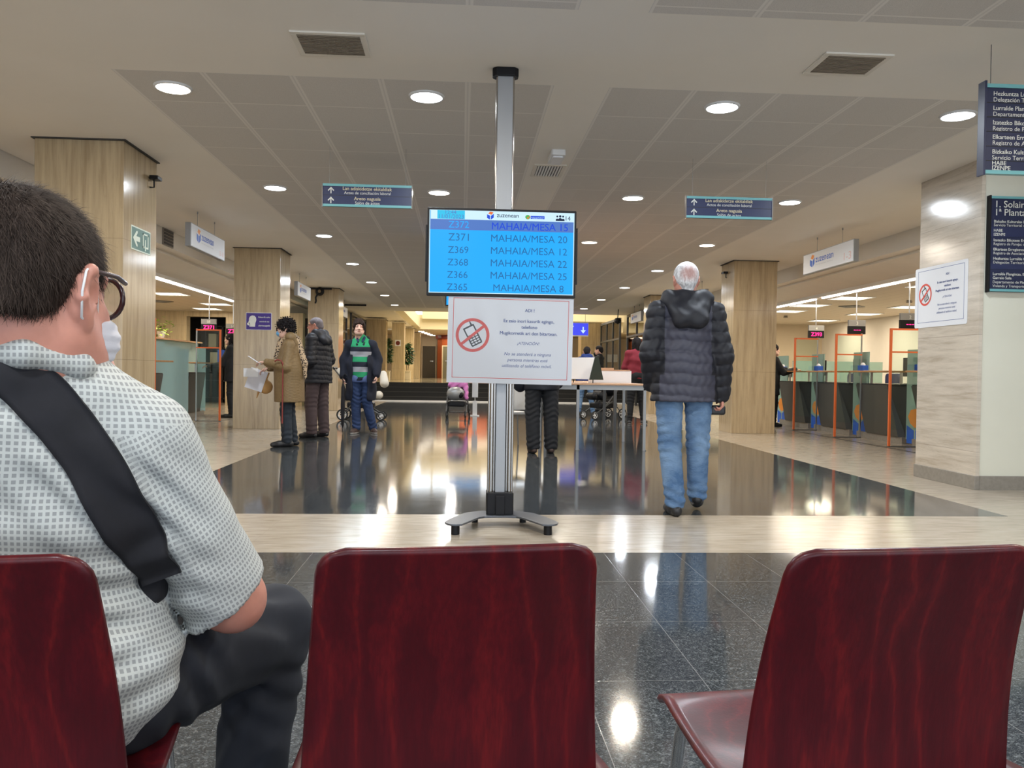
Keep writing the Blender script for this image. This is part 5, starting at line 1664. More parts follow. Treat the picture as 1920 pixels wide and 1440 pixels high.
def hair_sdf(style):
    S = SDF(.015)
    if style in ('short', 'bald', 'buzz'):
        g = {'short': .010, 'bald': .007, 'buzz': .004}[style]
        S.ell((0, -.012, .038), (.077 + g, .097 + g, .086 + g))
        S.cap((0, -.066, -.02), (0, -.062, -.055), .050 + g, .035 + g, k=.03)
        S.plane((0, .070, .045), (0, .9, -.42), k=.01)
        S.plane((0, -.03, -.072), (0, .25, -1), k=.01)
        for s in (-1, 1):
            S.ell((s * .092, .030, -.028), (.040, .058, .055), k=.012, op=-1)
            S.ell((s * .088, -.010, -.012), (.020, .024, .034), k=.006, op=-1)
    elif style == 'mop':
        S.ell((0, -.008, .048), (.096, .112, .096))
        S.cap((-.055, .075, .060), (.0, .092, .046), .024, .016); S.cap((.055, .070, .064), (.0, .092, .056), .024, .016); S.cap((-.02, .02, .125), (.05, .0, .12), .03)
        S.post = lambda P, D: D + .005 * np.sin(P[..., 0] * 90 + P[..., 2] * 60) * np.sin(P[..., 1] * 70)
        S.cap((-.078, .03, .03), (-.080, .02, -.035), .022, .012); S.cap((.078, .03, .03), (.080, .02, -.035), .022, .012)
        S.cap((-.04, -.07, -.02), (.04, -.07, -.02), .045)
        S.ell((0, .128, -.012), (.062, .075, .080), k=.012, op=-1)
        S.plane((0, -.03, -.075), (0, .25, -1), k=.01)
    elif style == 'curly':
        S.ell((0, -.020, .036), (.106, .118, .104))
        S.ell((0, -.055, -.03), (.088, .070, .070))
        S.ell((0, .120, -.025), (.075, .075, .080), k=.015, op=-1)
        S.plane((0, 0, -.10), (0, .1, -1), k=.015)
        S.post = lambda P, D: D + .034 * np.sin(P[..., 0] * 118) * np.sin(P[..., 1] * 112 + 1) * np.sin(P[..., 2] * 115)
    elif style == 'bob':
        S.ell((0, -.014, .036), (.092, .108, .098))
        S.cap((-.06, -.03, 0), (-.07, -.03, -.12), .045, .035); S.cap((.06, -.03, 0), (.07, -.03, -.12), .045, .035)
        S.cap((0, -.075, 0), (0, -.07, -.13), .055, .05)
        S.ell((0, .125, -.04), (.062, .085, .10), k=.012, op=-1)
        S.plane((0, 0, -.155), (0, 0, -1), k=.01)
    elif style == 'bun':
        S.ell((0, -.014, .036), (.088, .106, .094)); S.ell((0, -.115, .05), (.04, .035, .04))
        S.ell((0, .120, -.04), (.066, .085, .095), k=.012, op=-1); S.plane((0, 0, -.06), (0, .2, -1), k=.01)
    elif style == 'long':
        S.ell((0, -.014, .036), (.090, .108, .096))
        S.cap((0, -.07, 0), (0, -.085, -.26), .075, .055, flat=((0, 1, 0), .6))
        S.cap((-.07, -.02, 0), (-.075, -.01, -.2), .03, .02); S.cap((.07, -.02, 0), (.075, -.01, -.2), .03, .02)
        S.ell((0, .120, -.05), (.056, .085, .13), k=.012, op=-1)
    return S

def hand_sdf(S, w_, d, n, s, curl=.5, sc=1.0, thumb=.6):
    """w_ wrist, d towards the fingertips, n out of the palm, s towards the thumb"""
    w_ = np.array(w_, float); d, n, s = nz(d), nz(n), nz(s)
    S.cap(w_ - d * .02 * sc, w_ + d * .025 * sc, .024 * sc, .026 * sc, k=.012, flat=(n, .72))
    S.cap(w_ + d * .03 * sc + s * .014 * sc, w_ + d * .078 * sc + s * .018 * sc, .021 * sc, .019 * sc, k=.012, flat=(n, .62))
    S.cap(w_ + d * .03 * sc - s * .014 * sc, w_ + d * .074 * sc - s * .018 * sc, .021 * sc, .018 * sc, k=.012, flat=(n, .62))
    for i, (o, L, c) in enumerate(((.030, .068, .85), (.010, .078, 1.0), (-.011, .072, 1.1), (-.031, .056, 1.2))):
        p = w_ + d * (.088 - abs(i - 1.2) * .004) * sc + s * o * sc
        a = 0
        for k, f in enumerate((.45, .31, .24)):
            a += curl * c * (.8 if k == 0 else 1.0)
            q = p + (d * math.cos(a) + n * math.sin(a)) * L * f * sc
            S.cap(p, q, (.0088 - .0009 * k) * sc, (.0080 - .0009 * k) * sc, k=.003 if k else .008)
            p = q
    p = w_ + d * .028 * sc + s * .024 * sc
    q = p + (s * .7 + d * .6 + n * .35) * .036 * sc
    S.cap(p, q, .0135 * sc, .0100 * sc, k=.012)
    r = q + (s * (.45 - thumb * .4) + d * .8 + n * (.2 + thumb * .5)) * .030 * sc
    S.cap(q, r, .0100 * sc, .0080 * sc, k=.003)

def xform(vq, Rm, t, sc=1.0):
    v, q = vq; return (v * sc) @ Rm.T + np.array(t), q

def shoe_sdf(S, ankle, toe_dir, L=.275, lift=0.0, pitch=0.0):
    """shoe below an ankle point; toe_dir horizontal"""
    a = np.array(ankle, float); t = nz([toe_dir[0], toe_dir[1], 0]); u = np.array([0, 0, 1.0])
    base = np.array([a[0], a[1], lift])
    def P(f, h_): 
        p = base + t * f + u * h_
        if pitch:
            q = p - (base + t * .12 + u * 0.02)
            f2 = q @ t; h2 = q[2]
            p = base + t * .12 + u * .02 + t * (f2 * math.cos(pitch) - h2 * math.sin(pitch)) + u * (f2 * math.sin(pitch) + h2 * math.cos(pitch))
        return p
    S.cap(P(-.045, .040), P(.02, .045), .038, .042, k=.02)
    S.cap(P(.02, .042), P(.10, .034), .042, .043, k=.025)
    S.cap(P(.10, .034), P(L - .10, .028), .043, .032, k=.025)
    S.cap(a * 0 + P(0, .06), P(0, .10), .040, .043, k=.02)
    if not pitch: S.plane((0, 0, lift + .001), (0, 0, -1), k=.002)

def person(name_label, loc, rz, Hh=1.75, head=None, hair='short', hair_mat='hair_dk', skin='skin', face=False,
           top=None, trousers=None, shoes='shoe_k', hands=(), res=.011, J=None, head_yaw=0.0, head_pitch=0.0, soles=None, shoe_kw=None, extra=None, inner=True, head_res=None):
    """builds one clothed figure; J = joints in metres in the figure's own frame (x right, y forward, z up)"""
    t = thing('person', name_label, 'person', (loc[0], loc[1], loc[2] if len(loc) > 2 else 0), rz)
    k = Hh / 1.75
    j = dict(head=(0, .02, 1.635), neck=(0, -.01, 1.48), chest=(0, 0, 1.30), waist=(0, 0, 1.08), pelvis=(0, 0, .96),
             shL=(-.18, -.01, 1.425), shR=(.18, -.01, 1.425), elL=(-.235, -.03, 1.14), elR=(.235, -.03, 1.14), wrL=(-.23, .06, .89), wrR=(.23, .06, .89),
             hipL=(-.09, 0, .93), hipR=(.09, 0, .93), knL=(-.10, .02, .50), knR=(.10, .02, .50), anL=(-.11, -.02, .085), anR=(.11, -.02, .085),
             toeL=(-.1, 1, 0), toeR=(.1, 1, 0))
    j = {a: np.array(v, float) * (k if not a.startswith('toe') else 1) for a, v in j.items()}
    if J:
        for a, v in J.items(): j[a] = np.array(v, float)
    parts = []
    # --- skin: head, neck and hands, carried by an inner body
    Rm = rotz_np(head_yaw) @ rotx_np(head_pitch)
    hs = head_sdf()
    hv = xform(hs.mesh(head_res or max(.0045, res * .55)), Rm, j['head'], 1.0)
    parts.append(hv)
    if inner:
        S = SDF(.04)
        S.cap(j['pelvis'], j['chest'], .10, .11, flat=((0, 1, 0), .75)); S.cap(j['chest'], j['neck'], .09, .055)
        for s in 'LR':
            S.cap(j['sh' + s], j['el' + s], .042, .036); S.cap(j['el' + s], j['wr' + s], .034, .026)
            S.cap(j['hip' + s], j['kn' + s], .062, .045); S.cap(j['kn' + s], j['an' + s], .044, .032)
        parts.append(S.mesh(.016))
    for hd in hands:
        S = SDF(.01); hand_sdf(S, j['wr' + hd[0]], *hd[1:]); parts.append(S.mesh(.0045))
    body = np_mesh('body', parts, M[skin], t)
    if face:
        for s in (-1, 1):
            c = Rm @ np.array([s * .031, .089, .006]) + j['head']
            S = SDF(.004); S.ell(c, (.010, .006, .006)); np_mesh('eye', [S.mesh(.0028)], M['eye'], t)
            S = SDF(.004); S.cap(Rm @ np.array([s * .018, .092, .026]) + j['head'], Rm @ np.array([s * .046, .080, .025]) + j['head'], .0045); np_mesh('eyebrow', [S.mesh(.003)], M[hair_mat], t)
        S = SDF(.004); S.cap(Rm @ np.array([-.017, .092, -.061]) + j['head'], Rm @ np.array([.017, .092, -.061]) + j['head'], .0055); np_mesh('lips', [S.mesh(.003)], M['lip'], t)
    if hair:
        np_mesh('hair', [xform(hair_sdf(hair).mesh(max(.0045, res * .55)), Rm, j['head'])], M[hair_mat], t)
    # --- trousers
    if trousers:
        tm, rr = trousers[0], trousers[1]          # radii hip, knee, ankle
        S = SDF(.035)
        S.cap(j['pelvis'] + [-.04, 0, .02], j['pelvis'] + [.04, 0, .02], rr[0] * 1.25, flat=((0, 1, 0), .95))
        for s in 'LR':
            S.cap(j['hip' + s], j['kn' + s], rr[0], rr[1], k=.02); S.cap(j['kn' + s], j['an' + s], rr[1], rr[2], k=.02)
        ph = random.Random(len(name_label)).random() * 6
        def post(P, D):
            z = P[..., 2]; x = P[..., 0]; y = P[..., 1]
            w1 = np.exp(-((z - .52 * k) / .13) ** 2) + 1.2 * np.exp(-((z - .13) / .10) ** 2) + .7 * np.exp(-((z - .80 * k) / .12) ** 2)
            return D + .0045 * w1 * np.sin(z * 95 + np.sin(x * 28 + ph) * 2.2 + np.sin(y * 24 + x * 9) * 2) 
        S.post = post
        S.plane((0, 0, min(j['anL'][2], j['anR'][2]) - .035), (0, 0, -1), k=.004)
        np_mesh('trousers', [S.mesh(res)], M[tm], t)
    # --- shoes
    if shoes:
        kw = shoe_kw or {}
        for s in 'LR':
            S = SDF(.02); shoe_sdf(S, j['an' + s], j['toe' + s], **kw.get(s, {}))
            sm = [M[shoes], M[soles or shoes]]
            lift = kw.get(s, {}).get('lift', 0)
            np_mesh('shoe', [S.mesh(max(.006, res * .7))], sm, t, matfn=(lambda c, l=lift: (c[:, 2] < l + .022).astype(int)))
    if top: top(t, j, res)
    if extra: extra(t, j)
    return t, j

def jacket(mats, hem, radii=(.155, .150), arm=(.070, .062, .050), quilt=None, hood=None, sh_w=0.0, k=.05, collar=True, matfn=None, flatf=.80, diamond=False, belly=0.0, sleeve_end=None, open_front=False):
    def f(t, j, res):
        S = SDF(k)
        fl = ((0, 1, 0), flatf)
        S.cap(j['pelvis'] * [1, 1, 0] + [0, 0, hem], j['waist'] + [0, belly * .5, 0], radii[1], radii[1], flat=fl)
        for s in (-1, 1):
            S.cap(j['waist'] + [s * .05, belly, 0], j['chest'] + [s * .06, 0, 0], radii[1] * .88, radii[0] * .88, flat=fl)
            S.cap(j['pelvis'] * [1, 1, 0] + [s * .07, 0, hem - .05], j['waist'] + [s * .05, 0, 0], radii[1] * .9, radii[1] * .88, flat=fl)
        S.cap(j['chest'], j['neck'], radii[0] * .8, .075, k=.07)
        S.plane((0, 0, hem), (0, 0, -1), k=.012)
        for s in 'LR':
            S.cap(j['neck'] + (j['sh' + s] - j['neck']) * .35, j['sh' + s], .062, arm[0], k=.05)
            S.cap(j['sh' + s], j['el' + s], arm[0], arm[1], k=.03)
            we = j['wr' + s] if sleeve_end is None else j['el' + s] + (j['wr' + s] - j['el' + s]) * sleeve_end
            S.cap(j['el' + s], we, arm[1], arm[2], k=.025)
        if collar: S.cap(j['neck'] + [0, -.01, -.02], j['neck'] + [0, .0, .045], .072, .066, k=.02)
        sh, el, wr, nk = j, j, j, j['neck']
        def post(P, D):
            x, y, z = P[..., 0], P[..., 1], P[..., 2]
            if quilt:
                zz = z + .010 * np.sin(x * 9) + .004 * np.sin(x * 37)
                D = D - .012 * np.abs(np.sin(zz * PI / quilt)) ** .42 + .007
                D = D + .0016 * np.sin(x * 120 + np.sin(z * 50) * 2) 
            elif diamond:
                D = D - .004 * np.sqrt(np.abs(np.sin((x + y * .6 + z) * PI / .035) * np.sin((x + y * .6 - z) * PI / .035))) + .001
            else:
                D = D + .004 * np.sin(z * 34 + np.sin(x * 14) * 2 + y * 10) * np.sin(x * 11 + z * 8)
            return D
        S.post = post
        ms = [M[m] for m in (mats if isinstance(mats, (tuple, list)) else (mats,))]
        c = np_mesh('coat' if (hem < .8) else 'jacket', [S.mesh(res)], ms, t, matfn=matfn)
        if hood:
            S = SDF(.04)
            n0 = j['neck']
            w_, d_, h_ = hood
            for s in (-1, 1): S.cap(n0 + [s * w_, -.02, .03], n0 + [s * w_ * .5, -.02 - d_, -.02 - h_], .060, .055)
            S.cap(n0 + [-w_ * .5, -.02 - d_, -.02 - h_], n0 + [w_ * .5, -.02 - d_, -.02 - h_], .055)
            S.cap(n0 + [0, -.03, .03], n0 + [0, -.02 - d_ * .7, -.02 - h_ * .5], .07)
            S.cap(n0 + [-w_, -.02, .03], n0 + [w_, -.02, .03], .058)
            S.cap(n0 + [-w_ * .8, -.03, .02], n0 + [-w_ * .7, .05, .0], .045, .03); S.cap(n0 + [w_ * .8, -.03, .02], n0 + [w_ * .7, .05, .0], .045, .03)
            S.ell(n0 + [0, .045, .10], (.075, .085, .09), k=.02, op=-1)
            S.post = lambda P, D: D + .004 * np.sin(P[..., 0] * 45) * np.sin(P[..., 2] * 60)
            np_mesh('hood', [S.mesh(res)], ms[-1], t)
    return f

# ---- walking white-haired man, seen from behind
def walker_extra(t, j):
    S = SDF(.02); S.cap(j['neck'] + [0, .0, .03], j['neck'] + [0, .004, .070], .068, .062); np_mesh('collar', [S.mesh(.006)], M['ink_r'], t, 'thin red collar edge')
    S = SDF(.01); S.box(j['wrR'] + [-.02, .03, -.115], (.055, .028, .035), .018); np_mesh('pouch', [S.mesh(.006)], M['shoe_k'], t, 'black pouch held in the right hand')
def m_thin():
    t = NT('thin_white_hair_over_pink_scalp')
    co = t.obj()[0]
    n = t.noise(t.vec(co, (1, .5, .35)), 70, 4, .7, .6)
    d = t.n('ShaderNodeVectorMath', operation='DISTANCE'); t.set(d.inputs[0], co); d.inputs[1].default_value = (.0, -.10, 1.705)
    f = t.ramp(t.math('ADD', d.outputs['Value'], t.math('MULTIPLY', n, .05)), [(.055, 1.0), (.10, 0.0)])
    t.p(Base_Color=t.mix(t.math('MULTIPLY', f, .8), t.ramp(n, [(.35, (.42, .42, .44)), (.65, (.86, .86, .88))]), (.50, .26, .23)), Roughness=.8)
    t.bump(n, .8, .006)
    return t.m
M['hair_walk'] = m_thin()
wJ = dict(head=(0, .0, 1.665), neck=(0, -.03, 1.50), chest=(0, -.01, 1.30), waist=(0, -.01, 1.08), pelvis=(0, -.01, .93),
          shL=(-.195, -.03, 1.435), shR=(.195, -.03, 1.435), elL=(-.252, -.05, 1.15), elR=(.255, -.07, 1.14), wrL=(-.215, .10, .93), wrR=(.272, .0, .865),
          hipL=(-.105, 0, .90), hipR=(.105, .0, .90), knL=(-.090, .02, .50), knR=(.125, .07, .50), anL=(-.055, -.03, .095), anR=(.140, .12, .135), toeL=(-.06, 1, 0), toeR=(.25, 1, 0))
person('white-haired man walking away in a navy quilted down jacket and faded blue jeans', (1.572, 5.64), R(-2), 1.79, hair='short', hair_mat='hair_walk', skin='skin_r',
       top=jacket(('down_n', 'down_k'), .815, (.172, .188), (.076, .072, .058), quilt=.077, hood=(.12, .115, .10), k=.05, matfn=lambda c: (np.abs(c[:, 0]) > .165 + .03 * (c[:, 2] < 1.0)).astype(int), flatf=.78),
       trousers=('jean', (.104, .080, .070)), shoes='shoe_k', hands=[('R', (.05, .05, -1), (-.9, .2, 0), (.1, .9, .1), .75)],
       res=.008, J=wJ, extra=walker_extra, shoe_kw=dict(L=dict(L=.29), R=dict(L=.29, lift=.03, pitch=-.18)), head_res=.0045)

# ---- woman in a khaki quilted coat reading a paper (profile to the left)
def woman_extra(t, j):
    S = SDF(.03)
    n0 = j['neck']
    S.cap(n0 + [-.07, .0, .02], n0 + [.07, .0, .02], .050); S.cap(n0 + [-.07, .02, .02], n0 + [0, .08, -.02], .045); S.cap(n0 + [.07, .02, .02], n0 + [0, .08, -.02], .045)
    S.cap(n0 + [-.02, .10, -.03], n0 + [-.05, .175, -.30], .045, .035); S.cap(n0 + [-.05, -.10, .01], n0 + [-.10, -.20, -.30], .045, .040); S.cap(n0 + [-.10, -.20, -.30], n0 + [-.10, -.21, -.48], .036, .02)
    np_mesh('scarf', [S.mesh(.009)], M['leopard'], t)
    Rm = rotz_np(0) @ rotx_np(R(-8)); h0 = j['head']
    S = SDF(.01); S.ell((0, .055, -.052), (.052, .066, .048)); v = S.mesh(.006); v = xform(v, Rm, h0); np_mesh('face_mask', [v], M['mask_b'], t)
    b = MB(); 
    for s in (-1, 1): b.tube([tuple(Rm @ np.array([s * .08, .0, .012]) + h0), tuple(Rm @ np.array([s * .06, .10, .012]) + h0)], .003, 6)
    b.torus(tuple(Rm @ np.array([.03, .105, .004]) + h0), .022, .003, 'y', 16, 6); b.torus(tuple(Rm @ np.array([-.03, .105, .004]) + h0), .022, .003, 'y', 16, 6)
    b.build('spectacles', M['frame_br'], t)
woJ = dict(head=(0, .055, 1.515), neck=(0, .0, 1.37), chest=(0, -.01, 1.19), waist=(0, -.0, .99), pelvis=(0, -.01, .88),
           shL=(-.155, -.01, 1.30), shR=(.155, -.01, 1.30), elL=(-.21, .02, 1.02), elR=(.20, .0, 1.03), wrL=(-.12, .26, 1.075), wrR=(.08, .25, 1.01),
           hipL=(-.08, 0, .85), hipR=(.08, 0, .85), knL=(-.085, .03, .46), knR=(.085, .0, .46), anL=(-.085, .01, .085), anR=(.085, -.05, .085))
wt, wj = person('woman in a khaki quilted coat, leopard scarf and blue mask reading a paper', (-2.23, 10.55), R(97), 1.64, hair='curly', hair_mat='hair_bk', skin='skin_l',
       top=jacket(('khaki',), .575, (.155, .200), (.066, .066, .050), hood=(.09, .09, .09), diamond=True, k=.05, flatf=.92),
       trousers=('trs_s', (.092, .072, .066)), shoes='shoe_k', hands=[('L', (.1, 1, .05), (0, .1, -1), (1, 0, 0), .6), ('R', (-.1, .9, -.3), (-.3, .0, -1), (-1, 0, 0), .7)], J=woJ, head_pitch=R(-8), extra=woman_extra, res=.009)
def tw(t, p):
    """point in a figure's frame -> world"""
    return MW[t.name] @ Vector(p)
pw = tw(wt, wj['wrL'] + [.0, .13, .01])
t = thing('paper_sheet', 'white paper held up by the woman in the khaki coat', 'paper', pw, R(97))
b = MB(); b.add([(-.07, -.05, -.03), (.07, -.05, -.03), (.07, .10, .07), (-.07, .10, .07)], [(0, 1, 2, 3)]); b.add([(-.07, -.05, -.034), (.07, -.05, -.034), (.07, .10, .066), (-.07, .10, .066)], [(3, 2, 1, 0)]); b.build('sheet', M['paper'], t)
pw = tw(wt, wj['wrR'] + [-.02, .12, -.06])
t = thing('plastic_folder', 'translucent plastic folder of papers hanging from the hand of the woman in khaki', 'folder', pw, R(97))
b = MB(); b.box(-.008, .008, -.10, .12, -.24, .03); b.xf(Matrix.Rotation(R(18), 4, 'X')); b.build('folder', M['mask_w'], t)
MB().box(-.012, -.009, .02, .20, -.06, .05).build('sheet', M['paper'], t)
pw = tw(wt, wj['wrR'] + [.02, .05, -.17])
t = thing('handbag', 'small tan cloth bag hanging at the front of the woman in the khaki coat', 'bag', pw, R(97))
S = SDF(.03); S.ell((0, 0, -.08), (.05, .09, .09)); S.cap((0, .07, -.08), (0, .11, -.22), .02, .008); S.cap((0, 0, 0), (0, -.04, .10), .012, .010); np_mesh('pouch', [S.mesh(.008)], M['tan_bag'], t)
t = thing('walking_stick', 'red-brown walking stick hooked on the arm of the woman in khaki', 'walking stick', tuple(tw(wt, (-.265, .055, 0))))
MB().tube([(0, 0, .38), (0, 0, 1.06)], .0085, 10).tube([(0, 0, .30), (0, 0, .38)], .010, 10).tube([(0, 0, 1.06), (-.02, -.0, 1.10), (-.07, 0, 1.11), (-.10, 0, 1.09)], .010, 10).build('shaft', M['cane'], t)
MB().cyl((0, 0, .27), .016, .04, 10).build('rubber_tip', M['rubber'], t)

# ---- man in a navy padded jacket beside her
def navy_extra(t, j):
    h0 = j['head']; b = MB()
    for s in (-1, 1): b.tube([tuple(h0 + [s * .082, -.01, .012]), tuple(h0 + [s * .062, .10, .010])], .0035, 6); b.torus(tuple(h0 + [s * .032, .108, .0]), .022, .003, 'y', 16, 6)
    b.xf(Matrix.Translation(Vector(h0)) @ Matrix.Rotation(0, 4, 'Z') @ Matrix.Translation(-Vector(h0)))
    b.build('spectacles', M['frame_br'], t)
nJ = dict(head=(0, .05, 1.635), elL=(-.27, -.04, 1.12), elR=(.27, -.02, 1.14), wrL=(-.20, .16, .98), wrR=(.21, .12, .96), hipL=(-.10, 0, .92), hipR=(.10, 0, .92), knL=(-.12, .03, .50), knR=(.11, -.01, .50), anL=(-.14, .0, .085), anR=(.13, -.03, .085))
person('grey-haired man with glasses in a navy padded jacket facing left', (-2.12, 12.0), R(66), 1.76, hair='buzz', hair_mat='hair_g', skin='skin_r',
       top=jacket(('down_k',), .80, (.185, .205), (.082, .080, .060), quilt=.070, hood=(.11, .10, .06), k=.05, flatf=.86, belly=.03), trousers=('trs_b', (.110, .088, .080)), J=nJ, extra=navy_extra, res=.009, head_yaw=R(18))

# ---- young man in a striped jumper facing the camera
def green_extra(t, j):
    # open navy coat: two front flaps, back and sleeves
    S = SDF(.04)
    fl = ((0, 1, 0), .80)
    S.cap((0, -.02, .60), (0, -.02, 1.10), .250, .222, flat=fl); S.cap((0, -.02, 1.10), (0, -.02, 1.25), .222, .165, flat=fl)
    for s in 'LR':
        S.cap(j['neck'] + [0, 0, -.05], j['sh' + s], .06, .075); S.cap(j['sh' + s], j['el' + s], .075, .072); S.cap(j['el' + s], j['wr' + s], .070, .056)
    S.plane((0, 0, .52), (0, 0, -1), k=.01)
    S.p.append((SDF(.01).box((0, .30, 1.0), (.115, .27, .62), .03).p[0][0], (np.array([-.115, .03, .38]), np.array([.115, .57, 1.62])), .02, -1))
    S.post = lambda P, D: D + .005 * np.sin(P[..., 2] * 22 + np.sin(P[..., 0] * 17) * 2)
    np_mesh('coat', [S.mesh(.009)], M['navy_coat'], t)
    S = SDF(.03); n0 = j['neck']
    S.cap(n0 + [-.08, .0, -.01], n0 + [-.05, .10, -.10], .035, .02); S.cap(n0 + [.08, .0, -.01], n0 + [.05, .10, -.10], .035, .02); S.cap(n0 + [-.09, -.03, .0], n0 + [.09, -.03, .0], .045)
    np_mesh('hood', [S.mesh(.009)], M['navy_coat'], t)
    S = SDF(.02); S.cap(n0 + [-.055, .05, .015], n0 + [-.035, .10, -.05], .022, .016); S.cap(n0 + [.055, .05, .015], n0 + [.035, .10, -.05], .022, .016); S.cap(n0 + [-.055, -.02, .02], n0 + [.055, -.02, .02], .035)
    np_mesh('shirt_collar', [S.mesh(.007)], M['jean_d'], t)
    S = SDF(.03); S.cap((-.06, .02, .86), (.06, .02, .86), .125, flat=((0, 1, 0), .85)); S.plane((0, 0, .80), (0, 0, -1), k=.01); np_mesh('shirt_tail', [S.mesh(.009)], M['blue_shirt'], t)
M['blue_shirt'] = plain('pale_blue_shirt', (.10, .15, .34), .85)
gJ = dict(head=(.03, .05, 1.655), neck=(0, .0, 1.49), elL=(-.265, -.02, 1.16), elR=(.265, -.03, 1.16), wrL=(-.26, .12, .92), wrR=(.27, .05, .90), hipL=(-.095, 0, .93), hipR=(.095, 0, .93), knL=(-.10, .03, .50), knR=(.12, .02, .50), anL=(-.09, .0, .085), anR=(.15, -.03, .085), toeL=(-.35, 1, 0), toeR=(.3, 1, 0))
gJ.update(shL=(-.175, -.01, 1.395), shR=(.175, -.01, 1.395), knL=(-.10, .03, .50), anL=(-.20, -.0, .085), knR=(.07, .03, .50), anR=(.05, .06, .085))
person('young man in a green striped jumper and open navy coat facing the camera', (-1.60, 12.85), R(180), 1.80, hair='mop', hair_mat='hair_mop', skin='skin_l', face=True,
       top=jacket(('knit',), .83, (.135, .130), (.05, .045, .04), k=.05, flatf=.95, collar=False), trousers=('jean_d', (.096, .080, .066)), shoes='shoe_br', soles='sole_w',
       hands=[('R', (.0, .1, -1), (-1, .1, 0), (0, 1, 0), .7), ('L', (.0, .1, -1), (1, .1, 0), (0, 1, 0), .7)], J=gJ, extra=green_extra, res=.009, head_pitch=R(5), head_yaw=R(8), head_res=.005)

# ---- person in dark clothes behind the display pole
kJ = dict(head=(0, .03, 1.60), neck=(0, .0, 1.45), hipL=(-.10, 0, .92), hipR=(.10, 0, .92), knL=(-.11, .01, .50), knR=(.12, .0, .50), anL=(-.10, -.03, .085), anR=(.125, -.02, .085), elL=(-.30, -.03, 1.13), wrL=(-.26, .1, .95))
def k_extra(t, j):
    S = SDF(.03); S.ell(j['wrL'] + [-.0, -.02, -.06], (.10, .10, .14)); S.ell(j['wrL'] + [-.05, -.04, -.0], (.09, .09, .12)); np_mesh('folded_coat', [S.mesh(.011)], M['down_k'], t, 'dark padded coat carried over the left arm')
person('person in black trousers mostly hidden behind the phone ban notice', (.985, 9.95), R(4), 1.68, hair='short', hair_mat='hair_bk',
       top=jacket(('down_k',), .78, (.165, .175), (.07, .066, .055), k=.05), trousers=('trs_k', (.112, .092, .082)), shoes='shoe_br', soles='shoe_k', J=kJ, extra=k_extra, res=.010)
t = thing('chair', 'grey metal chair with a pale shell seat, half hidden behind the display pole', 'chair', (.72, 10.6, 0), R(20))
b = MB(); b.rbox(-.21, .21, -.02, .02, .50, .86, .06, axis='y'); b.build('backrest', M['white'], t, bevel=.008)
b = MB(); b.rbox(-.21, .21, .02, .42, .44, .47, .05); b.build('seat', M['white'], t, bevel=.006)
for x in (-.19, .19):
    for y in (0, .40): MB().tube([(x, y, .44), (x * 1.1, y, 0)], .011, 8).build('leg', M['steel'], t)

# ---- distant figures
jJ = dict(head=(0, .05, 1.50), neck=(0, .0, 1.36), hipL=(-.08, 0, .86), hipR=(.08, 0, .86), knL=(-.13, .02, .47), knR=(.10, .03, .47), anL=(-.17, -.02, .09), anR=(.16, .03, .09))
person('distant person in a blue top, light jeans and trainers, seen beyond the table', (2.93, 18.9), R(-8), 1.62, hair='short', hair_mat='hair_bk',
       top=jacket(('blue_top',), .80, (.14, .14), (.06, .056, .045), hood=(.07, .06, .05)), trousers=('jean', (.088, .066, .052)), shoes='shoe_k', soles='sole_w', J=jJ, res=.014)
rJ = dict(head=(0, .04, 1.60), neck=(0, .0, 1.44), chest=(0, 0, 1.27), elL=(-.25, .02, 1.13), elR=(.25, .02, 1.13), wrL=(-.18, .22, 1.05), wrR=(.18, .22, 1.05), knL=(-.11, .02, .48), knR=(.12, .02, .48), anL=(-.13, .0, .085), anR=(.15, .0, .085), toeL=(.4, 1, 0), toeR=(.9, 1, 0))
person('distant woman with black hair, wine red jumper and black leggings', (3.46, 15.85), R(8), 1.72, hair='bob', hair_mat='hair_bk', skin='skin_l',
       top=jacket(('wine',), .90, (.168, .165), (.068, .062, .048), belly=.02), trousers=('trs_k', (.122, .074, .052)), shoes='shoe_k', soles='sole_w', J=rJ, res=.013)
lJ = dict(head=(0, .05, 1.57), neck=(0, 0, 1.42), wrL=(-.14, .42, 1.03), elL=(-.2, .14, 1.07), wrR=(.12, .40, 1.02), elR=(.22, .12, 1.08))
def l_extra(t, j):
    MB().box(-.03, .02, .16, .30, 1.10, 1.36).build('folder', M['logo_b'], t, label='blue folder held under the arm')
person('woman in black with long dark hair standing at the left counters', (-4.62, 16.55), R(84), 1.70, hair='long', hair_mat='hair_bk', skin='skin_l',
       top=jacket(('trs_k',), .72, (.150, .165), (.066, .060, .046)), trousers=('trs_k', (.085, .058, .050)), shoes='shoe_k', hands=[('L', (0, 1, 0), (0, 0, -1), (1, 0, 0), .5)], J=lJ, extra=l_extra, res=.013)
person('woman in a long black coat reaching over the farthest right counter', (6.10, 15.6), R(-84), 1.64, hair='bun', hair_mat='hair_bk', skin='skin_l',
       top=jacket(('trs_k',), .62, (.150, .170), (.066, .060, .046)), trousers=('trs_k', (.100, .080, .078)), shoes='shoe_k', hands=[('R', (0, 1, 0), (0, 0, -1), (-1, 0, 0), .5)],
       J=dict(head=(0, .05, 1.51), neck=(0, 0, 1.37), chest=(0, 0, 1.2), shL=(-.16, 0, 1.31), shR=(.16, 0, 1.31), wrL=(-.14, .38, 1.13), elL=(-.2, .14, 1.05), wrR=(.12, .44, 1.13), elR=(.2, .16, 1.06)), res=.013)
person('far person all in black beyond the high table, one arm raised', (3.62, 21.2), R(60), 1.72, hair='short', hair_mat='hair_bk',
       top=jacket(('trs_k',), .75, (.13, .14), (.058, .052, .042)), trousers=('trs_k', (.08, .065, .055)), J=dict(elR=(.22, .10, 1.30), wrR=(.15, .18, 1.52)), res=.015)
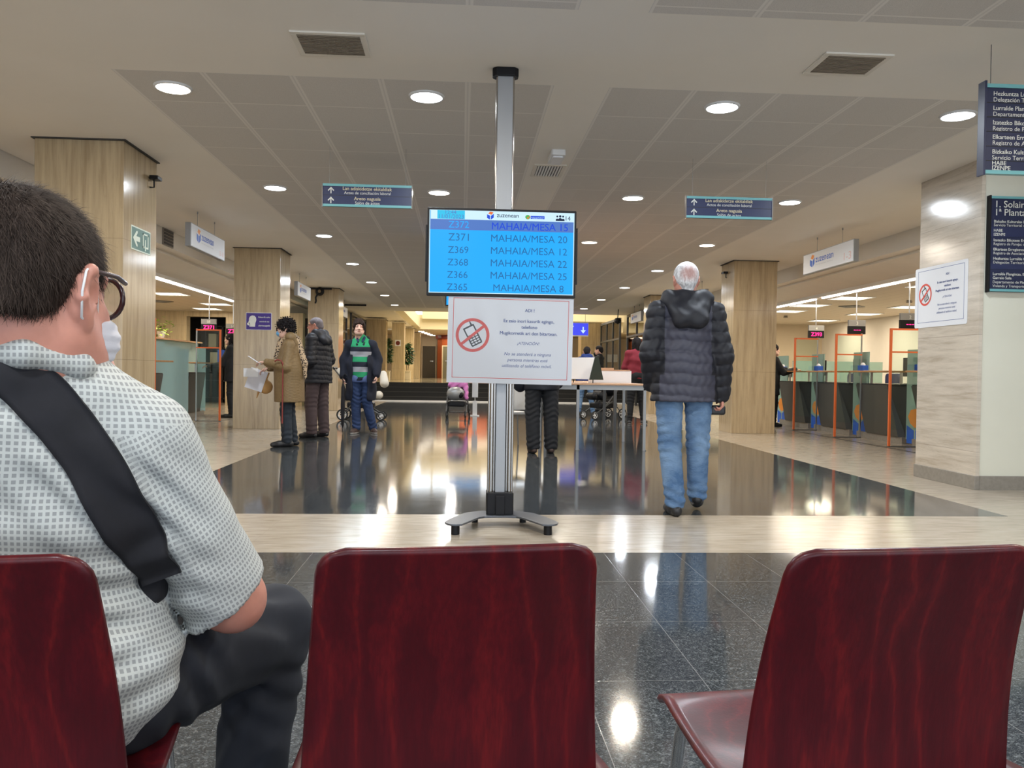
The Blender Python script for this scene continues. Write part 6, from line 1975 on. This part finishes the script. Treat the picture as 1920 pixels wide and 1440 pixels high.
# ---------------------------------------------------------------- man seated on the left chair (world coordinates)
M['trs_seat'] = plain('black_blue_trousers', (.009, .011, .018), .85, noise=.25, nscale=9, bump=.1)
st = thing('person', 'man in a white grid shirt, glasses and mask sitting on the left red chair', 'person', (-.63, 1.25, 0))
O = np.array([-.63, 1.25, 0.0])
def WP(x, y, z): return np.array([x, y, z]) - O
hc = WP(-.582, 1.120, 1.096)
yaw = R(-10)
Rm = rotz_np(yaw) @ rotz_np(0)
# skin
S = head_sdf(neck=.085, nr=.060)
S.cap((.0, -.030, -.050), (.0, -.018, -.095), .046, .046, k=.03)
parts = [xform(S.mesh(.0035), Rm, hc, 1.10)]
S = SDF(.03)
S.cap(WP(-.455, 1.20, .89), WP(-.368, 1.315, .632), .052, .046); S.cap(WP(-.368, 1.315, .632), WP(-.50, 1.52, .615), .048, .030)
S.ell(WP(-.352, 1.305, .625), (.032, .032, .034))
S.cap(WP(-.86, 1.20, .90), WP(-.93, 1.30, .66), .055, .044); S.cap(WP(-.93, 1.30, .66), WP(-.78, 1.52, .615), .044, .030)
S.cap(WP(-.63, 1.22, .60), WP(-.63, 1.21, .95), .15, .13, flat=((0, 1, 0), .7)); S.cap(WP(-.62, 1.165, .93), WP(-.614, 1.150, .99), .075, .068); S.cap(WP(-.614, 1.150, .98), WP(-.611, 1.120, 1.06), .067, .062)
parts.append(S.mesh(.007))
S = SDF(.01); hand_sdf(S, WP(-.50, 1.52, .615), (-.35, .9, -.1), (-.1, -.1, -1), (-1, -.2, 0), .25)
hand_sdf(S, WP(-.78, 1.52, .615), (.25, .9, -.1), (.1, -.1, -1), (1, -.2, 0), .25); parts.append(S.mesh(.0045))
np_mesh('body', parts, M['skin_r'], st)
# hair with fine strands following the scalp
S = SDF(.015)
S.ell((0, -.014, .038), (.083, .104, .090)); S.cap((0, -.066, -.02), (0, -.062, -.060), .058, .042, k=.03)
S.plane((0, .070, .040), (0, .9, -.38), k=.01); S.plane((0, -.03, -.034), (0, -.10, -1), k=.012)
for s in (-1, 1):
    S.ell((s * .095, .040, -.030), (.040, .055, .058), k=.012, op=-1); S.ell((s * .092, -.006, -.012), (.022, .026, .036), k=.006, op=-1)
hv, hq = xform(S.mesh(.004), Rm, hc, 1.10)
hair = np_mesh('hair', [(hv, hq)], M['hair_seat'], st)
rng = np.random.default_rng(4)
fi = rng.integers(0, len(hq), 26000)
A = hv[hq[fi, 0]]; Bq = hv[hq[fi, 1]]; Cq = hv[hq[fi, 2]]; Dq = hv[hq[fi, 3]]
u = rng.random((len(fi), 1)); v = rng.random((len(fi), 1))
P0 = A * (1 - u) * (1 - v) + Bq * u * (1 - v) + Cq * u * v + Dq * (1 - u) * v
Nn = np.cross(Cq - A, Dq - Bq); Nn /= np.linalg.norm(Nn, axis=1)[:, None] + 1e-9
out = np.sign(((P0 - hc) * Nn).sum(1))[:, None]; Nn *= out
loc = (P0 - hc) @ Rm
crown = np.array([0, -.05, .13])
flow = loc - crown; flow[:, 2] -= .02; flow[:, 1] += .01
flow = flow @ Rm.T
flow -= Nn * (flow * Nn).sum(1)[:, None]; flow /= np.linalg.norm(flow, axis=1)[:, None] + 1e-9
flow += rng.normal(0, .28, flow.shape)
Ls = rng.uniform(.010, .020, (len(fi), 1))
side = np.cross(flow, Nn); side /= np.linalg.norm(side, axis=1)[:, None] + 1e-9
w_ = .00035
sv = np.concatenate([P0 - side * w_, P0 + side * w_, P0 + flow * Ls * .55 + Nn * .0030 + side * w_ * .8, P0 + flow * Ls * .55 + Nn * .0030 - side * w_ * .8], 0)
n_ = len(fi); ix = np.arange(n_)
sq = np.stack([ix, ix + n_, ix + 2 * n_, ix + 3 * n_], 1)
tv_ = np.concatenate([P0 + flow * Ls + Nn * .0025 + side * .0001, P0 + flow * Ls + Nn * .0025 - side * .0001])
sv = np.concatenate([sv, tv_]); sq2 = np.stack([ix + 3 * n_, ix + 2 * n_, ix + 4 * n_, ix + 5 * n_], 1)
np_mesh('strands', [(sv, np.concatenate([sq, sq2]))], M['hair_seat'], hair)['kind'] = 'stuff'
# spectacles and mask
def hp(x, y, z): return tuple(Rm @ (np.array([x, y, z]) * 1.10) + hc)
b = MB()
b.tube([hp(.088, -.022, .020), hp(.090, .0, .026), hp(.083, .05, .026), hp(.068, .092, .022)], .0034, 8)
b.tube([hp(-.088, -.022, .020), hp(-.083, .05, .026), hp(-.068, .092, .022)], .0034, 8)
for s in (-1, 1):
    pts = [hp(s * (.036 + .031 * math.cos(a)), .100 - .012 * abs(math.cos(a)) * (1 if math.cos(a) > 0 else .2), .002 + .026 * math.sin(a)) for a in [2 * PI * k / 24 for k in range(24)]]
    b.tube(pts, .0038, 8, closed=True)
b.tube([hp(-.008, .104, .010), hp(.008, .104, .010)], .003, 8)
sp = b.build('spectacles', M['frame_br'], st)
for s in (-1, 1):
    b = MB(); cen = hp(s * .036, .098, .002)
    pts = [hp(s * (.036 + .030 * math.cos(a)), .099 - .011 * abs(math.cos(a)) * (1 if math.cos(a) > 0 else .2), .002 + .025 * math.sin(a)) for a in [2 * PI * k / 24 for k in range(24)]]
    b.add([cen] + pts, [(0, k + 1, (k + 1) % 24 + 1) for k in range(24)]); b.build('lens', M['lens'], sp)
S = SDF(.012); S.ell((0, .062, -.054), (.070, .064, .050)); S.cap((0, .105, -.035), (0, .10, -.075), .030, .026); S.plane((0, .03, 0), (0, -1, 0), k=.006)
S.post = lambda P, D: D + .0012 * np.sin(P[..., 2] * 420)
mk = np_mesh('face_mask', [xform(S.mesh(.0035), Rm, hc, 1.10)], M['mask_w'], st)
b = MB()
b.tube([hp(.060, .045, -.030), hp(.082, .012, .020), hp(.086, -.008, .033), hp(.093, -.026, .024), hp(.093, -.033, .0), hp(.086, -.024, -.030), hp(.070, .02, -.045), hp(.056, .045, -.075)], .0017, 6)
b.build('ear_loop', M['white'], mk)
# shirt
S = SDF(.06)
S.cap(WP(-.745, 1.225, .56), WP(-.562, 1.225, .56), .145, k=.06, flat=((0, 1, 0), .98))
S.cap(WP(-.745, 1.195, .80), WP(-.590, 1.195, .80), .146, k=.07, flat=((0, 1, 0), .80))
S.cap(WP(-.72, 1.165, .92), WP(-.575, 1.165, .92), .105, k=.07, flat=((0, 1, 0), .85))
S.cap(WP(-.62, 1.135, .93), WP(-.606, 1.112, .985), .100, .080, k=.05)
S.plane(WP(0, 0, .445), (0, 0, -1), k=.01)
S.cap(WP(-.59, 1.155, .965), WP(-.460, 1.19, .895), .060, .062, k=.05); S.cap(WP(-.67, 1.155, .965), WP(-.85, 1.19, .90), .062, .066, k=.05)
S.cap(WP(-.455, 1.195, .895), WP(-.412, 1.25, .755), .066, .066, k=.02)
def arm_end(P):
    a, b = WP(-.412, 1.25, .755), WP(-.352, 1.33, .585)
    ba = b - a; t_ = np.clip(((P - a) @ ba) / (ba @ ba), 0, 1)
    d = np.linalg.norm(P - a - t_[..., None] * ba, axis=-1) - (.066 + .010 * t_)
    return np.maximum(d, (P - WP(-.370, 1.300, .640)) @ nz([.50, .45, -.74]))
S.p.append((arm_end, (WP(-.50, 1.15, .50), WP(-.26, 1.43, .84)), .010, 1))
S.cap(WP(-.855, 1.20, .905), WP(-.93, 1.30, .68), .072, .074, k=.022)
def sh_post(P, D):
    x, y, z = P[..., 0] + O[0], P[..., 1] + O[1], P[..., 2]
    g = lambda a, b, s1, s2: np.exp(-((x - a) / s1) ** 2 - ((z - b) / s2) ** 2)
    D = D + .007 * g(-.52, .66, .12, .07) * np.sin((z + .25 * (x + .5)) * 120)
    D = D + .006 * g(-.47, .56, .08, .08) * np.sin((z - .3 * x) * 105)
    D = D + .006 * g(-.66, .72, .2, .05) * np.sin((z + .18 * x) * 80)
    D = D + .007 * g(-.50, .84, .07, .07) * np.sin((z * .6 + x * .9) * 110)
    D = D + .005 * g(-.42, .80, .05, .10) * np.sin((z + x * 1.2) * 100)
    D = D + .004 * g(-.62, .96, .14, .05) * np.sin((x * .5 - z) * 90)
    return D
S.post = sh_post
sv, sq = S.mesh(.006)
shirt = np_mesh('shirt', [(sv, sq)], M['grid'], st)
me = shirt.data
uvl = me.uv_layers.new(name='cloth')
nP = len(me.polygons)
li = np.zeros(len(me.loops), np.int32); me.loops.foreach_get('vertex_index', li)
co = np.zeros(len(me.vertices) * 3); me.vertices.foreach_get('co', co); co = co.reshape(-1, 3)
q = li.reshape(-1, 4)
cen = co[q].mean(1)
a0, a1, a2 = WP(-.455, 1.195, .895), WP(-.412, 1.25, .755), WP(-.352, 1.33, .585)
def seg(P, a, b):
    ba = b - a; t_ = np.clip(((P - a) @ ba) / (ba @ ba), -.3, 1.4); return np.linalg.norm(P - a - t_[..., None] * ba, axis=-1), t_
d1, _ = seg(cen, a0, a1); d2, _ = seg(cen, a1, a2)
arm = (np.minimum(d1, d2) < .088) & (cen[:, 2] < .905 + .25 * (cen[:, 0] - a0[0])) & (cen[:, 0] > a0[0] - .05 + .25 * (.9 - cen[:, 2]))
P = co[li]
ax = nz(a2 - a0); e1 = nz(np.cross(ax, [0, 1, 0])); e2 = np.cross(ax, e1)
rel = P - a0; tt = rel @ ax
ua = np.arctan2(rel @ e1, -(rel @ e2)) * .080; va = tt
cx_ = P[:, 0] - WP(-.64, 0, 0)[0]; cy_ = P[:, 1] - (1.28 - O[1])
ut = np.arctan2(cx_, -cy_) * .20; vt = P[:, 2] + .10 * cx_ * 0
tl = R(4); ut, vt = ut * math.cos(tl) - vt * math.sin(tl), ut * math.sin(tl) + vt * math.cos(tl)
am = np.repeat(arm, 4)
uv = np.stack([np.where(am, ua, ut), np.where(am, va, vt)], 1)
uvl.data.foreach_set('uv', uv.astype(np.float32).ravel())
bvh_full = BVHTree.FromPolygons([tuple(p) for p in sv], [tuple(int(i) for i in f_) for f_ in sq])
St = SDF(.06); St.p = S.p[:7]; St.post = sh_post
tv2, tq2 = St.mesh(.008)
bvh = BVHTree.FromPolygons([tuple(p) for p in tv2], [tuple(int(i) for i in f_) for f_ in tq2])
# collar band
S = SDF(.02); S.cap(WP(-.645, 1.048, 1.014), WP(-.552, 1.050, 1.014), .017, k=.012); S.cap(WP(-.552, 1.050, 1.014), WP(-.512, 1.110, 1.000), .017, k=.012); S.cap(WP(-.512, 1.110, 1.000), WP(-.515, 1.20, .980), .017, .014, k=.012); S.cap(WP(-.645, 1.048, 1.014), WP(-.690, 1.11, 1.000), .017, k=.012); S.cap(WP(-.690, 1.11, 1.000), WP(-.69, 1.20, .98), .016, k=.012)
cv, cq = S.mesh(.005)
co_ = np_mesh('collar', [(cv, cq)], M['grid'], shirt)
ul = co_.data.uv_layers.new(name='cloth'); l2 = np.zeros(len(co_.data.loops), np.int32); co_.data.loops.foreach_get('vertex_index', l2)
ul.data.foreach_set('uv', np.stack([cv[l2][:, 0] + cv[l2][:, 1] * .6, cv[l2][:, 2]], 1).astype(np.float32).ravel())
# trousers
S = SDF(.05)
S.cap(WP(-.72, 1.24, .520), WP(-.545, 1.24, .520), .112, k=.05, flat=((0, 0, 1), .86))
S.cap(WP(-.535, 1.27, .512), WP(-.372, 1.62, .487), .112, .077, k=.04); S.cap(WP(-.372, 1.62, .490), WP(-.415, 1.575, .10), .074, .066, k=.03)
S.cap(WP(-.735, 1.26, .525), WP(-.83, 1.62, .490), .100, .076, k=.04); S.cap(WP(-.83, 1.62, .490), WP(-.81, 1.58, .10), .074, .066, k=.03)
S.plane(WP(0, 0, .06), (0, 0, -1), k=.006)
def tr_post(P, D):
    x, y, z = P[..., 0] + O[0], P[..., 1] + O[1], P[..., 2]
    D = D + .005 * np.exp(-((y - 1.50) / .10) ** 2) * np.sin((y * .8 - x * 1.0 + z * .6) * 75)
    D = D + .006 * np.exp(-((y - 1.30) / .06) ** 2) * np.sin((x + y + z) * 70)
    D = D + .004 * np.exp(-((z - .38) / .07) ** 2) * np.sin((z * 1.2 + x) * 80)
    return D
S.post = tr_post
np_mesh('trousers', [S.mesh(.007)], M['trs_seat'], st)
for s, an in (('R', WP(-.415, 1.575, .09)), ('L', WP(-.81, 1.58, .09))):
    S = SDF(.02); shoe_sdf(S, an, (0, 1, 0), L=.29); np_mesh('shoe', [S.mesh(.007)], M['shoe_k'], st)
# ---- shoulder bag: broad black strap across the back, pouch at the right hip
bag = thing('shoulder_bag', 'black shoulder bag whose broad strap crosses the back of the seated man', 'bag', (-.42, 1.3, .6))
ctr = [(-.80, 1.00), (-.74, 1.04), (-.68, 1.052), (-.617, 1.034), (-.573, 1.004), (-.531, .954), (-.501, .904), (-.476, .856), (-.4615, .8055), (-.450, .7625), (-.440, .72), (-.425, .68)]
C2 = []
for i in range(len(ctr) - 1):
    for k in range(8): C2.append(tuple(np.array(ctr[i]) * (1 - k / 8) + np.array(ctr[i + 1]) * k / 8))
C2.append(ctr[-1])
sm = []
for i in range(len(C2)):
    sm.append(np.mean(C2[max(0, i - 5):i + 6], 0))
rows = []
last = None
for i, c in enumerate(sm):
    d = sm[min(i + 1, len(sm) - 1)] - sm[max(i - 1, 0)]; d = d / (np.linalg.norm(d) + 1e-9)
    nn = np.array([-d[1], d[0]])
    row = []
    for k in range(9):
        w2 = (.029 + .0 * i) * (k / 4 - 1)
        px_, pz_ = c + nn * w2
        hit = bvh.ray_cast(Vector((px_ - O[0], .6 - O[1], pz_)), Vector((0, 1, 0)))
        h2 = bvh_full.ray_cast(Vector((px_ - O[0], .6 - O[1], pz_)), Vector((0, 1, 0)))
        yy = hit[0].y + O[1] if hit[0] is not None and hit[0].y + O[1] < 1.34 else (last if last else 1.15)
        if h2[0] is not None:
            f_ = min(1, max(0, (pz_ - .765) / .03))
            yy = yy * (1 - f_) + min(yy, h2[0].y + O[1]) * f_
        last = yy
        row.append([px_, yy - .004, pz_])
    rows.append(row)
Rw = np.array(rows)
for _ in range(3):
    Y = Rw[:, :, 1].copy()
    Rw[1:-1, :, 1] = (Y[:-2] + Y[1:-1] + Y[2:]) / 3
    Y = Rw[:, :, 1].copy(); Rw[:, 1:-1, 1] = (Y[:, :-2] + Y[:, 1:-1] + Y[:, 2:]) / 3
Rw[:, :, 1] -= .003
nr_, nc_ = Rw.shape[:2]
b = MB(); b.smooth = True
vs = [tuple(p) for r_ in Rw for p in r_] + [(p[0], p[1] + .004, p[2]) for r_ in Rw for p in r_]
o = nr_ * nc_; fs = []
for i in range(nr_ - 1):
    for k in range(nc_ - 1):
        a = i * nc_ + k; fs.append((a, a + 1, a + nc_ + 1, a + nc_)); fs.append((o + a, o + a + nc_, o + a + nc_ + 1, o + a + 1))
    for k in (0, nc_ - 1):
        a = i * nc_ + k; fs.append((a, a + nc_, o + a + nc_, o + a))
b.add(vs, fs); b.build('strap', M['webbing'] if 'webbing' in M else M['matblack'], bag, world=True)
S = SDF(.02); S.box(np.array([-.036, -.065, .085]), (.018, .035, .038), .015); np_mesh('pouch', [S.mesh(.008)], M['matblack'], bag)
# ---------------------------------------------------------------- pushchairs and small floor things
def stroller(name, label, loc, rz, seat='cream', blanket=None, wheel=.115, canopy=True):
    t = thing(name, label, 'pushchair', (loc[0], loc[1], 0), rz, None)
    for x, y, r in ((-.24, -.36, wheel), (.24, -.36, wheel), (-.20, .38, wheel * .8), (.20, .38, wheel * .8)):
        w_ = MB(); w_.torus((x, y, r), r - .016, .016, 'x', 28, 10)
        wo = w_.build('wheel', M['rubber'], t)
        h_ = MB(); h_.torus((x, y, r), r * .70, .007, 'x', 24, 8); h_.cyl((x - .016, y, r), .022, .032, 14, 'x')
        for k in range(5):
            a = 2 * PI * k / 5; h_.tube([(x, y, r), (x, y + r * .7 * math.cos(a), r + r * .7 * math.sin(a))], .007, 6)
        h_.build('hub', M['white'], wo)
    b = MB()
    for x in (-.22, .22):
        b.tube([(x, -.36, wheel), (x, -.10, .40), (x * .95, .38, wheel)], .013, 8)
        b.tube([(x, .10, .30), (x, -.12, .52), (x, -.42, .88), (x, -.52, 1.0)], .014, 8)
    b.tube([(-.23, -.36, wheel), (.23, -.36, wheel)], .011, 8)
    b.build('frame', M['dsteel'], t)
    MB().tube([(-.22, -.52, 1.0), (-.2, -.55, 1.03), (.2, -.55, 1.03), (.22, -.52, 1.0)], .019, 8).build('handle', M['black'], t)
    S = SDF(.03); S.box((0, -.02, .30), (.18, .26, .06), .03); np_mesh('basket', [S.mesh(.012)], M['black'], t)
    S = SDF(.05); S.cap((-.09, -.18, .66), (.09, -.18, .66), .13); S.cap((-.09, .10, .52), (.09, .10, .52), .11); S.cap((-.08, .32, .50), (.08, .32, .50), .08)
    S.cap((0, -.25, .80), (0, -.18, .62), .14, .14)
    np_mesh('seat_unit', [S.mesh(.012)], M[seat], t)
    if canopy:
        S = SDF(.03); S.ell((0, -.14, .82), (.20, .24, .20)); S.ell((0, .10, .70), (.17, .26, .20), k=.02, op=-1); S.plane((0, 0, .70), (0, 0, -1)); S.post = lambda P, D: D + .004 * np.sin(P[..., 1] * 50 + P[..., 2] * 30)
        np_mesh('canopy', [S.mesh(.010)], M[canopy if isinstance(canopy, str) else seat], t)
    if blanket:
        S = SDF(.04); S.cap((-.12, .0, .72), (.12, .0, .70), .085); S.cap((-.17, .02, .70), (-.20, .18, .44), .06, .05); S.cap((.12, .0, .72), (.17, -.10, .86), .055, .05); S.post = lambda P, D: D + .008 * np.sin(P[..., 0] * 40 + P[..., 2] * 50)
        np_mesh('blanket', [S.mesh(.010)], M[blanket], t)
        S = SDF(.04); S.ell((.02, .26, .52), (.19, .16, .15)); np_mesh('foot_cover', [S.mesh(.010)], M['steel'], t)
    return t
M['cream'] = plain('cream_stroller_cloth', (.66, .60, .50), .85)
M['pink'] = plain('pink_blanket', (.62, .20, .48), .9)
M['grey_cloth'] = plain('grey_stroller_cloth', (.10, .10, .12), .85)
pc = stroller('pushchair', 'cream and black pushchair standing behind the man in the striped jumper', (-1.98, 16.2), R(-90), 'cream')
S = SDF(.04); S.ell((0, -.36, .93), (.17, .17, .14)); S.cap((0, -.30, .85), (0, -.15, .70), .12, .12); S.post = lambda P, D: D + .005 * np.sin(P[..., 1] * 40 + P[..., 2] * 25)
np_mesh('rear_hood', [S.mesh(.010)], M['cream'], pc)
S = SDF(.04); S.cap((-.08, .40, .92), (.08, .44, .74), .07, .09); np_mesh('front_cloth', [S.mesh(.010)], M['cream'], pc)
stroller('pushchair', 'pushchair with a pink blanket and grey foot cover, facing the camera', (-.10, 17.5), R(176), 'black', 'pink', .10, 'grey_cloth')
stroller('pushchair', 'black pushchair with pale wheels seen under the high table', (3.08, 17.5), R(120), 'black', None, .12)
t = thing('umbrella', 'closed black umbrella hanging from the hand of the man in the striped jumper', 'umbrella', (-1.86, 12.74, 0))
b = MB(); b.tube([(0, 0, .09), (0, 0, .14), (0, 0, .40), (0, 0, .72), (0, 0, .78)], .02, 10, rs=[.008, .022, .034, .026, .012]); b.build('canopy', M['matblack'], t)
MB().tube([(0, 0, .02), (0, 0, .10)], .006, 8).tube([(0, 0, .76), (0, 0, .90), (.03, 0, .93), (.06, 0, .90)], .010, 8).build('handle', M['black'], t)
t = thing('dispenser_stand', 'slim white hand gel stand beside the pushchair with the pink blanket', 'dispenser', (.29, 18.1, 0))
MB().rbox(-.10, .10, -.07, .07, 0, .02, .03).build('base', M['white'], t)
MB().box(-.05, .05, -.03, .03, .02, .34).build('lower_panel', M['white'], t)
MB().cyl((0, 0, .3), .012, .14, 10).build('pole', M['alu'], t)
MB().rbox(-.065, .065, -.05, .05, .42, .80, .015).build('dispenser_box', M['paper'], t, bevel=.006)
t = thing('backpack', 'black backpack standing on the ledge at the far left counter', 'bag', (-5.14, 13.25, .90))
S = SDF(.04); S.box((0, 0, .17), (.14, .09, .17), .05); S.ell((0, -.09, .12), (.10, .05, .09)); np_mesh('body', [S.mesh(.010)], M['matblack'], t)
MB().torus((0, .0, .34), .035, .008, 'y', 14, 6).build('loop', M['matblack'], t)
